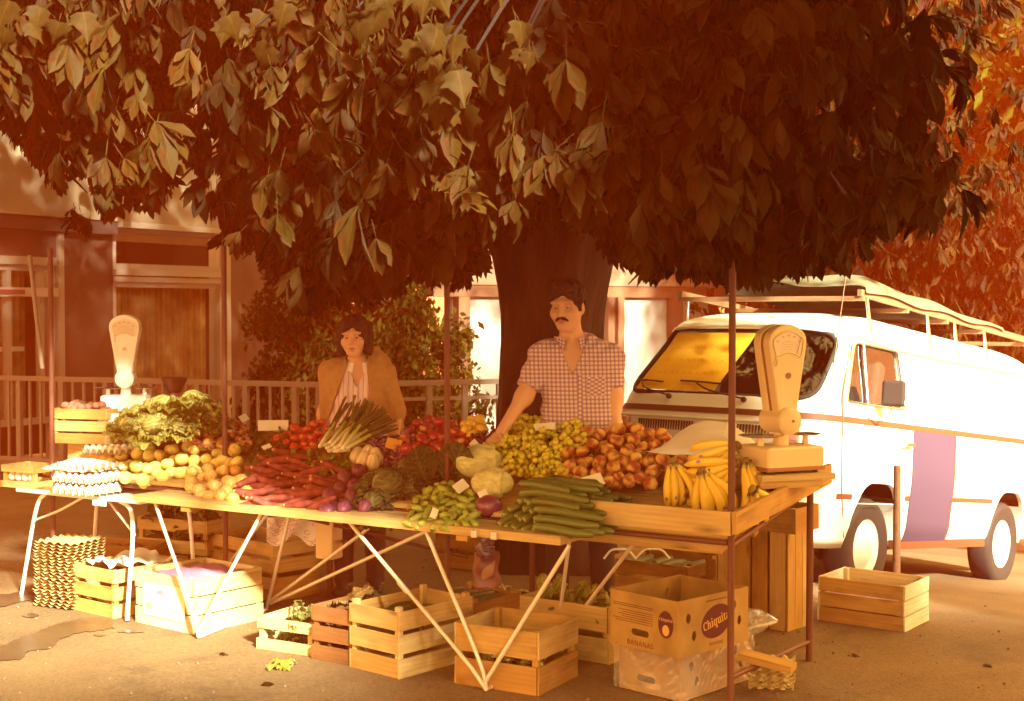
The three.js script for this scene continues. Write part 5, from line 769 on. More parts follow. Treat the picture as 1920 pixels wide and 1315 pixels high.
// bananas
{
  const tintB = (t) => t < 0.05 || t > 0.965 ? [0.16, 0.10, 0.03] : t < 0.15 ? [0.50, 0.42, 0.08] : [0.80, 0.56, 0.07];
  const banG = [0, 1].map((s) => taper([V(0, 0.018, 0), V(0.006, -0.012, 0.0), V(0.032, -0.045, 0), V(0.064, -0.085, 0), V(0.080, -0.130, 0), V(0.076, -0.172, 0), V(0.058, -0.200, 0), V(0.050, -0.212, 0)], [0.007, 0.009, 0.017, 0.0205, 0.0205, 0.017, 0.009, 0.004], 7, tintB));
  const stick = std(lin(0.30, 0.20, 0.42), 0.4), stG = new THREE.CircleGeometry(0.0095, 14).scale(0.8, 1.1, 1), bm = vc(0.5);
  const hands = [[1262, 872, 0.10, [0.15, 0.55, 0.25], 5, 'short hand of bananas with two stickers nearest the peaches'], [1318, 890, 0.07, [0.15, 0.35, 0.35], 6, 'upright hand of bananas with several stickers in the tray middle'], [1376, 838, 0.12, [0.5, -0.2, -1.15], 6, 'hand of bananas lying across the top below the price sign'], [1378, 872, 0.07, [0.6, -0.2, -1.25], 5, 'second lying hand of bananas under the top one'], [1398, 872, 0.07, [0.1, 1.1, 0.1], 6, 'right hand of bananas curving round beside the scale'], [1408, 922, 0.05, [0.5, 1.2, 0.75], 6, 'lowest hand of bananas in the right corner of the tray'], [1290, 925, -0.03, [0.9, 0.6, 0.9], 4, 'small hand of bananas lying behind the front board']];
  for (const [x, y, lift, rot, n, label] of hands) {
    const o = thing('banana_bunch', label, 'bananas', onStall(x, y, lift)); o.rotation.set(...rot, 'YXZ');
    part('crown', new THREE.SphereGeometry(0.017, 10, 8).scale(1.5, 0.9, 0.8), std(lin(0.22, 0.14, 0.04), 0.8), o, V(0, 0.02, 0));
    for (let i = 0; i < n; i++) { const f = (i / (n - 1) - 0.5), b = part('banana', banG[i % 2], bm, o, V(f * 0.05, rr(-0.005, 0.005), 0.016 * (i % 2))); b.rotation.set(-0.12 + rr(-0.08, 0.08), -Math.PI / 2 + f * 1.7, f * 0.12 + rr(-0.06, 0.06), 'YXZ'); b.scale.setScalar(rr(0.86, 1.04)); if (i % 2 === 1 || n < 6) part('sticker', stG, stick, b, V(0.1012, -0.13, 0.0), [0, Math.PI / 2, 0]); }
  }
}
// ---------- eggs ----------
{
  const egg = new THREE.SphereGeometry(1, 12, 9); { const p = egg.attributes.position; for (let i = 0; i < p.count; i++) { const y = p.getY(i), k = 1 - 0.14 * y; p.setXYZ(i, p.getX(i) * 0.0215 * k, y * 0.028, p.getZ(i) * 0.0215 * k); } egg.computeVertexNormals(); }
  const shell = [std(lin(0.80, 0.74, 0.62), 0.55), std(lin(0.70, 0.52, 0.34), 0.6)], pulp = std(lin(0.56, 0.47, 0.34), 0.95, { map: spotty }), pulpY = std(lin(0.66, 0.52, 0.22), 0.95, { map: spotty });
  const trayG = (n, m) => sheet((u, v) => V((u - 0.5) * n * 0.048, 0.014 * Math.cos(u * n * 6.2832) * Math.cos(v * m * 6.2832) + 0.012 * (Math.cos(u * n * 6.2832) + Math.cos(v * m * 6.2832)) / 2, (v - 0.5) * m * 0.048), n * 8, m * 8);
  const T65 = trayG(6, 5);
  function tray(label, pos, yaw, m, lab2, grp, fill = 1) {
    const o = solo('egg_tray', T65, m, label, 'egg tray', null, pos); o.rotation.y = yaw; o.updateMatrixWorld(true);
    if (fill) for (let i = 0; i < 6; i++) for (let j = 0; j < 5; j++) { if (fill < 1 && j < 4 && i > 0) continue; solo('egg', egg, shell[(i * 7 + j * 3) % 9 ? 0 : 1], lab2, 'egg', grp, o.localToWorld(V((i - 2.5) * 0.048, 0.016, (j - 2) * 0.048))); }
    return o;
  }
  // stack on the camping table: two layers, a white sheet added for overexposed light
  const h = 0.637, N = onH(118, 932, h), yaw = YAW + 0.02, X = V(Math.cos(yaw), 0, -Math.sin(yaw)), Z = V(X.z, 0, -X.x), c0 = N.clone().addScaledVector(X, 0.04).addScaledVector(Z, 0.13);
  [0, 1].forEach((k) => { const t = tray(k ? 'upper egg tray of the stack on the camping table' : 'lower egg tray of the stack on the camping table', c0.clone().setY(h + 0.022 + k * 0.062), yaw, pulp, k ? 'white egg in the upper tray of the stack on the camping table' : 'white egg in the lower tray of the stack on the camping table', k ? 'eggs of the upper tray' : 'eggs of the lower tray'); });
  solo('egg_tray', T65, pulp, 'upturned pale egg tray covering the stack on the camping table', 'egg tray', null, c0.clone().setY(h + 0.152)).rotation.y = yaw;
  solo('white_sheet', sheet((u, v) => V((u - 0.5) * 0.34, 0.05 * Math.sqrt(Math.sin(Math.PI * u) * Math.sin(Math.PI * v)) - 0.02 + 0.02 * fbm(u * 6, v * 6, 99, 3, 5), (v - 0.5) * 0.29), 24, 20), std(lin(0.82, 0.80, 0.76), 0.9), 'added white sheet in place of glaring light on the camping table eggs', 'cloth', null, c0.clone().add(V(-0.03, 0, -0.05)).setY(h + 0.148)).rotation.y = yaw;
  // wooden egg crate at the far left of that table
  const ec = crate('little wooden egg crate with an open side at the far left of the camping table', [64, 918], [14, 905], [120, 902], 876, { base: h, slats: 2, nx: 2, gap: 0.05, wood: 0, D: 0.26, W: 0.2, name: 'egg_crate' });
  const [W, H, D] = sizeOf(ec); for (let i = 0; i < 4; i++) solo('egg', egg, shell[0], 'white egg seen through the open side of the little egg crate', 'egg', 'eggs of the little crate', world(ec, -W / 2 + 0.035, H * 0.5, (i - 1.5) * 0.052));
  tray('egg tray set high behind the pale apples', onStall(216, 846, 0.0), YAW, pulp, 'egg in the high tray behind the pale apples', 'eggs of the high tray');
  const card = solo('price_card', new RoundedBoxGeometry(0.10, 0.085, 0.004, 2, 0.001), M.paper, 'white card with a purple patch right of the egg stack', 'price card', null, onH(188, 909, 0.69)); card.rotation.y = 0.25; part('purple_patch', new RoundedBoxGeometry(0.045, 0.075, 0.003, 2, 0.001), std(lin(0.34, 0.17, 0.36), 0.7), card, V(-0.024, 0.002, 0.003));
  // tall stack of empty trays standing on the ground
  const f = frameBy([136, 1144], [83, 1133], [190, 1124]), o = thing('egg_tray_stack', 'tall stack of empty yellowish egg trays on the ground at the far left', 'egg trays', f.n.clone().addScaledVector(f.dir, 0.10).addScaledVector(f.back, 0.11), f.yaw + 0.02);
  const small = trayG(5, 5).scale(1.15, 0.34, 1.15); for (let k = 0; k < 22; k++) part('egg_tray', small, pulpY, o, V(rr(-0.008, 0.008), 0.014 + k * 0.0165, rr(-0.008, 0.008)), [0, rr(-0.05, 0.05), 0]);
  // egg boxes leaning on the low rail at the right
  const g = trayG(4, 2).scale(1, 0.55, 1); for (let k = 0; k < 4; k++) { const m = solo('egg_box', g, pulpY, ['lowest yellow egg box by the low rail of the stall', 'second yellow egg box from below by the low rail of the stall', 'third yellow egg box from below by the low rail of the stall', 'topmost yellow egg box by the low rail of the stall'][k], 'egg box', null, at(1446 + 3 * (k % 2), 1292 - k * 17, 5.95)); m.rotation.set(0.15, YAW + 0.35, 0.06 * (k % 2)); }
  const bd = solo('loose_board', box(0.24, 0.03, 0.07), woods[1], 'short wooden board lying on the low rail of the stall', 'board', null, at(1438, 1240, 5.86)); bd.rotation.set(0.1, YAW, -0.12, 'YXZ');
}
// crate of brown produce and its support at the left back
{
  const low = thing('crate_stand', 'pale upturned box carrying the slatted crate at the left end', 'box', st(-4.02, 0.42, 0.76), YAW); part('box', box(0.36, 0.10, 0.42), woods[4], low, V(0, 0.05, 0)); part('support', box(0.3, 0.08, 0.3), woods[1], low, V(0, -0.03, 0));
  const c = crate('slatted crate heaped with brown roots at the left end of the stall', [200, 834], [96, 826], [262, 812], 768, { base: 0.865, slats: 3, gap: 0.012, wood: 1, nx: 3, D: 0.36, W: 0.3 }); const [W, H, D] = sizeOf(c);
  const po = [13, 14].map((s) => fruit(s, 0.026, 0.022, 0.02, (v, n) => mix([0.32, 0.15, 0.09], [0.2, 0.09, 0.06], n), 12, 9)); for (let i = 0; i < 60; i++) solo('beetroot', pick(po), SKIN.matte, 'small brown beetroot heaped in the slatted crate under the white scale', 'beetroot', 'beetroots', world(c, rr(-1, 1) * (W / 2 - 0.04), H * 0.96 + rr(-0.02, 0.03), rr(-1, 1) * (D / 2 - 0.04)));
}
// ---------- scales ----------
function makeScale(name, label, pos, yaw, body, stripe, S = 1) {
  const o = thing(name, label, 'scale', pos, yaw); o.scale.setScalar(S);
  part('base', new RoundedBoxGeometry(0.30, 0.105, 0.24, 4, 0.014), body, o, V(0, 0.062, 0)); part('base_trim', new RoundedBoxGeometry(0.305, 0.02, 0.245, 2, 0.005), stripe, o, V(0, 0.018, 0));
  for (const x of [-0.12, 0.12]) for (const z of [-0.09, 0.09]) part('foot', new THREE.CylinderGeometry(0.012, 0.012, 0.012, 10), M.black, o, V(x, 0.004, z));
  const fan = (k) => { const s = new THREE.Shape(); s.moveTo(-0.034 * k, 0.21); s.lineTo(-0.098 * k, 0.555); s.quadraticCurveTo(-0.103 * k, 0.60, -0.078 * k, 0.617); s.quadraticCurveTo(0, 0.672, 0.078 * k, 0.617); s.quadraticCurveTo(0.103 * k, 0.60, 0.098 * k, 0.555); s.lineTo(0.034 * k, 0.21); s.closePath(); return s; };
  const ex = (s, d, b) => new THREE.ExtrudeGeometry(s, { depth: d, bevelEnabled: true, bevelThickness: b, bevelSize: b, bevelSegments: 4, curveSegments: 14 });
  part('head', ex(fan(0.92), 0.036, 0.009), body, o, V(0, 0, 0.008)); part('head', ex(fan(0.92), 0.034, 0.009), body, o, V(0, 0, -0.066)); part('band', ex(fan(0.93), 0.014, 0.004), stripe, o, V(0, 0, -0.018));
  part('drum', new THREE.CylinderGeometry(0.062, 0.062, 0.15, 36).rotateX(Math.PI / 2), body, o, V(0, 0.225, -0.008)); const cap = part('drum_cap', new THREE.LatheGeometry([[0.001, 0.014], [0.035, 0.012], [0.056, 0.004], [0.058, 0]].map(([r, y]) => new THREE.Vector2(r, y)), 32).rotateX(Math.PI / 2), body, o, V(0, 0.225, 0.068)); part('screw', new THREE.CylinderGeometry(0.007, 0.007, 0.006, 12).rotateX(Math.PI / 2), stripe, cap, V(0.008, 0, 0.014));
  part('neck', new THREE.CylinderGeometry(0.03, 0.036, 0.07, 20), body, o, V(0, 0.145, 0));
  // dial window: a sunk sector with printed ticks
  const dial = canvasTex(256, 160, (c, w, h) => { c.fillStyle = '#f0e3cc'; c.fillRect(0, 0, w, h); c.strokeStyle = '#8a5a34'; c.fillStyle = '#8a5a34'; c.font = '15px sans-serif'; c.textAlign = 'center'; for (let i = 0; i <= 60; i++) { const a = -2.45 + 1.76 * i / 60, r0 = i % 5 ? 196 : 186; c.lineWidth = i % 10 ? 1 : 2.4; c.beginPath(); c.moveTo(128 + Math.cos(a) * r0, 216 + Math.sin(a) * r0); c.lineTo(128 + Math.cos(a) * 204, 216 + Math.sin(a) * 204); c.stroke(); if (i % 10 === 0) c.fillText(String(i / 10 * 100), 128 + Math.cos(a) * 168, 222 + Math.sin(a) * 168); } for (let r = 90; r < 150; r += 12) { c.lineWidth = 1; c.beginPath(); c.arc(128, 216, r, -2.3, -0.84); c.stroke(); } });
  const s = new THREE.Shape(); s.moveTo(-0.062, 0.505); s.lineTo(-0.078, 0.585); s.quadraticCurveTo(0, 0.658, 0.078, 0.585); s.lineTo(0.062, 0.505); s.quadraticCurveTo(0, 0.548, -0.062, 0.505); const dg = new THREE.ShapeGeometry(s, 14), p = dg.attributes.position, uv = dg.attributes.uv; for (let i = 0; i < p.count; i++) uv.setXY(i, (p.getX(i) + 0.08) / 0.16, (p.getY(i) - 0.50) / 0.15);
  const d = part('dial', dg, std(lin(0.8, 0.8, 0.8), 0.5, { map: dial }), o, V(0, 0, 0.0545)); part('dial_rim', tube(s.getPoints(10).map((q) => V(q.x, q.y, 0)), 0.0035, 80, 5, true), body, d, V(0, 0, 0.001)); part('needle', box(0.002, 0.08, 0.001), stripe, d, V(0.055, 0.56, 0.003), [0, 0, -0.3]);
  part('badge', new THREE.CylinderGeometry(0.014, 0.014, 0.003, 20).rotateX(Math.PI / 2), stripe, o, V(0, 0.425, 0.055));
  for (const [x, r] of [[-0.115, 0.098], [0.125, 0.07]]) { part('pan', new THREE.LatheGeometry([[0.001, 0], [r * 0.85, 0.001], [r, 0.008], [r * 1.02, 0.007]].map(([a, y]) => new THREE.Vector2(a, y)), 36), M.chrome, o, V(x, 0.155, 0.01)); part('pan_post', new THREE.CylinderGeometry(0.012, 0.016, 0.045, 12), body, o, V(x, 0.132, 0.01)); }
  return o;
}
{
  const cream = std(lin(0.70, 0.56, 0.30), 0.38), tan = std(lin(0.30, 0.13, 0.05), 0.5), white = std(lin(0.82, 0.80, 0.76), 0.35), grey = std(lin(0.60, 0.53, 0.46), 0.5);
  const b = at(1464, 882, 6.2); makeScale('market_scale', 'cream coloured fan shaped market scale standing right of the bananas', b, 0.42, cream, tan, 1.0);
  const bs = thing('scale_board', 'two pale boards under the cream market scale', 'board', b.clone().add(V(0, -0.002, 0)), 0.30); part('board', box(0.36, 0.026, 0.3), woods[4], bs, V(0.01, -0.014, 0)); part('board', box(0.30, 0.03, 0.28), woods[0], bs, V(-0.02, -0.044, 0));
  const w = at(236, 772, 8.05); makeScale('market_scale', 'white fan shaped market scale behind the lettuces at the left', w, 0.12, white, grey, 0.86);
  const bl = solo('scale_bowl', new THREE.LatheGeometry([[0.001, 0], [0.035, 0.002], [0.05, 0.03], [0.078, 0.085], [0.084, 0.09], [0.08, 0.092], [0.046, 0.034], [0.001, 0.01]].map(([r, y]) => new THREE.Vector2(r, y)), 32), std(lin(0.16, 0.09, 0.06), 0.35, { metalness: 0.5 }), 'dark metal scale bowl with a bright rim above the lettuces', 'bowl', null, at(327, 737, 8.2));
  const stand = solo('bowl_stand', new THREE.CylinderGeometry(0.02, 0.05, 0.2, 14), std(lin(0.3, 0.24, 0.2), 0.5), 'short post under the dark scale bowl', 'stand', null, at(327, 737, 8.2).add(V(0, -0.1, 0)));
  const sup = thing('scale_box', 'upturned box carrying the white scale behind the lettuces', 'box', w.clone().add(V(0.1, 0, 0)), YAW); part('top', box(0.36, 0.02, 0.28), woods[1], sup, V(-0.08, -0.011, 0)); for (const x of [-0.2, 0.06]) part('leg', box(0.03, 0.22, 0.24), woods[2], sup, V(x, -0.132, 0));
  solo('white_sheet', sheet((u, v) => V((u - 0.5) * 0.26 + 0.03 * (v - 0.5) * Math.sign(u - 0.5), -0.10 * v + 0.008 * Math.sin(u * 14) * v, 0.16 + 0.02 * v + 0.01 * Math.sin(u * 9)), 20, 8), std(lin(0.8, 0.74, 0.66), 0.9), 'pale cloth hanging under the white scale', 'cloth', null, w.clone()).rotation.y = 0.1;
}
// ---------- price cards and papers on the stall ----------
{
  const card = (name, x, y, lift, w, h, rot, m, label) => { const o = solo(name, new RoundedBoxGeometry(w, h, 0.002, 1, 0.0008), m, label, 'price card', null, onStall(x, y, lift)); o.rotation.set(...rot, 'YXZ'); return o; };
  card('price_card', 457, 784, 0.05, 0.05, 0.045, [-0.6, 0.4, 0.5], M.paper, 'white price card among the carrots beside the pole');
  card('price_card', 512, 798, 0.03, 0.17, 0.06, [-0.2, 0.1, 0], M.paper, 'wide white card standing behind the parsley');
  card('price_card', 500, 838, 0.035, 0.05, 0.03, [-0.8, 0.3, 0.5], M.paper, 'small white card lying on the parsley');
  card('price_card', 864, 912, 0.05, 0.075, 0.05, [-0.6, 0.5, 0.5], M.paper, 'white triangular looking price card above the green peppers');
  card('price_card', 814, 963, 0.035, 0.03, 0.05, [-0.5, 0.4, -0.5], M.paper, 'small white price card stuck in the green peppers');
  card('price_card', 905, 926, 0.05, 0.05, 0.03, [-0.5, 0.5, 0.3], M.paper, 'small white card under the front white cabbage');
  card('price_card', 892, 836, 0.05, 0.05, 0.06, [-0.5, 0.6, 0.6], M.paper, 'white card corner left of the dark grapes');
  card('price_card', 1022, 800, 0.06, 0.11, 0.05, [-0.9, 0.1, 0.1], M.paper, 'cream price card lying on the green grapes');
  card('price_card', 1112, 902, 0.05, 0.10, 0.06, [-0.6, 0.25, 0.25], M.paper, 'large white price card at the foot of the peaches');
  card('price_card', 738, 833, 0.045, 0.08, 0.06, [-0.5, 0.2, -0.3], M.paperOrange, 'orange price card on the purple grapes');
  card('price_card', 1368, 822, 0.12, 0.05, 0.14, [-0.15, 0.15, -0.18], M.paper, 'tall white price sign standing behind the top bananas');
  card('price_card', 640, 845, 0.03, 0.09, 0.02, [-0.6, 0.2, 0.05], M.paper, 'thin white card among the leek roots');
  solo('paper_sack', sheet((u, v) => V((u - 0.5) * 0.46, 0.14 * Math.pow(Math.sin(Math.PI * u), 0.6) * (1 - v) + 0.015 * fbm(u * 7, v * 7, 99, 3, 5), (v - 0.5) * 0.26 + 0.02 * fbm(u * 5, v * 5, 99, 3, 8)), 26, 16), M.paper, 'crumpled white paper sacks behind the peaches and bananas', 'paper bag', null, onStall(1318, 852, 0.02)).rotation.y = YAW;
}
// ---------- things hanging under the stall ----------
{
  const bagTex = canvasTex(256, 256, (c, w, h) => { c.fillStyle = '#efe6e4'; c.fillRect(0, 0, w, h); const q = rng(8); for (let i = 0; i < 26; i++) { c.strokeStyle = pick(['#b88fae', '#d8a07a', '#c9b2bd']); c.lineWidth = 5; c.beginPath(); c.ellipse(q() * w, q() * h, 12 + q() * 26, 10 + q() * 20, q() * 3, 0, 5); c.stroke(); } });
  const P = at(548, 990, 7.4); solo('plastic_bag', sheet((u, v) => V((u - 0.5) * 0.27, -v * (0.13 + 0.03 * Math.sin(u * 9)), 0.02 * Math.sin(u * 12 + v * 3)), 22, 10), std(lin(0.8, 0.78, 0.78), 0.6, { map: bagTex }), 'white patterned plastic bag hanging under the plank table', 'plastic bag', null, P.clone().add(V(0, 0.06, 0))).rotation.y = 0.2;
  solo('paper_sack', new RoundedBoxGeometry(0.11, 0.22, 0.10, 2, 0.01), std(lin(0.58, 0.42, 0.24), 0.9), 'upright kraft paper sack hanging beside the dark rear pole', 'paper bag', null, at(617, 1008, 7.3)).rotation.y = -0.5;
  const red = canvasTex(128, 128, (c, w, h) => { c.fillStyle = '#6e3a22'; c.fillRect(0, 0, w, h); c.fillStyle = '#5a1d16'; c.beginPath(); c.ellipse(70, 70, 30, 52, 0.3, 0, 7); c.fill(); c.fillStyle = '#8a5c34'; c.beginPath(); c.ellipse(62, 60, 8, 36, 0.3, 0, 7); c.fill(); });
  const b = thing('shopping_bag', 'printed red brown shopping bag hanging from the front edge of the plank table', 'shopping bag', at(912, 1016, 6.1)); b.rotation.y = 0.3; b.scale.setScalar(0.92);
  part('bag', sheet((u, v) => { const a = u * 6.2832; return V(Math.sign(Math.cos(a)) * Math.pow(Math.abs(Math.cos(a)), 0.5) * (0.060 + 0.008 * v) + 0.005 * Math.sin(v * 9), -0.045 - 0.165 * v, Math.sin(a) * (0.016 + 0.026 * v) + 0.006 * Math.sin(a * 3 + v * 7)); }, 30, 14, [2, 1]), std(lin(0.75, 0.75, 0.75), 0.5, { map: red }), b); part('bag_top', sheet((u, v) => { const a = u * 6.2832, f = fbm(u * 8, v * 8, 8, 3, 6); return V(Math.cos(a) * (0.018 + 0.03 * Math.sin(v * 3)) - 0.035 + 0.03 * f, 0.02 - 0.10 * v + 0.03 * f, Math.sin(a) * (0.012 + 0.02 * v) + 0.035 + 0.03 * f); }, 30, 14), new THREE.MeshPhysicalMaterial({ color: lin(0.12, 0.07, 0.11), roughness: 0.25, transmission: 0.35, thickness: 0, side: THREE.DoubleSide }), b);
  for (const x of [-0.025, 0.03]) part('handle', tube([V(x, -0.04, 0.01), V(x * 0.9, 0.01, 0.012), V(x * 0.8, 0.04, 0.0)], 0.004, 6, 5), M.black, b);
  for (const [x0, x1, n] of [[1132, 1192, 'left'], [1192, 1256, 'right']]) { const a = at(x0, 1048, 6.9), c = at(x1, 1048, 6.9), m = at((x0 + x1) / 2, 1030, 6.9); solo('wire_handle', tube([a, a.clone().lerp(m, 0.5).add(V(0, 0.02, 0)), m, m.clone().lerp(c, 0.5).add(V(0, 0.02, 0)), c], 0.006, 16, 6), M.white, n + ' white wire handle of the low crate behind the banana boxes', 'handle'); }
}
// post beside the lone crate, fallen leaf and lettuce scrap on the ground
{
  const p = onGround(1681, 1120); p.copy(at(1681, 1085, 7.4)); p.y = groundY(p.x, p.z);
  const o = thing('wooden_post', 'plain brown post standing behind the lone crate in front of the van', 'post', p); const hgt = EYE - (878 - 580) / FOCAL * -p.z - p.y; part('shaft', new THREE.CylinderGeometry(0.019, 0.021, hgt, 14).translate(0, hgt / 2, 0), std(lin(0.26, 0.13, 0.07), 0.75, { map: grain }), o); part('cap', new THREE.CylinderGeometry(0.016, 0.0195, 0.012, 14), std(lin(0.2, 0.1, 0.05), 0.7), o, V(0, hgt + 0.006, 0));
  const q = onGround(530, 1252), geos = []; for (let i = 0; i < 7; i++) geos.push(ruffle(i + 70, 0.075, 0.055, 0.6, 0.014).applyMatrix4(new THREE.Matrix4().makeRotationFromEuler(new THREE.Euler(0.6 + rr(0, 0.7), i * 0.9, 0, 'YXZ')).setPosition(rr(-0.02, 0.02), 0.006, rr(-0.02, 0.02))));
  const sc = thing('lettuce_scrap', 'torn yellow green lettuce scrap lying on the asphalt in front', 'lettuce leaf', q); part('leaf', joined(geos), new THREE.MeshPhysicalMaterial({ color: lin(0.52, 0.50, 0.06), roughness: 0.6, transmission: 0.2, thickness: 0, side: THREE.DoubleSide, map: cabVein }), sc);
  for (const [x, y, s, t, w] of [[500, 1284, 0.5, 0.4, 'dry brown leaf near the bottom edge left of centre'], [415, 1228, 0.4, 1.2, 'pale flat leaf on the sunlit asphalt at the left'], [1850, 1250, 0.4, 2.2, 'small yellow leaf on the dark asphalt at the right corner'], [1415, 1228, 0.5, 2.8, 'dry leaf beside the low rail of the stall'], [1600, 1230, 0.35, 0.9, 'small dry leaf on the asphalt below the lone crate']]) { const m = solo('fallen_leaf', mapleLeaf(90 + x), LEAF.maple, w, 'leaf', null, onGround(x, y).add(V(0, 0.012, 0))); m.rotation.set(-1.45, t, 0.1, 'YXZ'); m.scale.setScalar(s); }
}

// ---------- people ----------
// naive surface nets over a signed distance field
function netMesh(f, lo, hi, cell, uvf) {
  const n = [0, 1, 2].map((k) => Math.ceil((hi[k] - lo[k]) / cell) + 1), [nx, ny, nz] = n, val = new Float32Array(nx * ny * nz), id = (i, j, k) => i + nx * (j + ny * k);
  for (let k = 0; k < nz; k++) for (let j = 0; j < ny; j++) for (let i = 0; i < nx; i++) val[id(i, j, k)] = f(lo[0] + i * cell, lo[1] + j * cell, lo[2] + k * cell);
  const vi = new Int32Array(nx * ny * nz).fill(-1), pos = [], idx = [];
  for (let k = 0; k < nz - 1; k++) for (let j = 0; j < ny - 1; j++) for (let i = 0; i < nx - 1; i++) {
    let c = 0, sx = 0, sy = 0, sz = 0; const v = []; let m = 0;
    for (let q = 0; q < 8; q++) { v[q] = val[id(i + (q & 1), j + ((q >> 1) & 1), k + (q >> 2))]; if (v[q] < 0) m++; }
    if (!m || m === 8) continue;
    for (const [a, b] of [[0, 1], [2, 3], [4, 5], [6, 7], [0, 2], [1, 3], [4, 6], [5, 7], [0, 4], [1, 5], [2, 6], [3, 7]]) if ((v[a] < 0) !== (v[b] < 0)) { const t = v[a] / (v[a] - v[b]); sx += (a & 1) + t * ((b & 1) - (a & 1)); sy += ((a >> 1) & 1) + t * (((b >> 1) & 1) - ((a >> 1) & 1)); sz += (a >> 2) + t * ((b >> 2) - (a >> 2)); c++; }
    vi[id(i, j, k)] = pos.length / 3; pos.push(lo[0] + (i + sx / c) * cell, lo[1] + (j + sy / c) * cell, lo[2] + (k + sz / c) * cell);
  }
  const quad = (a, b, c, d, flip) => { if (a < 0 || b < 0 || c < 0 || d < 0) return; flip ? idx.push(a, c, b, a, d, c) : idx.push(a, b, c, a, c, d); };
  for (let k = 1; k < nz - 1; k++) for (let j = 1; j < ny - 1; j++) for (let i = 1; i < nx - 1; i++) {
    const a = val[id(i, j, k)] < 0;
    if (a !== (val[id(i + 1, j, k)] < 0)) quad(vi[id(i, j - 1, k - 1)], vi[id(i, j, k - 1)], vi[id(i, j, k)], vi[id(i, j - 1, k)], !a);
    if (a !== (val[id(i, j + 1, k)] < 0)) quad(vi[id(i - 1, j, k - 1)], vi[id(i - 1, j, k)], vi[id(i, j, k)], vi[id(i, j, k - 1)], !a);
    if (a !== (val[id(i, j, k + 1)] < 0)) quad(vi[id(i - 1, j - 1, k)], vi[id(i, j - 1, k)], vi[id(i, j, k)], vi[id(i - 1, j, k)], !a);
  }
  const nor = [], uv = [], e = cell * 0.6; for (let q = 0; q < pos.length; q += 3) { const [x, y, z] = [pos[q], pos[q + 1], pos[q + 2]]; const g = V(f(x + e, y, z) - f(x - e, y, z), f(x, y + e, z) - f(x, y - e, z), f(x, y, z + e) - f(x, y, z - e)).normalize(); nor.push(g.x, g.y, g.z); uv.push(...(uvf ? uvf(x, y, z, g) : [x, y])); }
  const g = new THREE.BufferGeometry(); g.setAttribute('position', new THREE.Float32BufferAttribute(pos, 3)); g.setAttribute('normal', new THREE.Float32BufferAttribute(nor, 3)); g.setAttribute('uv', new THREE.Float32BufferAttribute(uv, 2)); g.setIndex(idx); return g;
}
const smin = (a, b, k) => { const h = Math.max(k - Math.abs(a - b), 0) / k; return Math.min(a, b) - h * h * k * 0.25; }, smax = (a, b, k) => -smin(-a, -b, k);
// tapered capsule, flattened in z by q
function cap(x, y, z, [ax, ay, az, ra, bx, by, bz, rb, q = 1]) { const ux = bx - ax, uy = by - ay, uz = (bz - az) / q, px = x - ax, py = y - ay, pz = (z - az) / q, t = Math.max(0, Math.min(1, (px * ux + py * uy + pz * uz) / (ux * ux + uy * uy + uz * uz || 1e-9))); const dx = px - ux * t, dy = py - uy * t, dz = pz - uz * t; return (Math.sqrt(dx * dx + dy * dy + dz * dz) - (ra + (rb - ra) * t)) * Math.min(1, q + 0.15); }
const union = (list, k) => (x, y, z) => { let d = 9; for (const c of list) d = smin(d, cap(x, y, z, c), k); return d; };
const ell = (x, y, z, c, r) => { const px = (x - c[0]) / r[0], py = (y - c[1]) / r[1], pz = (z - c[2]) / r[2], k = Math.sqrt(px * px + py * py + pz * pz); return (k - 1) * Math.min(...r); };
// a head about its own centre, facing +z, before it is turned
function headField(o) {
  const w = o.w ?? 1;
  return (x, y, z) => {
    const ax = Math.abs(x); let d = ell(x, y, z, [0, 0.022, -0.010], [0.074 * w, 0.098, 0.094]);
    d = smin(d, ell(x, y, z, [0, -0.040, 0.030], [0.058 * w, 0.066, 0.060]), 0.045);
    d = smin(d, ell(x, y, z, [0, -0.094, 0.058], [0.027, 0.020, 0.024]), 0.03);
    d = smin(d, ell(ax, y, z, [0.044 * w, -0.022, 0.058], [0.022, 0.020, 0.02]), 0.03);
    d = smin(d, ell(ax, y, z, [0.03, 0.032, 0.080], [0.029, 0.010, 0.014]), 0.018);
    d = smax(d, -ell(ax, y, z, [0.031, 0.009, 0.094], [0.020, 0.014, 0.020]), 0.016);
    d = smin(d, cap(x, y, z, [0, 0.018, 0.085, 0.0075, 0, -0.026, 0.110, 0.0115]), 0.012);
    d = smin(d, ell(ax, y, z, [0.012, -0.030, 0.094], [0.009, 0.008, 0.009]), 0.008);
    d = smin(d, ell(x, y, z, [0, -0.056, 0.088], [0.025, 0.0065, 0.010]), 0.008); d = smin(d, ell(x, y, z, [0, -0.068, 0.086], [0.022, 0.007, 0.010]), 0.008);
    d = smax(d, -ell(x, y, z, [0, -0.0615, 0.100], [0.027, 0.002, 0.012]), 0.004);
    d = smin(d, ell(ax, y, z, [0.074 * w, -0.004, -0.008], [0.011, 0.029, 0.019]), 0.010);
    return d;
  };
}
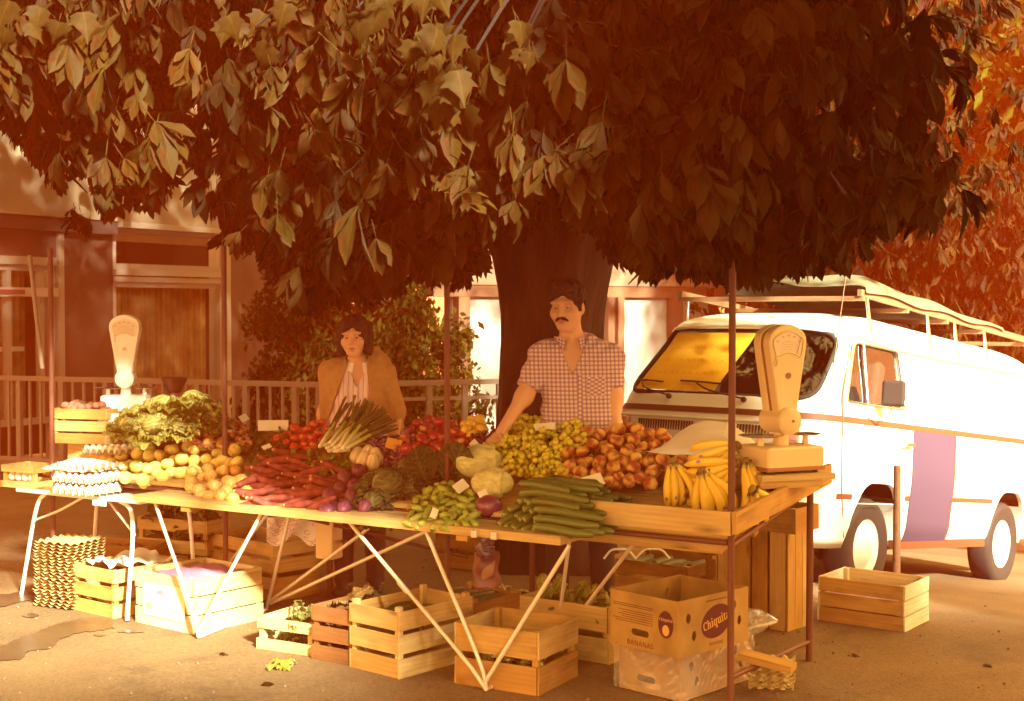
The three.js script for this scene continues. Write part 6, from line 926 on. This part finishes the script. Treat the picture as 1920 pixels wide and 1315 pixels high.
// a hand: palm, four fingers of different lengths, thumb at the side; local: wrist at the origin, fingers along -y, thumb towards +x, palm facing +z
function handCaps(side, curl = 0.5, spread = 0.1) {
  const l = [[0, -0.005, 0, 0.021, 0.004, -0.06, 0, 0.024, 0.6], [-0.016, -0.02, 0, 0.016, -0.024, -0.082, 0, 0.015, 0.7], [0.014, -0.02, 0, 0.016, 0.026, -0.084, 0, 0.015, 0.7]], f = [[0.028, 0.072], [0.010, 0.080], [-0.009, 0.074], [-0.027, 0.058]];
  f.forEach(([x, L], i) => { let px = x, py = -0.084, pz = 0, a = 0.15, sp2 = (x * spread) / 0.03 * 0.25; for (let s = 0; s < 3; s++) { const k = L * [0.45, 0.3, 0.25][s], nx = px + Math.sin(sp2) * k, ny = py - Math.cos(a) * k, nz = pz + Math.sin(a) * k; l.push([px, py, pz, 0.0095 - s * 0.0012, nx, ny, nz, 0.0085 - s * 0.0013]); px = nx; py = ny; pz = nz; a += curl * 0.9; } });
  l.push([0.016, -0.022, 0.004, 0.014, 0.044, -0.054, 0.012, 0.0115], [0.044, -0.054, 0.012, 0.0115, 0.056, -0.085, 0.02, 0.0095], [0.056, -0.085, 0.02, 0.0095, 0.056, -0.106, 0.026, 0.007]);
  return l.map((c) => { const d = [...c]; d[0] *= side; d[4] *= side; return d; });
}
function placed(f, m) { const inv = m.clone().invert(), v = new THREE.Vector3(); return (x, y, z) => { v.set(x, y, z).applyMatrix4(inv); return f(v.x, v.y, v.z); }; }
const hairTex = texture(256, (u, v) => 0.55 + 0.9 * (fbm(u * 50, v * 5, 50, 3, 17) - 0.3));
const skinM = std(lin(0.60, 0.36, 0.23), 0.55), hairM = std(lin(0.028, 0.013, 0.006), 0.75, { map: hairTex });
function person(label, pos, yaw, o) {
  const T = thing('person', label, 'person', pos, yaw);
  const bodyF = union(o.body, 0.05), hm = new THREE.Matrix4().compose(V(...o.head), new THREE.Quaternion().setFromEuler(new THREE.Euler(...o.headTurn, 'YXZ')), V(o.hs, o.hs, o.hs)), hf = placed(headField(o), hm), scaleH = (x, y, z) => hf(x, y, z) * o.hs;
  const neck = o.neck, neckF = (x, y, z) => smin(scaleH(x, y, z), cap(x, y, z, neck), 0.02);
  const lo = [-0.62, 0, -0.45], hi = [0.5, o.head[1] - 0.07, 0.55];
  const geos = [netMesh((x, y, z) => smin(bodyF(x, y, z), cap(x, y, z, neck), 0.04), lo, hi, 0.0125), netMesh(neckF, [o.head[0] - 0.13, o.head[1] - 0.19, o.head[2] - 0.15], [o.head[0] + 0.13, o.head[1] + 0.16, o.head[2] + 0.16], 0.0042)];
  for (const [m, side, curl, sp2] of o.hands) { const hl = handCaps(side, curl, sp2), f = placed(union(hl, 0.009), m), c = V(0, -0.08, 0).applyMatrix4(m); geos.push(netMesh(f, [c.x - 0.13, c.y - 0.13, c.z - 0.13], [c.x + 0.13, c.y + 0.13, c.z + 0.13], 0.0036)); }
  part('body', joined(geos), skinM, T);
  // eyes, brows
  const H = new THREE.Group(); H.name = 'face'; H.applyMatrix4(hm); T.add(H);
  const eyeW = std(lin(0.40, 0.33, 0.27), 0.35), iris = std(lin(0.05, 0.03, 0.02), 0.2), lip = std(lin(0.45, 0.16, 0.12), 0.5);  // eye whites darkened: shade under the brows put into their colour
  for (const s of [-1, 1]) { part('eye', joined([new THREE.SphereGeometry(0.0115, 14, 10).translate(s * 0.031, 0.009, 0.0715)]), eyeW, H); part('iris', new THREE.SphereGeometry(0.0068, 12, 8).translate(s * 0.031, 0.008, 0.0775), iris, H); part('eyebrow', taper([V(s * 0.013, 0.0335, 0.089), V(s * 0.032, 0.036, 0.0865), V(s * 0.052, 0.029, 0.071)], [0.002, 0.0032, 0.0015], 6).scale(1, 1, 1), hairM, H); part('eyelid', sheet((u, v) => { const a = (u - 0.5) * 2.6, b = 0.02 + v * 1.2; return V(s * 0.031 + 0.0125 * Math.sin(a) * Math.cos(b * 0.6), 0.009 + 0.0125 * Math.sin(b), 0.0715 + 0.0128 * Math.cos(a) * Math.cos(b)); }, 8, 4), skinM, H); }
  part('lips', joined([taper([V(-0.022, -0.060, 0.090), V(-0.008, -0.0565, 0.0985), V(0.008, -0.0565, 0.0985), V(0.022, -0.060, 0.090)], [0.001, 0.004, 0.004, 0.001], 6), taper([V(-0.02, -0.0625, 0.089), V(0, -0.067, 0.097), V(0.02, -0.0625, 0.089)], [0.001, 0.0045, 0.001], 6)]), lip, H);
  return { T, H, hm, bodyF };
}
// the man leaning on the stall
{
  const d = 7.17, px = 1085, pos = at(px, 580, d); pos.y = 0;
  const X = (x) => (x - px) / FOCAL * d, Y = (y) => EYE - (y - 580) / FOCAL * d;
  const sh = [X(1022), Y(664)], sr = [X(1140), Y(668)], el = [X(983), Y(742)], wl = [X(938), Y(808)], er = [X(1149), Y(742)], wr = [X(1151), Y(815)];
  const body = [
    [-0.085, 1.36, -0.0, 0.105, -0.06, 1.06, 0.0, 0.105, 0.85], [0.075, 1.35, 0.0, 0.105, 0.085, 1.06, 0.0, 0.105, 0.85], [0.0, 1.40, -0.02, 0.10, 0.012, 0.98, 0.0, 0.12, 0.85], [sh[0], sh[1] - 0.01, -0.01, 0.062, sr[0], sr[1] - 0.01, -0.01, 0.062, 0.9],
    [-0.055, 1.03, 0, 0.12, -0.07, 0.90, 0, 0.115, 0.9], [0.085, 1.03, 0, 0.12, 0.10, 0.90, 0, 0.115, 0.9],
    [-0.085, 0.90, 0, 0.098, -0.10, 0.49, 0.01, 0.06], [-0.10, 0.49, 0.01, 0.06, -0.11, 0.10, -0.03, 0.042], [-0.11, 0.06, -0.03, 0.042, -0.12, 0.035, 0.14, 0.033], [0.105, 0.90, 0, 0.098, 0.12, 0.49, 0.02, 0.06], [0.12, 0.49, 0.02, 0.06, 0.13, 0.10, -0.02, 0.042], [0.13, 0.06, -0.02, 0.042, 0.14, 0.035, 0.15, 0.033],
    [sh[0] - 0.01, sh[1] - 0.02, -0.01, 0.056, el[0], el[1], 0.06, 0.040], [el[0], el[1], 0.06, 0.041, wl[0], wl[1], 0.17, 0.027], [sr[0] + 0.01, sr[1] - 0.02, -0.01, 0.056, er[0], er[1], 0.02, 0.041], [er[0], er[1], 0.02, 0.041, wr[0], wr[1], 0.10, 0.028]];
  const hL = new THREE.Matrix4().compose(V(wl[0], wl[1], 0.17), new THREE.Quaternion().setFromEuler(new THREE.Euler(-0.95, 0.1, -0.5, 'YXZ')), V(1, 1, 1)), hR = new THREE.Matrix4().compose(V(wr[0], wr[1], 0.10), new THREE.Quaternion().setFromEuler(new THREE.Euler(-0.6, 0, 0.0, 'YXZ')), V(1, 1, 1));
  const hc = [X(1064), Y(578), 0.035];
  const { T, H, bodyF } = person('person in a checked short sleeved shirt leaning one arm on the stall', pos, 0, { body, head: hc, headTurn: [0.08, -0.52, 0.03].map((v, i) => [0.06, -0.42, 0.04][i]), hs: 1.04, neck: [X(1068), Y(602), 0.0, 0.055, X(1074), Y(652), -0.015, 0.062], hands: [[hL, 1, 0.45, 0.25], [hR, -1, 0.4, 0.2]] });
  // shirt: the body a little larger, cut at hem, cuffs and neck
  const torso = union(body.filter((c, i) => i < 6).map((c) => { const q = [...c]; q[3] += 0.017; q[7] += 0.017; return q; }), 0.05);
  const slv = (s, e, sd, ez) => { const f = 0.80; return [s[0] + sd * 0.012, s[1] - 0.02, -0.01, 0.076, s[0] + (e[0] - s[0]) * f, s[1] + (e[1] - s[1]) * f, -0.01 + ez * f, 0.066]; };
  const cL = slv(sh, el, -1, 0.07), cR = slv(sr, er, 1, 0.03);
  const shirtF = (x, y, z) => {
    let a = torso(x, y, z); a = smax(a, 0.86 - y, 0.01);
    const cut = (c) => { const t = ((x - c[0]) * (c[4] - c[0]) + (y - c[1]) * (c[5] - c[1]) + (z - c[2]) * (c[6] - c[2])) / Math.hypot(c[4] - c[0], c[5] - c[1], c[6] - c[2]); const L = Math.hypot(c[4] - c[0], c[5] - c[1], c[6] - c[2]); return smax(cap(x, y, z, [...c.slice(0, 7), c[7]]), t - L, 0.006); };
    a = smin(smin(a, cut(cL), 0.03), cut(cR), 0.03);
    a += 0.0035 * Math.sin(y * 46 + x * 30) * Math.sin(x * 23 - y * 15 + 1) + 0.003 * Math.sin(y * 90 - x * 60);
    const nx = x - X(1072); const vneck = Math.max(Math.abs(nx) - 0.004 - Math.max(0, y - 1.30) * 0.42, 1.30 - y, -z);   // open collar down to the breast bone
    a = smax(a, -vneck, 0.006); a = smax(a, -cap(x, y, z, [X(1068), Y(602), 0.005, 0.058, X(1074), Y(648), -0.005, 0.068]), 0.006);
    return a;
  };
  const check = canvasTex(64, 64, (c, w, h) => { c.fillStyle = '#ecdfe4'; c.fillRect(0, 0, w, h); c.fillStyle = 'rgba(120,74,110,0.42)'; c.fillRect(0, 0, w, 28); c.fillRect(0, 0, 28, h); }); check.wrapS = check.wrapT = THREE.RepeatWrapping; check.repeat.set(46, 46);
  part('shirt', netMesh(shirtF, [-0.42, 0.82, -0.25], [0.36, 1.52, 0.26], 0.0085, (x, y, z, g) => Math.abs(g.z) > 0.5 ? [x + y * 0.03, y] : [z + 0.3, y]), std(lin(0.82, 0.80, 0.82), 0.9, { map: check }), T);
  const shirtPlain = std(lin(0.82, 0.80, 0.82), 0.9, { map: check });
  for (const s of [-1, 1]) part('collar', sheet((u, v) => V(X(1072) + s * (0.030 + 0.060 * u * (1 - v * 0.25) + 0.012 * v), Y(640) + 0.012 * u + 0.014 - v * (0.062 - 0.02 * u), 0.064 - 0.062 * u * u + 0.022 * v), 8, 4, [0.08, 0.07]), shirtPlain, T);
  part('pocket', sheet((u, v) => { const x = 0.035 + 0.095 * u, y = 1.185 + 0.10 * v; let z = 0.30; for (let k = 0; k < 40; k++) { const f = shirtF(x, y, z); z -= Math.max(0.0005, f * 0.8); if (f < 0.003) break; } return V(x, y, z + 0.002); }, 10, 10, [0.06, 0.11]), std(lin(0.80, 0.78, 0.80), 0.9, { map: (() => { const t = check.clone(); t.rotation = 0.75; t.repeat.set(60, 60); return t; })() }), T);
  part('button_placket', sheet((u, v) => { const x = 0.002 - 0.012 + 0.024 * u, y = 0.90 + 0.40 * v; let z = 0.30; for (let k = 0; k < 40; k++) { const f = shirtF(x, y, z); z -= Math.max(0.0005, f * 0.8); if (f < 0.003) break; } return V(x, y, z + 0.0015); }, 3, 24, [0.03, 0.4]), shirtPlain, T);
  const tr = union(body.filter((c, i) => i >= 4 && i <= 11).map((c) => { const q = [...c]; q[3] += 0.012; q[7] += 0.014; return q; }), 0.03);
  part('trousers', netMesh((x, y, z) => smax(smax(tr(x, y, z), y - 1.0, 0.005), 0.07 - y, 0.005), [-0.35, 0.03, -0.2], [0.35, 1.04, 0.25], 0.0125), std(lin(0.045, 0.03, 0.025), 0.9), T);
  for (const s of [-0.115, 0.135]) part('shoe', new RoundedBoxGeometry(0.10, 0.075, 0.27, 3, 0.03), M.black, T, V(s, 0.038, 0.06));
  // hair, moustache
  const hairF = (x, y, z) => { let a = ell(x, y, z, [0, 0.040, -0.018], [0.090, 0.106, 0.106]); a = smin(a, ell(x, y, z, [0.012, 0.108, 0.040], [0.074, 0.040, 0.062]), 0.03); a = smin(a, ell(Math.abs(x), y, z, [0.076, 0.005, 0.012], [0.014, 0.045, 0.02]), 0.02); a += 0.004 * Math.sin(x * 130 + y * 60) * Math.sin(z * 110 + y * 40); const face = Math.max(z > 0.0 ? 0 : 1, 0); a += 0.010 * (noise3(x * 30, y * 30, z * 30) - 0.5); a = smax(a, -ell(x, y - 0.008 * Math.sin(x * 60 + 0.5), z, [-0.004, -0.036, 0.115], [0.072, 0.103, 0.092]), 0.012); a = smax(a, -ell(Math.abs(x), y, z, [0.088, -0.006, -0.004], [0.03, 0.036, 0.026]), 0.012); a = smax(a, -(y + 0.085), 0.02); a = smax(a, -Math.max(Math.abs(y + 0.07) - 0.04, -(z - 0.005)), 0.012); return a; };
  part('hair', netMesh(hairF, [-0.12, -0.12, -0.14], [0.12, 0.17, 0.13], 0.0055, (x, y, z) => [Math.atan2(x, z), y * 3]), hairM, H);
  part('moustache', joined([-1, 1].map((s) => taper([V(s * 0.001, -0.043, 0.1015), V(s * 0.017, -0.047, 0.098), V(s * 0.033, -0.060, 0.083)], [0.0060, 0.0085, 0.004], 8))), hairM, H);
}
// the woman with a cardigan over her shoulders
{
  const d = 7.9, px = 672, pos = at(px, 580, d); pos.y = 0;
  const X = (x) => (x - px) / FOCAL * d, Y = (y) => EYE - (y - 580) / FOCAL * d;
  const sl = [X(624), Y(694)], sr = [X(712), Y(692)];
  const body = [
    [-0.07, 1.20, 0.0, 0.095, -0.05, 0.98, 0, 0.085, 0.85], [0.06, 1.20, 0, 0.095, 0.05, 0.98, 0, 0.085, 0.85], [0, 1.25, -0.02, 0.09, 0, 0.92, 0, 0.11, 0.85], [sl[0], sl[1] - 0.015, -0.01, 0.05, sr[0], sr[1] - 0.015, -0.01, 0.05, 0.9],
    [-0.055, 1.16, 0.065, 0.055, -0.055, 1.12, 0.06, 0.055], [0.055, 1.16, 0.065, 0.055, 0.055, 1.12, 0.06, 0.055],
    [-0.06, 0.93, 0, 0.12, -0.08, 0.80, 0, 0.115, 0.9], [0.06, 0.93, 0, 0.12, 0.08, 0.80, 0, 0.115, 0.9],
    [-0.085, 0.80, 0, 0.09, -0.09, 0.44, 0.01, 0.055], [-0.09, 0.44, 0.01, 0.055, -0.09, 0.09, -0.03, 0.038], [-0.09, 0.055, -0.03, 0.038, -0.10, 0.03, 0.12, 0.03], [0.085, 0.80, 0, 0.09, 0.09, 0.44, 0.01, 0.055], [0.09, 0.44, 0.01, 0.055, 0.09, 0.09, -0.03, 0.038], [0.09, 0.055, -0.03, 0.038, 0.10, 0.03, 0.12, 0.03],
    [sl[0] - 0.01, sl[1] - 0.03, -0.01, 0.046, -0.195, 1.03, -0.01, 0.036], [-0.195, 1.03, -0.01, 0.036, -0.165, 0.82, 0.08, 0.025],
    [sr[0] + 0.01, sr[1] - 0.03, -0.01, 0.046, 0.215, 1.05, 0.03, 0.037], [0.215, 1.05, 0.03, 0.037, 0.20, 0.83, 0.07, 0.026]];
  const hL = new THREE.Matrix4().compose(V(-0.165, 0.82, 0.08), new THREE.Quaternion().setFromEuler(new THREE.Euler(-0.4, 0.3, 0, 'YXZ')), V(0.9, 0.9, 0.9)), hR = new THREE.Matrix4().compose(V(0.20, 0.83, 0.07), new THREE.Quaternion().setFromEuler(new THREE.Euler(-0.4, -0.3, 0, 'YXZ')), V(0.9, 0.9, 0.9));
  const hc = [X(664), Y(634), 0.03];
  const { T, H } = person('person with a tan cardigan round the shoulders over a pale striped blouse', pos, 0.05, { body, head: hc, headTurn: [0.02, -0.10, 0.05], hs: 0.94, w: 0.97, neck: [X(666), Y(655), 0.0, 0.044, X(670), Y(690), -0.012, 0.05], hands: [[hL, 1, 0.5, 0.15], [hR, -1, 0.5, 0.1]] });
  const grow = (list, e) => list.map((c) => { const q = [...c]; q[3] += e; q[7] += e; return q; });
  const tor = union(grow(body.slice(0, 8), 0.012), 0.045);
  const blouse = (x, y, z) => { let a = tor(x, y, z); a += 0.004 * Math.sin(x * 95 + Math.sin(y * 9)) * (y < 1.22 ? 1 : 0.3); a = smax(a, 0.80 - y, 0.01); const v = Math.max(Math.abs(x + 0.004) - 0.006 - Math.max(0, y - 1.20) * 0.42, 1.20 - y, -z); a = smax(a, -v, 0.006); return smax(a, -cap(x, y, z, [X(666), Y(655), 0.005, 0.05, X(670), Y(684), 0, 0.058]), 0.006); };
  const stripes = canvasTex(64, 16, (c, w, h) => { c.fillStyle = '#f1e6ea'; c.fillRect(0, 0, w, h); c.fillStyle = 'rgba(170,120,150,0.4)'; c.fillRect(0, 0, 20, h); }); stripes.wrapS = stripes.wrapT = THREE.RepeatWrapping; stripes.repeat.set(36, 8);
  part('blouse', netMesh(blouse, [-0.3, 0.76, -0.22], [0.3, 1.34, 0.22], 0.009), std(lin(0.80, 0.74, 0.78), 0.9, { map: stripes }), T);
  for (const s of [-1, 1]) part('collar', sheet((u, v) => V(s * (0.022 + 0.05 * u + 0.01 * v), Y(684) + 0.012 * u + 0.01 - v * (0.055 - 0.02 * u), 0.052 - 0.05 * u * u + 0.030 * v), 8, 4, [0.08, 0.05]), std(lin(0.80, 0.74, 0.78), 0.9), T);
  const card0 = union([...grow(body.slice(0, 6), 0.030), [sl[0] - 0.005, sl[1] - 0.02, -0.01, 0.066, -0.185, 0.82, 0.0, 0.058, 0.95], [sr[0] + 0.005, sr[1] - 0.02, -0.015, 0.070, 0.19, 0.92, 0.0, 0.070, 0.95], [0.135, 1.28, -0.01, 0.055, 0.098, 1.40, -0.02, 0.030], [0.215, 1.05, 0.03, 0.058, 0.14, 1.26, 0.02, 0.055], [0.16, 1.0, -0.03, 0.07, 0.185, 0.78, -0.02, 0.075]], 0.035);
  const cardigan = (x, y, z) => { let a = card0(x, y, z); a += 0.005 * Math.sin(x * 70 + z * 50 + Math.sin(y * 11) * 1.5); a = smax(a, 0.76 - y, 0.01); const open = Math.max(x - 0.055 + 0.01 * Math.sin(y * 20), -(x + 0.062 + Math.max(0, 1.30 - y) * 0.36), -z); a = smax(a, -open, 0.008); return smax(a, -cap(x, y, z, [X(666), Y(650), 0.005, 0.05, X(670), Y(682), 0, 0.066]), 0.008); };
  const knit = texture(128, (u, v) => 0.8 + 0.2 * Math.sin(u * 6.283 * 16) * Math.sin(v * 6.283 * 16) * 0.6 + 0.12 * (fbm(u * 8, v * 8, 8, 3, 2) - 0.5), 5);
  part('cardigan', netMesh(cardigan, [-0.36, 0.72, -0.22], [0.36, 1.42, 0.24], 0.009), std(lin(0.60, 0.36, 0.14), 0.95, { map: knit }), T);
  const tr = union(grow(body.slice(6, 14), 0.013), 0.03);
  part('trousers', netMesh((x, y, z) => smax(smax(tr(x, y, z), y - 0.9, 0.005), 0.06 - y, 0.005), [-0.3, 0.02, -0.2], [0.3, 0.94, 0.22], 0.0125), std(lin(0.04, 0.025, 0.025), 0.9), T);
  for (const s of [-0.095, 0.095]) part('shoe', new RoundedBoxGeometry(0.085, 0.065, 0.24, 3, 0.028), M.black, T, V(s, 0.033, 0.05));
  const hairF = (x, y, z) => { let a = ell(x, y, z, [0, 0.034, -0.022], [0.100, 0.112, 0.112]); a = smin(a, ell(Math.abs(x), y, z, [0.082, -0.035, -0.014], [0.032, 0.08, 0.058]), 0.04); a += 0.010 * (noise3(x * 28, y * 28, z * 28) - 0.5); a = smin(a, ell(x, y, z, [0, 0.075, 0.055], [0.075, 0.04, 0.045]), 0.03); a += 0.004 * Math.sin(x * 120 + y * 30) * Math.sin(z * 100 + y * 50); a = smax(a, -ell(x, y - 0.012 * Math.sin(x * 55 + 1) - 0.006 * Math.sin(x * 140), z, [-0.006, -0.046, 0.118], [0.070, 0.108, 0.10]), 0.012); return smax(a, -(y + 0.125), 0.03); };
  part('hair', netMesh(hairF, [-0.14, -0.16, -0.16], [0.14, 0.17, 0.13], 0.0055, (x, y, z) => [Math.atan2(x, z), y * 3]), hairM, H);
}
renderer.render(scene, camera);
